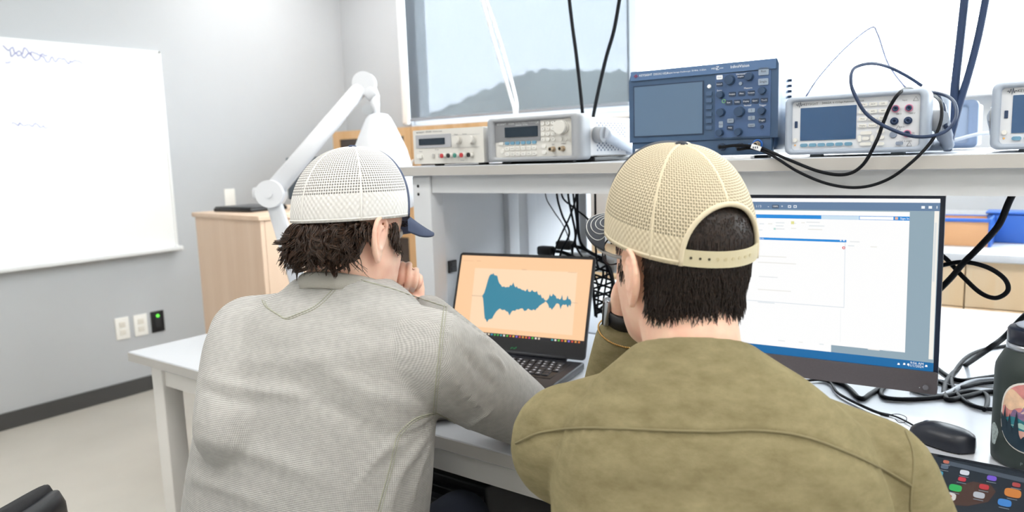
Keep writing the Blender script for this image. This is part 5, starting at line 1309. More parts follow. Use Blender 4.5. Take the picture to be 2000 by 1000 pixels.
def torso(mb, spine, infl=0.0):
    """spine: list of (centre, yaw, half width, back depth, front depth); ring planes follow the spine"""
    C = [V(*s[0]) for s in spine]; dense_c = spline(C, 6); k = len(dense_c); u = np.linspace(0, len(spine) - 1, k); idx = np.arange(len(spine))
    yaw = np.interp(u, idx, [s[1] for s in spine]); w = np.interp(u, idx, [s[2] for s in spine]); db = np.interp(u, idx, [s[3] for s in spine]); df = np.interp(u, idx, [s[4] for s in spine])
    rings = []
    for i in range(k):
        t = unit(dense_c[min(i + 1, k - 1)] - dense_c[max(i - 1, 0)]); r = V(math.cos(yaw[i]), math.sin(yaw[i]), 0); f = unit(np.cross(t, r)) * -1
        if np.dot(f, V(-math.sin(yaw[i]), math.cos(yaw[i]), 0)) < 0: f = -f
        rings.append(ring(dense_c[i], r, f, w[i] + infl, db[i] + infl, df[i] + infl))
    mb.loft(rings)

def cloth_uv(me, spine, arms, scale=1.0):
    """uv in metres: v along the spine or sleeve, u around it"""
    co = get_co(me); n = len(co)
    def chain(pts):
        P = np.array(spline([V(*p) for p in pts], 8)); s = np.concatenate([[0], np.cumsum(np.linalg.norm(np.diff(P, axis=0), axis=1))])
        best = np.full(n, 1e9); sv = np.zeros(n); off = np.zeros((n, 3)); tg = np.zeros((n, 3))
        for i in range(len(P) - 1):
            a, b_ = P[i], P[i + 1]; ab = b_ - a; t = np.clip(((co - a) @ ab) / (ab @ ab), 0, 1); q = a + t[:, None] * ab; d = np.linalg.norm(co - q, axis=1); m = d < best
            best[m] = d[m]; sv[m] = s[i] + t[m] * np.linalg.norm(ab); off[m] = (co - q)[m]; tg[m] = ab / np.linalg.norm(ab)
        return best, sv, off, tg
    bt, sv, off, tg = chain(spine['pts']); yaw = spine['yaw']
    r = V(math.cos(yaw), math.sin(yaw), 0); f = V(-math.sin(yaw), math.cos(yaw), 0)
    base = np.array(spine['pts'][0]); u = np.arctan2(off @ r, -(off @ f)) * 0.165; v = sv.copy()
    # use straight projection on the mean spine direction for even rows
    ax = unit(np.array(spine['pts'][-1]) - base); v = (co - base) @ ax
    lab = np.zeros(n, dtype=int); sets = [np.stack([u, v], 1)]
    for ai, A in enumerate(arms):
        ba, sa, oa, ta = chain(A['pts'])
        x = (co - np.array(A['joint'])) @ unit(A['dir'])
        m = (ba < A.get('rad', 0.11)) & (x > 0)
        e1 = unit(np.cross(A['dir'], V(0, 0, 1))); e2 = unit(np.cross(e1, A['dir']))
        axd = unit(A['axis']); e1 = unit(np.cross(axd, V(0, 0, 1))); e2 = unit(np.cross(e1, axd)); rel_ = co - np.array(A['joint']); sets.append(np.stack([np.arctan2(rel_ @ e1, rel_ @ e2) * 0.075, rel_ @ axd], 1)); lab[m] = ai + 1
    uvl = me.uv_layers.new(name='knit'); li = np.empty(len(me.loops), dtype=np.int32); me.loops.foreach_get('vertex_index', li)
    ls = np.empty(len(me.polygons), dtype=np.int32); lt = np.empty(len(me.polygons), dtype=np.int32); me.polygons.foreach_get('loop_start', ls); me.polygons.foreach_get('loop_total', lt)
    fl = np.repeat(lab[li[ls]], lt); order = np.concatenate([np.arange(a, a + b_) for a, b_ in zip(ls[:0], lt[:0])]) if False else None
    uv = np.zeros((len(li), 2)); flab = np.zeros(len(li), dtype=int); flab[:] = fl
    for k in range(len(sets)): mk = flab == k; uv[mk] = sets[k][li[mk]]
    uvl.data.foreach_set('uv', uv.ravel())
    return lab

def knit_mat(name, base, groove_shade, rib, cell, strength=0.6, grid=True, heather=0.08):
    m = bpy.data.materials.new(name); m.use_nodes = True; nt = m.node_tree; b = nt.nodes['Principled BSDF']
    b.inputs['Roughness'].default_value = 0.95; b.inputs['Specular IOR Level'].default_value = 0.1; b.inputs['Sheen Weight'].default_value = 0.15
    uv = nt.nodes.new('ShaderNodeUVMap'); uv.uv_map = 'knit'; sp = nt.nodes.new('ShaderNodeSeparateXYZ'); nt.links.new(uv.outputs[0], sp.inputs[0])
    def wave(sock, per):
        a = nt.nodes.new('ShaderNodeMath'); a.operation = 'MULTIPLY'; a.inputs[1].default_value = 2 * PI / per; nt.links.new(sock, a.inputs[0])
        s = nt.nodes.new('ShaderNodeMath'); s.operation = 'SINE'; nt.links.new(a.outputs[0], s.inputs[0])
        h = nt.nodes.new('ShaderNodeMath'); h.operation = 'MULTIPLY_ADD'; h.inputs[1].default_value = 0.5; h.inputs[2].default_value = 0.5; nt.links.new(s.outputs[0], h.inputs[0]); return h.outputs[0]
    wv = wave(sp.outputs['Y'], rib); out = wv
    if grid:
        wu = wave(sp.outputs['X'], cell); ad = nt.nodes.new('ShaderNodeMath'); ad.operation = 'MULTIPLY_ADD'; ad.inputs[1].default_value = 0.35; nt.links.new(wu, ad.inputs[0])
        k = nt.nodes.new('ShaderNodeMath'); k.operation = 'MULTIPLY'; k.inputs[1].default_value = 0.65; nt.links.new(wv, k.inputs[0]); nt.links.new(k.outputs[0], ad.inputs[2]); out = ad.outputs[0]
    tc = nt.nodes.new('ShaderNodeTexCoord'); ns = nt.nodes.new('ShaderNodeTexNoise'); ns.inputs['Scale'].default_value = 90; ns.inputs['Detail'].default_value = 8; nt.links.new(tc.outputs['Object'], ns.inputs['Vector'])
    mx = nt.nodes.new('ShaderNodeMix'); mx.data_type = 'RGBA'; mx.inputs['A'].default_value = rgb(groove_shade); mx.inputs['B'].default_value = rgb(base); nt.links.new(out, mx.inputs['Factor'])  # shade in the knit grooves is painted into the colour
    mr = nt.nodes.new('ShaderNodeMapRange'); mr.inputs['From Min'].default_value = 0.3; mr.inputs['From Max'].default_value = 0.7; mr.inputs['To Min'].default_value = 1 - heather; mr.inputs['To Max'].default_value = 1 + heather; nt.links.new(ns.outputs['Fac'], mr.inputs['Value'])
    sc_ = nt.nodes.new('ShaderNodeVectorMath'); sc_.operation = 'SCALE'; nt.links.new(mx.outputs['Result'], sc_.inputs[0]); nt.links.new(mr.outputs['Result'], sc_.inputs['Scale']); nt.links.new(sc_.outputs['Vector'], b.inputs['Base Color'])
    bp = nt.nodes.new('ShaderNodeBump'); bp.inputs['Strength'].default_value = strength; bp.inputs['Distance'].default_value = 0.0008; nt.links.new(out, bp.inputs['Height']); nt.links.new(bp.outputs['Normal'], b.inputs['Normal'])
    MATS[name] = m; return m
def fleece_mat(name, col, dark):
    m = bpy.data.materials.new(name); m.use_nodes = True; nt = m.node_tree; b = nt.nodes['Principled BSDF']
    b.inputs['Roughness'].default_value = 1.0; b.inputs['Specular IOR Level'].default_value = 0.05; b.inputs['Sheen Weight'].default_value = 0.25; b.inputs['Sheen Roughness'].default_value = 0.6
    b.inputs['Sheen Tint'].default_value = rgb('#cfc49c')
    tc = nt.nodes.new('ShaderNodeTexCoord'); mp = nt.nodes.new('ShaderNodeMapping'); mp.inputs['Scale'].default_value = (1, 1, 2.6); nt.links.new(tc.outputs['Object'], mp.inputs['Vector'])
    n1 = nt.nodes.new('ShaderNodeTexNoise'); n1.inputs['Scale'].default_value = 26; n1.inputs['Detail'].default_value = 9; n1.inputs['Roughness'].default_value = 0.7; nt.links.new(mp.outputs[0], n1.inputs['Vector'])
    mx = nt.nodes.new('ShaderNodeValToRGB'); mx.color_ramp.elements[0].position = 0.3; mx.color_ramp.elements[1].position = 0.7; mx.color_ramp.elements[0].color = rgb(dark); mx.color_ramp.elements[1].color = rgb(col)
    nt.links.new(n1.outputs['Fac'], mx.inputs['Fac']); nt.links.new(mx.outputs['Color'], b.inputs['Base Color'])
    n2 = nt.nodes.new('ShaderNodeTexNoise'); n2.inputs['Scale'].default_value = 700; n2.inputs['Detail'].default_value = 3; nt.links.new(tc.outputs['Object'], n2.inputs['Vector'])
    bp = nt.nodes.new('ShaderNodeBump'); bp.inputs['Strength'].default_value = 0.35; bp.inputs['Distance'].default_value = 0.001; nt.links.new(n2.outputs['Fac'], bp.inputs['Height']); nt.links.new(bp.outputs['Normal'], b.inputs['Normal'])
    MATS[name] = m; return m

# ---------------------------------------------------------------- caps
def mesh_cloth(name, col, hole, per=0.0042, lo=0.28, alpha=0.75):
    """trucker mesh: round holes in a staggered grid, above the sweatband only"""
    m = bpy.data.materials.new(name); m.use_nodes = True; nt = m.node_tree; b = nt.nodes['Principled BSDF']
    b.inputs['Base Color'].default_value = rgb(col); b.inputs['Roughness'].default_value = 0.8; b.inputs['Specular IOR Level'].default_value = 0.2
    uv = nt.nodes.new('ShaderNodeUVMap'); uv.uv_map = 'cap'
    sp = nt.nodes.new('ShaderNodeSeparateXYZ'); nt.links.new(uv.outputs[0], sp.inputs[0])
    def math_(op, a, b_=None, c=None):
        n = nt.nodes.new('ShaderNodeMath'); n.operation = op
        for i, q in enumerate((a, b_, c)):
            if q is None: continue
            if isinstance(q, (int, float)): n.inputs[i].default_value = q
            else: nt.links.new(q, n.inputs[i])
        return n.outputs[0]
    k = 2 * PI / per
    a1 = math_('COSINE', math_('MULTIPLY', sp.outputs['X'], k)); a2 = math_('COSINE', math_('MULTIPLY', sp.outputs['Y'], k))
    pr = math_('ADD', a1, a2)                       # egg-crate: maxima in a square grid; rotated in uv
    hl = math_('GREATER_THAN', math_('ABSOLUTE', pr), 1.02)
    band = math_('GREATER_THAN', sp.outputs['Z'] if False else nt_attr(nt), lo)
    f = math_('MULTIPLY', math_('MULTIPLY', hl, band), alpha)
    tr = nt.nodes.new('ShaderNodeBsdfTransparent'); tr.inputs['Color'].default_value = rgb(hole); mx = nt.nodes.new('ShaderNodeMixShader'); out = nt.nodes['Material Output']
    nt.links.new(f, mx.inputs[0]); nt.links.new(b.outputs[0], mx.inputs[1]); nt.links.new(tr.outputs[0], mx.inputs[2]); nt.links.new(mx.outputs[0], out.inputs['Surface'])
    bp = nt.nodes.new('ShaderNodeBump'); bp.inputs['Strength'].default_value = 0.4; bp.inputs['Distance'].default_value = 0.0008; nt.links.new(pr, bp.inputs['Height']); nt.links.new(bp.outputs['Normal'], b.inputs['Normal'])
    MATS[name] = m; return m
def nt_attr(nt):
    a = nt.nodes.new('ShaderNodeAttribute'); a.attribute_name = 'crown'; return a.outputs['Fac']

class Cap:
    def __init__(self, M, zb=0.030, tilt=0.0, hw=0.089, hf=0.104, hb=0.104, H=0.122, peak=0.0):
        self.M, self.zb, self.tilt, self.hw, self.hf, self.hb, self.H, self.peak = M, zb, tilt, hw, hf, hb, H, peak
    def loc(self, a, s, dr=0.0):
        """a azimuth (0 forward, + to the right), s 0 brim .. 1 top"""
        ex = 2.35; c = math.cos(s * PI / 2); sn = math.sin(s * PI / 2)
        k = abs(c) ** (2 / ex); z = self.H * abs(sn) ** (2 / ex)
        if s < 0.001: k, z = 1.0, 0.0
        k = k * (1 + 0.012 * math.sin(min(1, s * 2.2) * PI))
        fr = max(0.0, math.cos(a)); z += self.peak * fr * fr * (s * (1 - s)) * 4
        y0 = self.hf if math.cos(a) > 0 else self.hb
        x = (self.hw * k + dr) * math.sin(a); y = (y0 * k + dr) * math.cos(a)
        zz = self.zb + z + self.tilt * y + dr * s
        return Vector((x, y, zz))
    def w(self, a, s, dr=0.0): return self.M @ self.loc(a, s, dr)
    def shell(self, a0, a1, na, ns, keep=None, s0=0.0):
        vs, fs, meta = [], [], []
        for j in range(ns + 1):
            s = s0 + (0.995 - s0) * j / ns
            for i in range(na + 1):
                a = a0 + (a1 - a0) * i / na; vs.append(self.w(a, s)); meta.append((a, s))
        for j in range(ns):
            for i in range(na):
                am = a0 + (a1 - a0) * (i + .5) / na; s_ = s0 + (0.995 - s0) * (j + .5) / ns
                if keep and not keep(am, s_): continue
                q = j * (na + 1) + i; fs.append((q, q + 1, q + na + 2, q + na + 1))
        return vs, fs, meta
    def panel(self, name, m, parent, a0, a1, keep=None, na=40, ns=36, th=0.0016):
        vs, fs, meta = self.shell(a0, a1, na, ns, keep)
        fs = [f[::-1] for f in fs]
        o = MB().add(vs, fs, True).build(name, m, parent)
        me = o.data; uvl = me.uv_layers.new(name='cap'); at = me.attributes.new('crown', 'FLOAT', 'POINT')
        at.data.foreach_set('value', [q[1] for q in meta])
        for l in me.loops:
            a, s = meta[l.vertex_index]; amid = (a0 + a1) / 2
            k = abs(math.cos(s * PI / 2)) ** (2 / 2.35); u = (a - amid) * 0.097 * (0.25 + 0.75 * k); v = s * 0.16
            uvl.data[l.index].uv = ((u + v) * 0.7071, (u - v) * 0.7071)
        so = o.modifiers.new('t', 'SOLIDIFY'); so.thickness = th; so.offset = 1
        return o
    def line(self, name, m, parent, a, s0, s1, r, dr=0.0008, n=24):
        return MB().tube([self.w(a, s0 + (s1 - s0) * i / n, dr) for i in range(n + 1)], r, 5).build(name, m, parent)
    def visor(self, m, m_under, parent, L=0.072, half=math.radians(58), drop=0.020, droop=0.20, stitch=None):
        nu, nv = 36, 12; top = []
        def pt(u, v, dz=0.0, ext=None):
            a = half * u; base = self.loc(a, 0.0, 0.001); tip = L * (max(0.0, 1 - abs(u) ** 2.6)) ** 0.55
            if ext is not None: v = min(1.0, ext / max(tip, 1e-4))
            x = base.x * (1 + 0.02 * v); y = base.y + tip * v; z = base.z + 0.002 - drop * (u * u) * (0.25 + 0.75 * v) - droop * tip * v + 0.004 * v * v + dz
            return self.M @ Vector((x, y, z))
        vs = [pt(-1 + 2 * i / nu, j / nv) for j in range(nv + 1) for i in range(nu + 1)] + [pt(-1 + 2 * i / nu, j / nv, -0.0034) for j in range(nv + 1) for i in range(nu + 1)]
        N = (nv + 1) * (nu + 1); f1, f2 = [], []
        for j in range(nv):
            for i in range(nu):
                q = j * (nu + 1) + i; f1.append((q, q + 1, q + nu + 2, q + nu + 1)); f2.append((N + q, N + q + nu + 1, N + q + nu + 2, N + q + 1))
        edge = [nv * (nu + 1) + i for i in range(nu + 1)]
        f1 += [(edge[i], edge[i + 1], N + edge[i + 1], N + edge[i]) for i in range(nu)]
        f1 += [(i + 1, i, N + i, N + i + 1) for i in range(nu)]
        v = MB().add(vs, f1 + f2, True).build('visor', m, parent)
        if stitch:
            for k in range(1, 9):
                f_ = 0.18 + 0.78 * (k - 1) / 7; pts = [pt(f_ * math.sin(q), 0, 0.0006, f_ * L * (max(0.0, 1 - abs(math.sin(q)) ** 2.6)) ** 0.55) for q in np.linspace(-PI / 2, PI / 2, 41)]
                MB().tube(pts, 0.0006, 4).build('stitching', stitch, v)
        return v

# ---------------------------------------------------------------- hair
def strands(name, roots, m, parent, length, lr, wave, seed, down, segs=8, sides=4, lift=0.3, curl=0.0):
    """roots: list of (pos, normal) ; down: function(pos, normal) -> flow direction"""
    r = random.Random(seed); b = MB()
    for p, n in roots:
        p, n = V(*p), unit(n); d = unit(down(p, n)); L = length(p) * r.uniform(0.75, 1.2); side = unit(np.cross(d, n)); ph = r.uniform(0, 6.28); fq = r.uniform(0.7, 1.3); am = wave * r.uniform(0.4, 1.3); pts = []; rad = []
        lf = lift * r.uniform(0.3, 1.5); cu = curl * r.uniform(-0.3, 1.3); lean = r.uniform(-0.25, 0.25) + (0.6 * math.sin(p[0] * 90 + p[2] * 55 + p[1] * 70) if wave > 0.004 else 0)
        for i in range(segs + 1):
            f_ = i / segs; q = p + d * (L * f_) + n * (L * (lf * f_ * (1 - 0.55 * f_) + cu * f_ ** 3)) + side * (am * math.sin(ph + fq * 6.28 * f_) * f_ + lean * L * f_ * f_)
            pts.append(q); rad.append(lr * (1.0 - f_ ** 2.2) * r.uniform(0.9, 1.1) + 0.00025)
        b.tube(pts, rad, sides, caps=False)
    return b.build(name, m, parent)
def hair_mat(name, dark, light):
    m = bpy.data.materials.new(name); m.use_nodes = True; nt = m.node_tree; b = nt.nodes['Principled BSDF']; b.inputs['Roughness'].default_value = 0.42; b.inputs['Specular IOR Level'].default_value = 0.35
    tc = nt.nodes.new('ShaderNodeTexCoord'); n = nt.nodes.new('ShaderNodeTexNoise'); n.inputs['Scale'].default_value = 240; n.inputs['Detail'].default_value = 3; nt.links.new(tc.outputs['Object'], n.inputs['Vector'])
    r = nt.nodes.new('ShaderNodeValToRGB'); r.color_ramp.elements[0].position = 0.35; r.color_ramp.elements[1].position = 0.75; r.color_ramp.elements[0].color = rgb(dark); r.color_ramp.elements[1].color = rgb(light); nt.links.new(n.outputs['Fac'], r.inputs['Fac']); nt.links.new(r.outputs['Color'], b.inputs['Base Color'])
    MATS[name] = m; return m
def skin_mat(name, col, red):
    m = bpy.data.materials.new(name); m.use_nodes = True; nt = m.node_tree; b = nt.nodes['Principled BSDF']; b.inputs['Roughness'].default_value = 0.5; b.inputs['Specular IOR Level'].default_value = 0.35
    b.inputs['Subsurface Weight'].default_value = 0.2; b.inputs['Subsurface Radius'].default_value = (1.0, 0.35, 0.2); b.inputs['Subsurface Scale'].default_value = 0.006
    tc = nt.nodes.new('ShaderNodeTexCoord'); n = nt.nodes.new('ShaderNodeTexNoise'); n.inputs['Scale'].default_value = 30; n.inputs['Detail'].default_value = 6; nt.links.new(tc.outputs['Object'], n.inputs['Vector'])
    r = nt.nodes.new('ShaderNodeValToRGB'); r.color_ramp.elements[0].position = 0.3; r.color_ramp.elements[1].position = 0.75; r.color_ramp.elements[0].color = rgb(red); r.color_ramp.elements[1].color = rgb(col); nt.links.new(n.outputs['Fac'], r.inputs['Fac']); nt.links.new(r.outputs['Color'], b.inputs['Base Color'])
    n2 = nt.nodes.new('ShaderNodeTexNoise'); n2.inputs['Scale'].default_value = 900; nt.links.new(tc.outputs['Object'], n2.inputs['Vector']); bp = nt.nodes.new('ShaderNodeBump'); bp.inputs['Strength'].default_value = 0.15; bp.inputs['Distance'].default_value = 0.0006; nt.links.new(n2.outputs['Fac'], bp.inputs['Height']); nt.links.new(bp.outputs['Normal'], b.inputs['Normal'])
    MATS[name] = m; return m
HEADTAB = [(-.128, .006, .060, -.030), (-.095, .051, .088, .030), (-.075, .058, .089, .050), (-.050, .064, .091, .068), (-.025, .068, .090, .084), (0.0, .071, .088, .095), (.025, .074, .091, .100), (.05, .075, .090, .101), (.075, .070, .080, .093), (.095, .056, .062, .076)]
def hair_base(M, zs, grow, a0, a1, m, parent, n=48):
    vs = []
    for z, g in zip(zs, grow):
        w, df, db = blend(HEADTAB, z)
        for a in np.linspace(a0, a1, n):
            s, c = math.sin(a), math.cos(a); vs.append(M @ Vector(((w + g) * math.copysign(abs(s) ** 0.88, s), ((df if c > 0 else db) + g) * math.copysign(abs(c) ** 0.92, c), z)))
    return MB().add(vs, [(j * n + i, j * n + i + 1, j * n + i + n + 1, j * n + i + n) for j in range(len(zs) - 1) for i in range(n - 1)], True).build('hair_base', m, parent)
def clumps(name, roots, m, parent, length, cr, wave, seed, down, per=9, sr=0.0009, lift=0.2, curl=0.1, segs=10):
    """wavy locks, each a bundle of thin strands that close up at the tip"""
    r = random.Random(seed); b = MB()
    for p, n in roots:
        p, n = V(*p), unit(n); d = unit(down(p, n)); L = length(p) * r.uniform(0.8, 1.2); side = unit(np.cross(d, n)); ph = 3.0 * math.sin(p[0] * 60 + p[1] * 45) + p[2] * 70 + r.uniform(-.5, .5); fq = r.uniform(0.8, 1.2); am = wave * r.uniform(0.6, 1.3); lf = lift * r.uniform(0.6, 1.3); cu = curl * r.uniform(0.2, 1.3); lean = r.uniform(-0.18, 0.18) + 0.25 * math.sin(p[0] * 70 + p[1] * 60)
        q_ = p[0] * 62 + p[1] * 41; an = 0.50 * math.sin(q_ * 1.0 + 1.3) + 0.40 * math.sin(q_ * 2.3 + p[2] * 60) + r.uniform(-.25, .25); d, side = d * math.cos(an) + side * math.sin(an), side * math.cos(an) - d * math.sin(an)
        path = []
        for i in range(segs + 1):
            f_ = i / segs; path.append(p + d * (L * (f_ - 0.25 * cu * f_ ** 3)) + n * (L * (lf * f_ ** 0.5 * (1 - 0.62 * f_) + cu * f_ ** 4 + 0.06 * math.sin(ph + 7 * f_) * f_)) + side * (am * math.sin(ph + fq * 6.28 * f_) * f_ ** 0.7 + lean * L * f_ * f_))
        for k in range(per):
            a = r.uniform(0, 6.28); rr0 = cr * r.uniform(0, 1) ** 0.5; tw = r.uniform(-0.6, 0.6); ex = r.uniform(0.88, 1.06); pts = []; rad = []
            for i, q in enumerate(path):
                f_ = i / segs; w = rr0 * (0.55 + 0.75 * math.sin(PI * min(1, f_ * 1.15 + 0.12))) * (1 - 0.72 * f_ ** 2); aa = a + tw * f_ * 3
                pts.append(q * 1.0 + side * (w * math.cos(aa)) + n * (w * 0.75 * math.sin(aa)) + d * (L * (ex - 1) * f_)); rad.append(sr * (1 - f_ ** 3) + 0.0002)
            b.tube(pts, rad, 4, caps=False)
    return b.build(name, m, parent)
def scalp_points(M, zlo, zhi, alo, ahi, n, seed, grow=0.0, jaw=1.0, keep=None):
    tab = [(-.128, .006, .060, -.030), (-.095, .051, .088, .030), (-.075, .058, .089, .050), (-.050, .064, .091, .068), (-.025, .068, .090, .084), (0.0, .071, .088, .095), (.025, .074, .091, .100), (.05, .075, .090, .101), (.075, .070, .080, .093), (.095, .056, .062, .076)]
    r = random.Random(seed); out = []; R3 = M.to_3x3()
    while len(out) < n:
        z = r.uniform(zlo, zhi); a = r.uniform(alo, ahi)
        if keep and not keep(a, z): continue
        w, df, db = blend(tab, z); s, c = math.sin(a), math.cos(a)
        x = (w + grow) * math.copysign(abs(s) ** 0.88, s); y = ((df if c > 0 else db) + grow) * math.copysign(abs(c) ** 0.92, c)
        nn = Vector((s / max(w, .02), c / max(df if c > 0 else db, .02), -0.10 * (z < 0) * 100 * 0.0)).normalized()
        out.append((np.array(M @ Vector((x, y, z))), np.array(R3 @ nn)))
    return out
# ================================================================== person A: grey knit shirt, white cap
M_skin = skin_mat('skin tone warm', '#f8d5bf', '#eebba6')
M_skin2 = skin_mat('skin tone rosy', '#f8d4bb', '#eeb9a2')
M_jean = mat('dark denim', '#2c3242', 0.9, bump=(600, 0.4)); M_shoe = mat('dark shoe', '#26262a', 0.6)

def legs(mb, pel, yaw, infl, knee_f=0.44, spread=0.11, foot=True, tuck=0.06):
    r = V(math.cos(yaw), math.sin(yaw), 0); f = V(-math.sin(yaw), math.cos(yaw), 0); pel = V(*pel)
    for s in (-1, 1):
        h = pel + r * (s * 0.095) + V(0, 0, 0.01); k = h + f * knee_f + r * (s * (spread - 0.06)) + V(0, 0, 0.02); a = V(k[0] - f[0] * tuck, k[1] - f[1] * tuck, 0.09)
        limb(mb, [h, (h + k) / 2, k], [0.088, 0.078, 0.058], infl); limb(mb, [k, k * 0.5 + a * 0.5 - f * 0.01, a], [0.058, 0.054, 0.040], infl)
        if foot: limb(mb, [a + V(0, 0, -0.035), a + f * 0.10 + V(0, 0, -0.055), a + f * 0.19 + V(0, 0, -0.06)], [0.036, 0.034, 0.024], infl * 0.4)
def shoes(pel, yaw, person, knee_f=0.44, spread=0.11, tuck=0.06):
    r = V(math.cos(yaw), math.sin(yaw), 0); f = V(-math.sin(yaw), math.cos(yaw), 0); pel = V(*pel)
    for s in (-1, 1):
        h = pel + r * (s * 0.095); k = h + f * knee_f + r * (s * (spread - 0.06)); a = V(k[0] - f[0] * tuck, k[1] - f[1] * tuck, 0.09); rings = []
        for t, w, hh in ((-.07, .022, .05), (-.055, .036, .085), (-.01, .040, .095), (.06, .042, .075), (.13, .046, .055), (.19, .040, .045), (.225, .02, .032)):
            c = V(a[0], a[1], 0) + f * t; rings.append([c + r * (w * math.cos(q)) + V(0, 0, max(0.001, hh * 0.5 + hh * 0.5 * math.sin(q))) for q in np.linspace(0, 2 * PI, 21)[:-1]])
        MB().loft(rings).build('shoe', M_shoe, person)

yA = math.radians(19.5)
rA = V(math.cos(yA), math.sin(yA), 0); fA = V(-math.sin(yA), math.cos(yA), 0)
pelA = V(-0.975, 0.69, 0.535)
spineA = [((-0.992, 0.680, 0.50), yA, .210, .132, .125), ((-0.990, 0.699, 0.64), yA, .210, .130, .135), ((-0.990, 0.730, 0.78), yA, .209, .126, .130), ((-0.990, 0.762, 0.90), yA, .201, .122, .125), ((-0.984, 0.795, 0.99), yA, .176, .112, .115), ((-0.982, 0.822, 1.055), yA, .135, .085, .090), ((-0.988, 0.826, 1.10), yA, .075, .066, .066)]
neckA = V(-0.985, 0.822, 1.085)
shRA = V(*att(842, 696, 1.20)); shLA = V(-1.150, 0.752, 0.990)
elRA = V(-0.800, 1.072, 0.822); wrRA = V(*att(806, 594, 1.40))
elLA = V(-1.155, 0.985, 0.815); wrLA = V(-0.985, 1.140, 0.800)
headA = rot_head((-0.984, 0.850, 1.172), math.radians(2), math.radians(7), math.radians(-2))

def build_upper(mb, spine, neck, sL, sR, eL, eR, wL, wR, infl, arm=(.066, .060, .048), fore=(.050, .044, .031), cut=1.0, drop=0.0):
    torso(mb, spine, infl)
    for s, e, w in ((sL, eL, wL), (sR, eR, wR)):
        limb(mb, [neck + (s - neck) * 0.12 + V(0, 0, -0.022 - drop * 0.7), neck + (s - neck) * 0.55 + V(0, 0, -0.012 - drop), s], [.056, .061, arm[0]], infl)
        limb(mb, [s, (s + e) / 2, e], list(arm), infl)
        limb(mb, [e, e + (w - e) * 0.45, e + (w - e) * cut], list(fore), infl)

# body
b = MB()
build_upper(b, spineA, neckA, shLA, shRA, elLA, elRA, wrLA, wrRA, -0.010, drop=0.008)
limb(b, [neckA + V(0, 0, -0.05), neckA + fA * 0.006 + V(0, 0, 0.02), V(*(headA @ Vector((0, -0.012, -0.045))))], [.064, .061, .062], 0)
head_shape(b, headA, 1.06); ear_shape(b, headA, 1, 0.18); ear_shape(b, headA, -1, 0.18)
# right hand: knuckles up, fingers folding down towards the chin
K = V(*att(792, 530, 1.418)); sd_ = unit(V(*att(812, 534, 1.41)) - V(*att(772, 526, 1.41)))
back = -unit(V(CF[0], CF[1], 0))
fing = []
for (x0, y0, x1, y1, x2, y2, t0) in ((785, 515, 784, 538, 780, 561, 1.372), (799, 516, 798, 541, 793.5, 567, 1.370), (812.5, 527, 812, 547, 806.5, 565, 1.374), (820, 541, 819, 553, 814, 562, 1.392)):
    fing.append(([V(*att(x0 - 1, y0 + 9, t0 + 0.044)), V(*att(x0, y0 + 1, t0 + 0.024)), V(*att(x0, y0 + 5, t0 + 0.004)), V(*att(x1, y1, t0 - 0.006)), V(*att((x1 + x2) / 2, (y1 + y2) / 2 + 2, t0 - 0.004)), V(*att(x2, y2 - 1, t0 + 0.002))], [.0066, .0062, .0060, .0058, .0055, .0049]))
hand_shape(b, wrRA, K, back, sd_, fing, ([wrRA + (K - wrRA) * 0.3 - sd_ * 0.022, V(*att(768, 560, 1.385)), V(*att(766, 545, 1.372)), V(*att(773, 534, 1.368))], [.013, .0105, .0085, .0065]), slim=0.80)
# left hand resting on the bench
dL = unit(wrLA - elLA); Kl = wrLA + dL * 0.085 + V(0, 0, -0.010); sL_ = unit(np.cross(dL, V(0, 0, 1)))
fl = [([Kl + sL_ * o_, Kl + sL_ * (o_ * 1.1) + dL * 0.035 + V(0, 0, 0.0), Kl + sL_ * (o_ * 1.1) + dL * l_ + V(0, 0, -0.012)], [.0095, .0086, .007]) for o_, l_ in ((-.029, .066), (-.010, .075), (.010, .070), (.028, .055))]
hand_shape(b, wrLA, Kl, V(0, 0, 1), sL_, fl, ([wrLA + dL * 0.03 - sL_ * 0.025, wrLA + dL * 0.065 - sL_ * 0.045, wrLA + dL * 0.09 - sL_ * 0.05], [.013, .011, .009]))
legs(b, pelA, yA, -0.010, knee_f=0.34, tuck=0.19)
me = remesh(b, 0.0022, 2, 0.5)
pA = bpy.data.objects.new('person', me); COL.objects.link(pA); me.materials.append(M_skin)
tag(pA, 'seated man in a grey knit shirt and white cap, hand at his chin', 'person')

# nails of the visible hand
for (pl, rad) in fing[:3]:
    tip = pl[5]; d = unit(pl[5] - pl[4]); out_ = unit(CL - tip); out_ = unit(out_ - d * np.dot(out_, d)); sdv = np.cross(d, out_)
    c = tip - d * 0.0035 + out_ * 0.0056
    rings = [[c + d * (-0.006 + 0.012 * j / 4) + sdv * (0.0048 * math.sin(PI * (0.25 + 0.5 * j / 4)) * x) + out_ * (0.0014 * (1 - x * x)) for x in np.linspace(-1, 1, 6)] for j in range(5)]
    vs = [p for r_ in rings for p in r_]; MB().add(vs, [(j * 6 + i, j * 6 + i + 1, j * 6 + i + 7, j * 6 + i + 6) for j in range(4) for i in range(5)], True).build('fingernail', mat('nail pink', '#f9ddd4', 0.3), pA)
# wrist band
q0 = wrRA + (elRA - wrRA) * 0.10; dd = unit(elRA - wrRA); M = Matrix.Translation(q0) @ Vector(dd).to_track_quat('Z', 'Y').to_matrix().to_4x4()
MB().lathe([(.030, -.008), (.034, -.008), (.034, .008), (.030, .008)], n=28, M=M).build('wrist_band', M_blackp, pA)

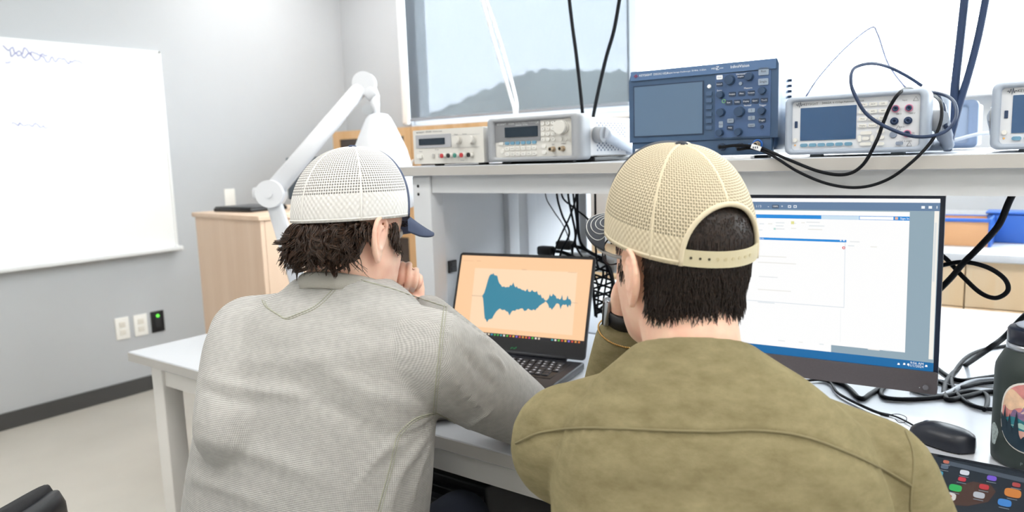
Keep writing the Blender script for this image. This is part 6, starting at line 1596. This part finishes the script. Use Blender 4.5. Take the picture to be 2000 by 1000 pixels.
# shirt
M_knit = knit_mat('grey waffle knit', '#c6c4c1', '#918f8b', 0.0026, 0.0021, 0.5)
b = MB()
build_upper(b, spineA, neckA, shLA, shRA, elLA, elRA, wrLA, wrRA, 0.004, arm=(.074, .072, .060), fore=(.060, .056, .043), cut=0.86, drop=0.008)
limb(b, [shLA, V(*att(486, 690, 1.27)), V(*att(478, 750, 1.235)), V(*att(468, 830, 1.19))], [.070, .071, .071, .068], 0.004)
me = remesh(b, 0.0045, 22, 0.5)
bv = bvh_of(me)
for px, w_, h_ in (
        ([(400, 735), (450, 752), (520, 765), (600, 770)], .010, .006), ([(395, 760), (440, 778), (500, 792)], .008, -.005),
        ([(600, 690), (700, 760), (800, 790), (850, 800)], .016, .007), ([(540, 720), (640, 790), (760, 850), (830, 850)], .014, -.005),
        ([(848, 812), (800, 850), (740, 890), (690, 960)], .010, .006), ([(846, 835), (815, 880), (780, 930), (760, 1000)], .009, .006), ([(840, 870), (820, 920), (805, 985)], .007, .005),
        ([(850, 815), (820, 838), (775, 862)], .006, -.006), ([(430, 690), (520, 705), (640, 700), (760, 690)], .018, .004), ([(385, 860), (450, 870), (540, 900), (640, 940)], .014, .005), ([(365, 930), (430, 950), (520, 985)], .012, .005),
        ([(868, 700), (900, 760), (950, 810)], .010, .005), ([(880, 660), (930, 720), (980, 770)], .009, -.004), ([(905, 850), (930, 820), (960, 800)], .007, .006), ([(870, 810), (900, 835), (930, 860)], .008, -.006), ([(930, 655), (950, 668), (962, 690)], .007, .006), ([(952, 690), (970, 702), (985, 720)], .007, .005),
        ([(700, 545), (760, 565), (830, 590)], .010, .004), ([(470, 600), (520, 640), (600, 660)], .020, .004), ([(640, 600), (720, 640), (840, 650)], .020, -.004)):
    fold(me, bv, px, w_, h_)
cloth_uv(me, dict(pts=[s[0] for s in spineA], yaw=yA), [dict(pts=[shRA - unit(rA * 0.8 + (elRA - shRA)) * 0.15, shRA, (shRA + elRA) / 2, elRA, wrRA], joint=shRA + rA * 0.032, dir=unit(rA * 0.8 + (elRA - shRA)), rad=0.13, axis=elRA - shRA), dict(pts=[shLA + rA * 0.1, shLA, (shLA + elLA) / 2, elLA, wrLA], joint=shLA - rA * 0.06, dir=unit(-rA * 0.8 + (elLA - shLA)), rad=0.10, axis=elLA - shLA)])
shirt = bpy.data.objects.new('knit_shirt', me); COL.objects.link(shirt); me.materials.append(M_knit); shirt.parent = pA
bv = bvh_of(me)
M_seam = mat('sage seam thread', '#a5a595', 0.9)
for px in ([(868, 596), (862, 640), (856, 700), (850, 760), (846, 808)], [(848, 806), (810, 818), (780, 845), (770, 870), (762, 910), (748, 960), (738, 998)], [(850, 806), (880, 822), (915, 850), (940, 872)],
           [(512, 586), (520, 600), (545, 616), (556, 622), (580, 614), (615, 598), (645, 570), (662, 545)], [(705, 547), (760, 562), (812, 580), (866, 598)]):
    seam('seam', bv, px, 0.0010, M_seam, shirt)
    seam('seam', bv, [(x + 5, y + 2) for x, y in px], 0.0007, M_seam, shirt)
# collar
cM = Matrix.Translation(V(-0.985, 0.822, 1.086)) @ Matrix.Rotation(yA, 4, 'Z') @ Matrix.Rotation(-0.36, 4, 'X')
M_rib = mat('grey rib knit', '#a9a69e', 0.95, bump=(900, 0.5))
MB().lathe([(.076, -.016), (.0755, -.004), (.0725, .008), (.069, .012), (.066, .008), (.066, -.016)], n=48, M=cM).build('collar', M_rib, shirt)
# trousers
b = MB(); torso(b, [((pelA[0], pelA[1], 0.49), yA, .150, .105, .105), ((pelA[0], pelA[1] + 0.005, 0.60), yA, .160, .108, .110)], 0.006); legs(b, pelA, yA, 0.006, knee_f=0.34, foot=False, tuck=0.19)
me = remesh(b, 0.008, 6); o = bpy.data.objects.new('trousers', me); COL.objects.link(o); me.materials.append(M_jean); o.parent = pA
shoes(pelA, yA, pA, knee_f=0.34, tuck=0.19)

# cap
M_white_mesh = mesh_cloth('white cap mesh', '#dddbd8', '#b9b2a6', 0.0058, 0.19, 0.75)
M_navycloth = mat('navy cap cloth', '#3a4560', 0.85, bump=(1200, 0.4)); M_capw = mat('white cap tape', '#e3e1dd', 0.85)
cap = empty('cap'); cap.parent = pA
cA = Cap(headA, zb=0.027, tilt=0.10, hw=0.090, hf=0.106, hb=0.106, H=0.122, peak=0.004)
for a0, a1 in ((60, 120), (120, 180), (180, 240), (240, 300)): cA.panel('mesh_panel', M_white_mesh, cap, math.radians(a0), math.radians(a1), na=16)
for a0, a1 in ((-60, 0), (0, 60)): cA.panel('front_panel', M_navycloth, cap, math.radians(a0), math.radians(a1), na=16)
for a in (60, 120, 180, 240, 300): cA.line('seam_tape', M_capw, cap, math.radians(a), 0.0, 0.97, 0.0022, 0.0004)
MB().tube([cA.w(a, 0.012, 0.0006) for a in np.linspace(math.radians(60), math.radians(300), 60)], 0.0020, 5).build('edge_binding', M_capw, cap)
MB().loft([[cA.w(a, s, -0.004) for a in np.linspace(0, 2 * PI, 49)[:-1]] for s in (0.0, 0.10, 0.20, 0.30)], cap=False).build('sweatband', mat('off white band', '#d8d5cf', 0.9), cap)
MB().lathe([(0.0, 0.006), (0.005, 0.0055), (0.0085, 0.003), (0.009, 0.0)], n=20, M=headA @ Matrix.Translation(cA.loc(0, 0.999)) @ Matrix.Translation((0, 0, -0.001))).build('button', M_navycloth, cap)
cA.visor(M_navycloth, M_navycloth, cap, L=0.078, drop=0.030, droop=0.42)

# hair
M_hairA = hair_mat('dark brown hair', '#1b120d', '#4a3222')
hd = empty('hair'); hd.parent = pA
dn = headA.to_3x3() @ Vector((0, -0.15, -1))
def flowA(p, n): return V(*dn) + 0.10 * n
hair_base(headA, (-.050, -.035, -.015, 0.0, .02, .04), (-.001, .003, .004, .003, .002, .001), math.radians(118), math.radians(250), M_hairA, hd)
rt_ = scalp_points(headA, -0.034, 0.018, math.radians(119), math.radians(248), 300, 11, grow=0.000)
clumps('hair_locks', rt_, M_hairA, hd, lambda p: 0.036, 0.0050, 0.0060, 21, flowA, per=10, lift=0.34, curl=0.20)
rt_ = scalp_points(headA, -0.002, 0.018, math.radians(117), math.radians(248), 130, 12, grow=0.001)
clumps('hair_waves', rt_, M_hairA, hd, lambda p: 0.048, 0.0050, 0.0090, 22, flowA, per=12, lift=0.36, curl=0.16)
rt_ = scalp_points(headA, -0.02, 0.014, math.radians(117), math.radians(250), 200, 13, grow=0.003)
strands('fine_strands', rt_, M_hairA, hd, lambda p: 0.045, 0.0005, 0.006, 23, flowA, lift=0.45, curl=0.12, segs=10)
# sideburns in front of the ear, combed from the temple
for a0, a1, sd2 in ((62, 82, 14), (278, 298, 15)):
    rt_ = scalp_points(headA, -0.010, 0.022, math.radians(a0), math.radians(a1), 75, sd2, grow=0.001)
    strands('sideburn', rt_, M_hairA, hd, lambda p: 0.034, 0.0011, 0.006, sd2, lambda p, n: V(*(headA.to_3x3() @ Vector((0, 0.2, -1)))) + 0.12 * n, lift=0.10)
rt_ = scalp_points(headA, 0.008, 0.020, math.radians(99), math.radians(120), 24, 16, grow=0.003)
clumps('hair_over_ear', rt_, M_hairA, hd, lambda p: 0.026, 0.0040, 0.004, 26, lambda p, n: V(*(headA.to_3x3() @ Vector((0, -0.9, -0.45)))) + 0.35 * n, per=9, lift=0.3, curl=0.1)
rt_ = scalp_points(headA, 0.020, 0.032, math.radians(35), math.radians(60), 40, 17, grow=0.0)
strands('eyebrow', [(np.array(headA @ Vector((x, 0.0855, 0.020 + 0.004 * math.sin(k))) ), np.array(headA.to_3x3() @ Vector((0.2, 1, 0)))) for k, x in enumerate(list(np.linspace(0.014, 0.05, 30)) + list(np.linspace(-0.05, -0.014, 30)))], M_hairA, hd, lambda p: 0.008, 0.0007, 0.001, 27, lambda p, n: V(*(headA.to_3x3() @ Vector((0.6, 0, 0.1)))), segs=4)
for sx in (-1, 1):
    c = headA @ Vector((sx * 0.031, 0.0800, 0.004)); MB().add(*ball(c, 0.0105)).build('eye', mat('eye white', '#e9e6e2', 0.2), pA)
    c2 = headA @ Vector((sx * 0.031, 0.0868, 0.003)); MB().add(*ball(c2, 0.0048)).build('iris', mat('dark iris', '#3a2a20', 0.15), pA)

chair((-0.965, 0.675, 0), yA, 'black office chair the man in the grey shirt sits on', seat=0.44, backtop=0.70, backw=0.40)
# ================================================================== person B: olive sweatshirt, tan cap
yB = math.radians(27)
rB = V(math.cos(yB), math.sin(yB), 0); fB = V(-math.sin(yB), math.cos(yB), 0)
pelB = V(-0.265, 0.685, 0.535)
spineB = [((-0.265, 0.685, 0.50), yB, .178, .125, .12), ((-0.268, 0.705, 0.64), yB, .178, .122, .12), ((-0.285, 0.745, 0.78), yB, .185, .122, .12), ((-0.315, 0.795, 0.89), yB, .188, .118, .12), ((-0.340, 0.835, 0.952), yB, .178, .108, .115), ((-0.362, 0.862, 1.004), yB, .128, .088, .09), ((-0.378, 0.878, 1.047), yB, .070, .064, .064)]
neckB = V(-0.376, 0.875, 1.025)
shLB = V(*att(1115, 868, 0.965)); shRB = V(*att(1695, 940, 0.90))
elLB = V(-0.585, 1.048, 0.822); wrLB = V(*att(1225, 612, 1.13))
elRB = V(-0.075, 0.985, 0.64); wrRB = V(-0.17, 1.15, 0.605)
headB = rot_head((-0.410, 0.905, 1.150), math.radians(60), math.radians(-4), math.radians(0))

b = MB()
build_upper(b, spineB, neckB, shLB, shRB, elLB, elRB, wrLB, wrRB, -0.012)
limb(b, [neckB + V(0, 0, -0.05), neckB + fB * 0.004 + V(0, 0, 0.02), V(*(headB @ Vector((0, -0.018, -0.045))))], [.066, .062, .062], 0)
head_shape(b, headB, 1.0); ear_shape(b, headB, 1, 0.2); ear_shape(b, headB, -1, 0.2, 1.35)
fh = V(*(headB.to_3x3() @ Vector((0, 1, 0)))); rh = V(*(headB.to_3x3() @ Vector((1, 0, 0))))
Kb = V(*(headB @ Vector((0.022, 0.122, -0.058)))); sB_ = unit(np.cross(unit(Kb - wrLB), fh)); pn = fh
fb = []
for o_, l_ in ((-.030, .066), (-.010, .074), (.010, .070), (.029, .055)):
    k0 = Kb + sB_ * o_; fb.append(([k0, k0 + V(0, 0, 0.022) - fh * 0.006 + rh * 0.012, k0 + V(0, 0, 0.020) - fh * 0.02 + rh * 0.035, k0 + V(0, 0, 0.006) - fh * 0.022 + rh * 0.045], [.0098, .009, .0082, .007]))
hand_shape(b, wrLB, Kb, pn, sB_, fb, ([wrLB + (Kb - wrLB) * 0.35 + rh * 0.018, wrLB + (Kb - wrLB) * 0.7 + rh * 0.03, Kb + rh * 0.03 - V(0, 0, 0.01)], [.013, .0115, .009]))
dR = unit(wrRB - elRB); Kr = wrRB + dR * 0.085; sR_ = unit(np.cross(dR, V(0, 0, 1)))
fr_ = [([Kr + sR_ * o_, Kr + sR_ * (o_ * 1.1) + dR * 0.035, Kr + sR_ * (o_ * 1.1) + dR * l_ + V(0, 0, -0.015)], [.0095, .0086, .007]) for o_, l_ in ((-.029, .066), (-.010, .075), (.010, .070), (.028, .055))]
hand_shape(b, wrRB, Kr, V(0, 0, 1), sR_, fr_, ([wrRB + dR * 0.03 - sR_ * 0.025, wrRB + dR * 0.065 - sR_ * 0.045, wrRB + dR * 0.09 - sR_ * 0.05], [.013, .011, .009]))
legs(b, pelB, yB, -0.010)
me = remesh(b, 0.0030, 2, 0.5)
pB = bpy.data.objects.new('person', me); COL.objects.link(pB); me.materials.append(M_skin2)
tag(pB, 'seated man in an olive sweatshirt, tan cap and glasses, seen from behind', 'person')

M_olive = fleece_mat('olive fleece', '#8a8062', '#6f664a')
b = MB()
build_upper(b, spineB, neckB, shLB, shRB, elLB, elRB, wrLB, wrRB, 0.004, arm=(.076, .072, .060), fore=(.060, .056, .044), cut=0.78)
me = remesh(b, 0.0042, 16, 0.5)
bv = bvh_of(me)
for px, w_, h_ in (
        ([(1010, 858), (1060, 838), (1150, 832), (1300, 836), (1400, 838), (1480, 836), (1570, 848), (1660, 880), (1740, 918), (1780, 945)], .006, .0022), ([(1012, 872), (1070, 850), (1150, 843), (1300, 847), (1400, 849), (1480, 847), (1570, 859), (1660, 892), (1740, 930), (1775, 955)], .006, -.003),
        ([(1130, 750), (1230, 730), (1330, 715), (1420, 715)], .018, .004), ([(1100, 770), (1200, 770), (1320, 755), (1440, 750)], .014, -.004), ([(1320, 765), (1420, 775), (1540, 790)], .020, .004), ([(1040, 800), (1120, 790), (1220, 795)], .016, .004),
        ([(1080, 900), (1200, 910), (1330, 930)], .024, .004), ([(1500, 900), (1600, 930), (1700, 1000)], .020, .004), ([(1740, 930), (1760, 960), (1775, 1000)], .010, -.004), ([(1680, 920), (1720, 960), (1745, 1000)], .012, .004), ([(1180, 960), (1320, 960), (1460, 980)], .024, -.004)):
    fold(me, bv, px, w_, h_)
cloth_uv(me, dict(pts=[s[0] for s in spineB], yaw=yB), [])
sw = bpy.data.objects.new('sweatshirt', me); COL.objects.link(sw); me.materials.append(M_olive); sw.parent = pB
bv = bvh_of(me)
M_oseam = mat('olive seam', '#7d7455', 0.95)
seam('yoke_seam', bv, [(1008, 866), (1060, 844), (1150, 836), (1300, 841), (1400, 843), (1480, 841), (1570, 853), (1660, 886), (1740, 925), (1782, 950)], 0.0016, M_oseam, sw)
seam('shoulder_seam', bv, [(1768, 842), (1782, 880), (1784, 920), (1780, 960), (1778, 998)], 0.0014, M_oseam, sw)
M_orib = mat('olive rib knit', '#817759', 0.95, bump=(800, 0.6))
cM = Matrix.Translation(V(-0.376, 0.876, 1.030)) @ Matrix.Rotation(yB, 4, 'Z') @ Matrix.Rotation(-0.30, 4, 'X')
MB().lathe([(.080, -.018), (.0785, -.004), (.074, .012), (.070, .017), (.066, .012), (.066, -.018)], n=48, M=cM).build('collar', M_orib, sw)
# ribbed cuff on the raised forearm
dd = unit(wrLB - elLB); M = Matrix.Translation(elLB + (wrLB - elLB) * 0.66) @ Vector(dd).to_track_quat('Z', 'Y').to_matrix().to_4x4()
cuff = []
for z, r_ in ((-.030, .050), (-.02, .047), (.0, .044), (.02, .042), (.040, .0405), (.048, .040), (.050, .037), (.03, .036)):
    cuff.append([M @ Vector(((r_ + 0.0007 * (k % 2)) * math.cos(2 * PI * k / 120), (r_ + 0.0007 * (k % 2)) * math.sin(2 * PI * k / 120), z)) for k in range(120)])
MB().loft(cuff, cap=False).build('cuff', M_orib, sw)
# watch and bracelet
M = Matrix.Translation(wrLB + (elLB - wrLB) * 0.015) @ Vector(dd).to_track_quat('Z', 'Y').to_matrix().to_4x4()
wt = empty('wrist_watch'); wt.parent = pB
MB().lathe([(.0270, -.011), (.0305, -.011), (.0310, 0), (.0305, .011), (.0270, .011)], n=36, M=M).build('watch_strap', mat('black watch strap', '#121317', 0.5), wt)
oc = V(*att(1178, 598, 1.13)) - wrLB; oc = unit(oc - dd * np.dot(oc, dd)); cpos = wrLB + oc * 0.031
bx_ = Matrix.Translation(cpos) @ Vector(oc).to_track_quat('Z', 'Y').to_matrix().to_4x4()
MB().rbox((0, 0, 0), (0.036, 0.040, 0.010), 0.004, M=bx_).build('watch_case', mat('steel watch case', '#9a9da3', 0.25, 0.9), wt)
MB().rbox((0, 0, 0.0055), (0.031, 0.035, 0.002), 0.001, M=bx_).build('watch_face', mat('black glass', '#0d1118', 0.08), wt)
M = Matrix.Translation(wrLB + (elLB - wrLB) * 0.135) @ Vector(unit(dd + 0.12 * rB)).to_track_quat('Z', 'Y').to_matrix().to_4x4()
br = empty('bracelet'); br.parent = pB
for k in range(96):
    a = 2 * PI * k / 96; c = M @ Vector((0.0425 * math.cos(a), 0.0425 * math.sin(a), 0.0)); lk = MB().add(*ball(c, 0.0016, 6, 4)).build('chain_link', mat('gold chain', '#c9a063', 0.3, 0.9), br)
# trousers and shoes
b = MB(); torso(b, [((pelB[0], pelB[1], 0.49), yB, .150, .105, .105), ((pelB[0], pelB[1] + 0.005, 0.60), yB, .160, .108, .110)], 0.006); legs(b, pelB, yB, 0.006, foot=False)
me = remesh(b, 0.008, 6); o = bpy.data.objects.new('trousers', me); COL.objects.link(o); me.materials.append(M_jean); o.parent = pB
shoes(pelB, yB, pB)

# cap with snapback opening
M_tan_mesh = mesh_cloth('tan cap mesh', '#d3c6ab', '#a99a7e', 0.0046, 0.13, 0.6)
M_tan = mat('tan cap tape', '#dacdb2', 0.85); M_tand = mat('tan plastic strap', '#cbc0a0', 0.5); M_slate = mat('charcoal navy cloth', '#353942', 0.9, bump=(1200, 0.5))
cap = empty('cap'); cap.parent = pB
cB = Cap(headB, zb=0.029, tilt=0.12, hw=0.089, hf=0.106, hb=0.108, H=0.126, peak=0.004)
AW, AH = math.radians(37), 0.34
def inside(a, s):
    d = abs(((a - PI + PI) % (2 * PI)) - PI); return (d / AW) ** 2 + (s / AH) ** 2 < 1
for a0, a1 in ((60, 120), (120, 180), (180, 240), (240, 300)): cB.panel('mesh_panel', M_tan_mesh, cap, math.radians(a0), math.radians(a1), keep=lambda a, s: not inside(a, s), na=48, ns=72)
for a0, a1 in ((-60, 0), (0, 60)): cB.panel('front_panel', M_slate, cap, math.radians(a0), math.radians(a1), na=16)
for a in (60, 120, 240, 300): cB.line('seam_tape', M_tan, cap, math.radians(a), 0.0, 0.97, 0.0024, 0.0004)
cB.line('seam_tape', M_tan, cap, PI, AH + 0.02, 0.97, 0.0024, 0.0004)
arch = [cB.w(PI + AW * 1.04 * math.cos(t), max(0.0, AH * 1.03 * math.sin(t)), 0.0010) for t in np.linspace(0, PI, 50)]
MB().tube(arch, 0.0034, 7).build('arch_binding', M_tan, cap)
for s0, s1 in ((60, 143), (217, 300)):
    MB().tube([cB.w(a, 0.012, 0.0006) for a in np.linspace(math.radians(s0), math.radians(s1), 40)], 0.0022, 5).build('edge_binding', M_tan, cap)
def strap(a0, a1, dr, z0, z1, name):
    n = 30; vs = []
    for i in range(n + 1):
        a = a0 + (a1 - a0) * i / n
        for z in (z0, z1):
            for e_ in (0, 0.0018):
                p = cB.loc(a, 0, dr + e_); p.z += z; vs.append(headB @ p)
    fs = []
    for i in range(n):
        q = 4 * i; fs += [(q, q + 4, q + 6, q + 2), (q + 1, q + 3, q + 7, q + 5), (q, q + 1, q + 5, q + 4), (q + 2, q + 6, q + 7, q + 3)]
    fs += [(0, 2, 3, 1), (4 * n, 4 * n + 1, 4 * n + 3, 4 * n + 2)]
    return MB().add(vs, fs, False).build(name, M_tand, cap)
st_ = strap(math.radians(141), math.radians(219), 0.0012, 0.001, 0.0205, 'snap_strap')
for i in range(9):
    a = math.radians(212 - 6.3 * i); p = cB.loc(a, 0, 0.0031); p.z += 0.0115; q = cB.loc(a, 0, 0.0036); q.z += 0.0115
    MB().cyl(headB @ p, headB @ q, 0.0016 if i < 3 else 0.0022, n=10).build('snap_hole', mat('dark snap hole', '#3d382c', 0.7) if i < 3 else mat('tan snap stud', '#cbbf9a', 0.5), st_)
MB().loft([[cB.w(a, s, -0.004) for a in np.linspace(math.radians(213), math.radians(507), 49)] for s in (0.0, 0.10, 0.20, 0.28)], cap=False)
vs = [cB.w(a, s, -0.004) for s in (0.0, 0.14, 0.28) for a in np.linspace(math.radians(215), math.radians(505), 49)]
MB().add(vs, [(j * 49 + i, j * 49 + i + 1, j * 49 + i + 50, j * 49 + i + 49) for j in range(2) for i in range(48)], True).build('sweatband', mat('tan band', '#c4b08b', 0.9), cap)
MB().lathe([(0.0, 0.006), (0.005, 0.0055), (0.0085, 0.003), (0.009, 0.0)], n=20, M=headB @ Matrix.Translation(cB.loc(0, 0.999)) @ Matrix.Translation((0, 0, -0.001))).build('button', M_slate, cap)
cB.visor(M_slate, M_slate, cap, L=0.080, drop=0.026, droop=0.06, stitch=mat('white stitching', '#c9c9c6', 0.8))

# hair
M_hairB = hair_mat('very dark brown hair', '#17110f', '#3a2c26')
hd = empty('hair'); hd.parent = pB
hair_base(headB, (-.080, -.06, -.03, 0.0, .03, .05, .075, .09), (-.003, .0015, .003, .003, .003, .003, .003, .003), math.radians(112), math.radians(248), M_hairB, hd)
dB = headB.to_3x3() @ Vector((0, -0.05, -1))
rt_ = scalp_points(headB, -0.080, 0.085, math.radians(108), math.radians(252), 4200, 31, grow=0.0028, keep=lambda a, z: z > -0.078 + 0.060 * (abs(a - PI) / math.radians(80)) ** 2.2)
strands('hair_locks', rt_, M_hairB, hd, lambda p: 0.026, 0.0010, 0.0022, 32, lambda p, n: V(*dB) + 0.02 * n, lift=0.03, segs=5)
rt_ = scalp_points(headB, -0.075, -0.012, math.radians(110), math.radians(250), 900, 33, grow=0.0035, keep=lambda a, z: z > -0.074 + 0.06 * (abs(a - PI) / math.radians(78)) ** 2.2)
strands('fine_strands', rt_, M_hairB, hd, lambda p: 0.032, 0.0007, 0.003, 34, lambda p, n: V(*dB) + 0.08 * n, lift=0.16, segs=5)
for a0, a1, s_ in ((68, 84, 35), (276, 292, 36)):
    rt_ = scalp_points(headB, -0.020, 0.030, math.radians(a0), math.radians(a1), 30, s_, grow=0.0005)
    strands('sideburn', rt_, M_hairB, hd, lambda p: 0.012, 0.0005, 0.001, s_, lambda p, n: V(*(headB.to_3x3() @ Vector((0, 0.1, -1)))) + 0.05 * n, segs=4, lift=0.08)
strands('eyebrow', [(np.array(headB @ Vector((x, 0.0855, 0.020 + 0.004 * math.sin(k)))), np.array(headB.to_3x3() @ Vector((0.2, 1, 0)))) for k, x in enumerate(list(np.linspace(0.014, 0.05, 30)) + list(np.linspace(-0.05, -0.014, 30)))], M_hairB, hd, lambda p: 0.008, 0.0007, 0.001, 37, lambda p, n: V(*(headB.to_3x3() @ Vector((0.6, 0, 0.1)))), segs=4)
for sx in (-1, 1):
    c = headB @ Vector((sx * 0.031, 0.0800, 0.004)); MB().add(*ball(c, 0.0105)).build('eye', mat('eye white', '#e9e6e2', 0.2), pB)
    c2 = headB @ Vector((sx * 0.031, 0.0868, 0.003)); MB().add(*ball(c2, 0.0048)).build('iris', mat('dark iris', '#3a2a20', 0.15), pB)
# glasses
gl_ = empty('glasses'); gl_.parent = pB
M_gfr = mat('thin dark metal frame', '#2b2b2f', 0.3, 0.7); M_gtemple = mat('grey temple plastic', '#8f8a85', 0.3)
for sx in (-1, 1):
    lp = [headB @ Vector((sx * (0.034 + 0.024 * math.cos(t)), 0.104 - 0.010 * abs(math.cos(t)) * (math.cos(t) > 0), 0.002 + 0.0205 * math.sin(t))) for t in np.linspace(0, 2 * PI, 33)]
    MB().tube(lp, 0.0011, 6).build('lens_rim', M_gfr, gl_)
    MB().add(lp[:-1], [list(range(32))]).build('lens', M_glass, gl_)
    MB().tube([headB @ Vector(p) for p in spline([(sx * 0.058, 0.095, 0.010), (sx * 0.070, 0.085, 0.011), (sx * 0.0755, 0.04, 0.010), (sx * 0.0740, 0.004, 0.012), (sx * 0.0715, -0.008, 0.008)], 5)], [0.0024] * 21, 8).build('temple', M_gtemple, gl_)
MB().tube([headB @ Vector(p) for p in spline([(-0.011, 0.106, 0.006), (0, 0.110, 0.009), (0.011, 0.106, 0.006)], 5)], 0.0012, 6).build('bridge', M_gfr, gl_)

chair((-0.262, 0.665, 0), yB, 'black office chair the man in the olive sweatshirt sits on', seat=0.44, backtop=0.72, backw=0.42)
ch = att(60, 985, 1.18)
chair((ch[0] - 0.228, ch[1] - 0.205, 0), math.radians(112), 'empty black office chair at the bottom left corner', seat=0.44, backtop=0.785, backw=0.42)
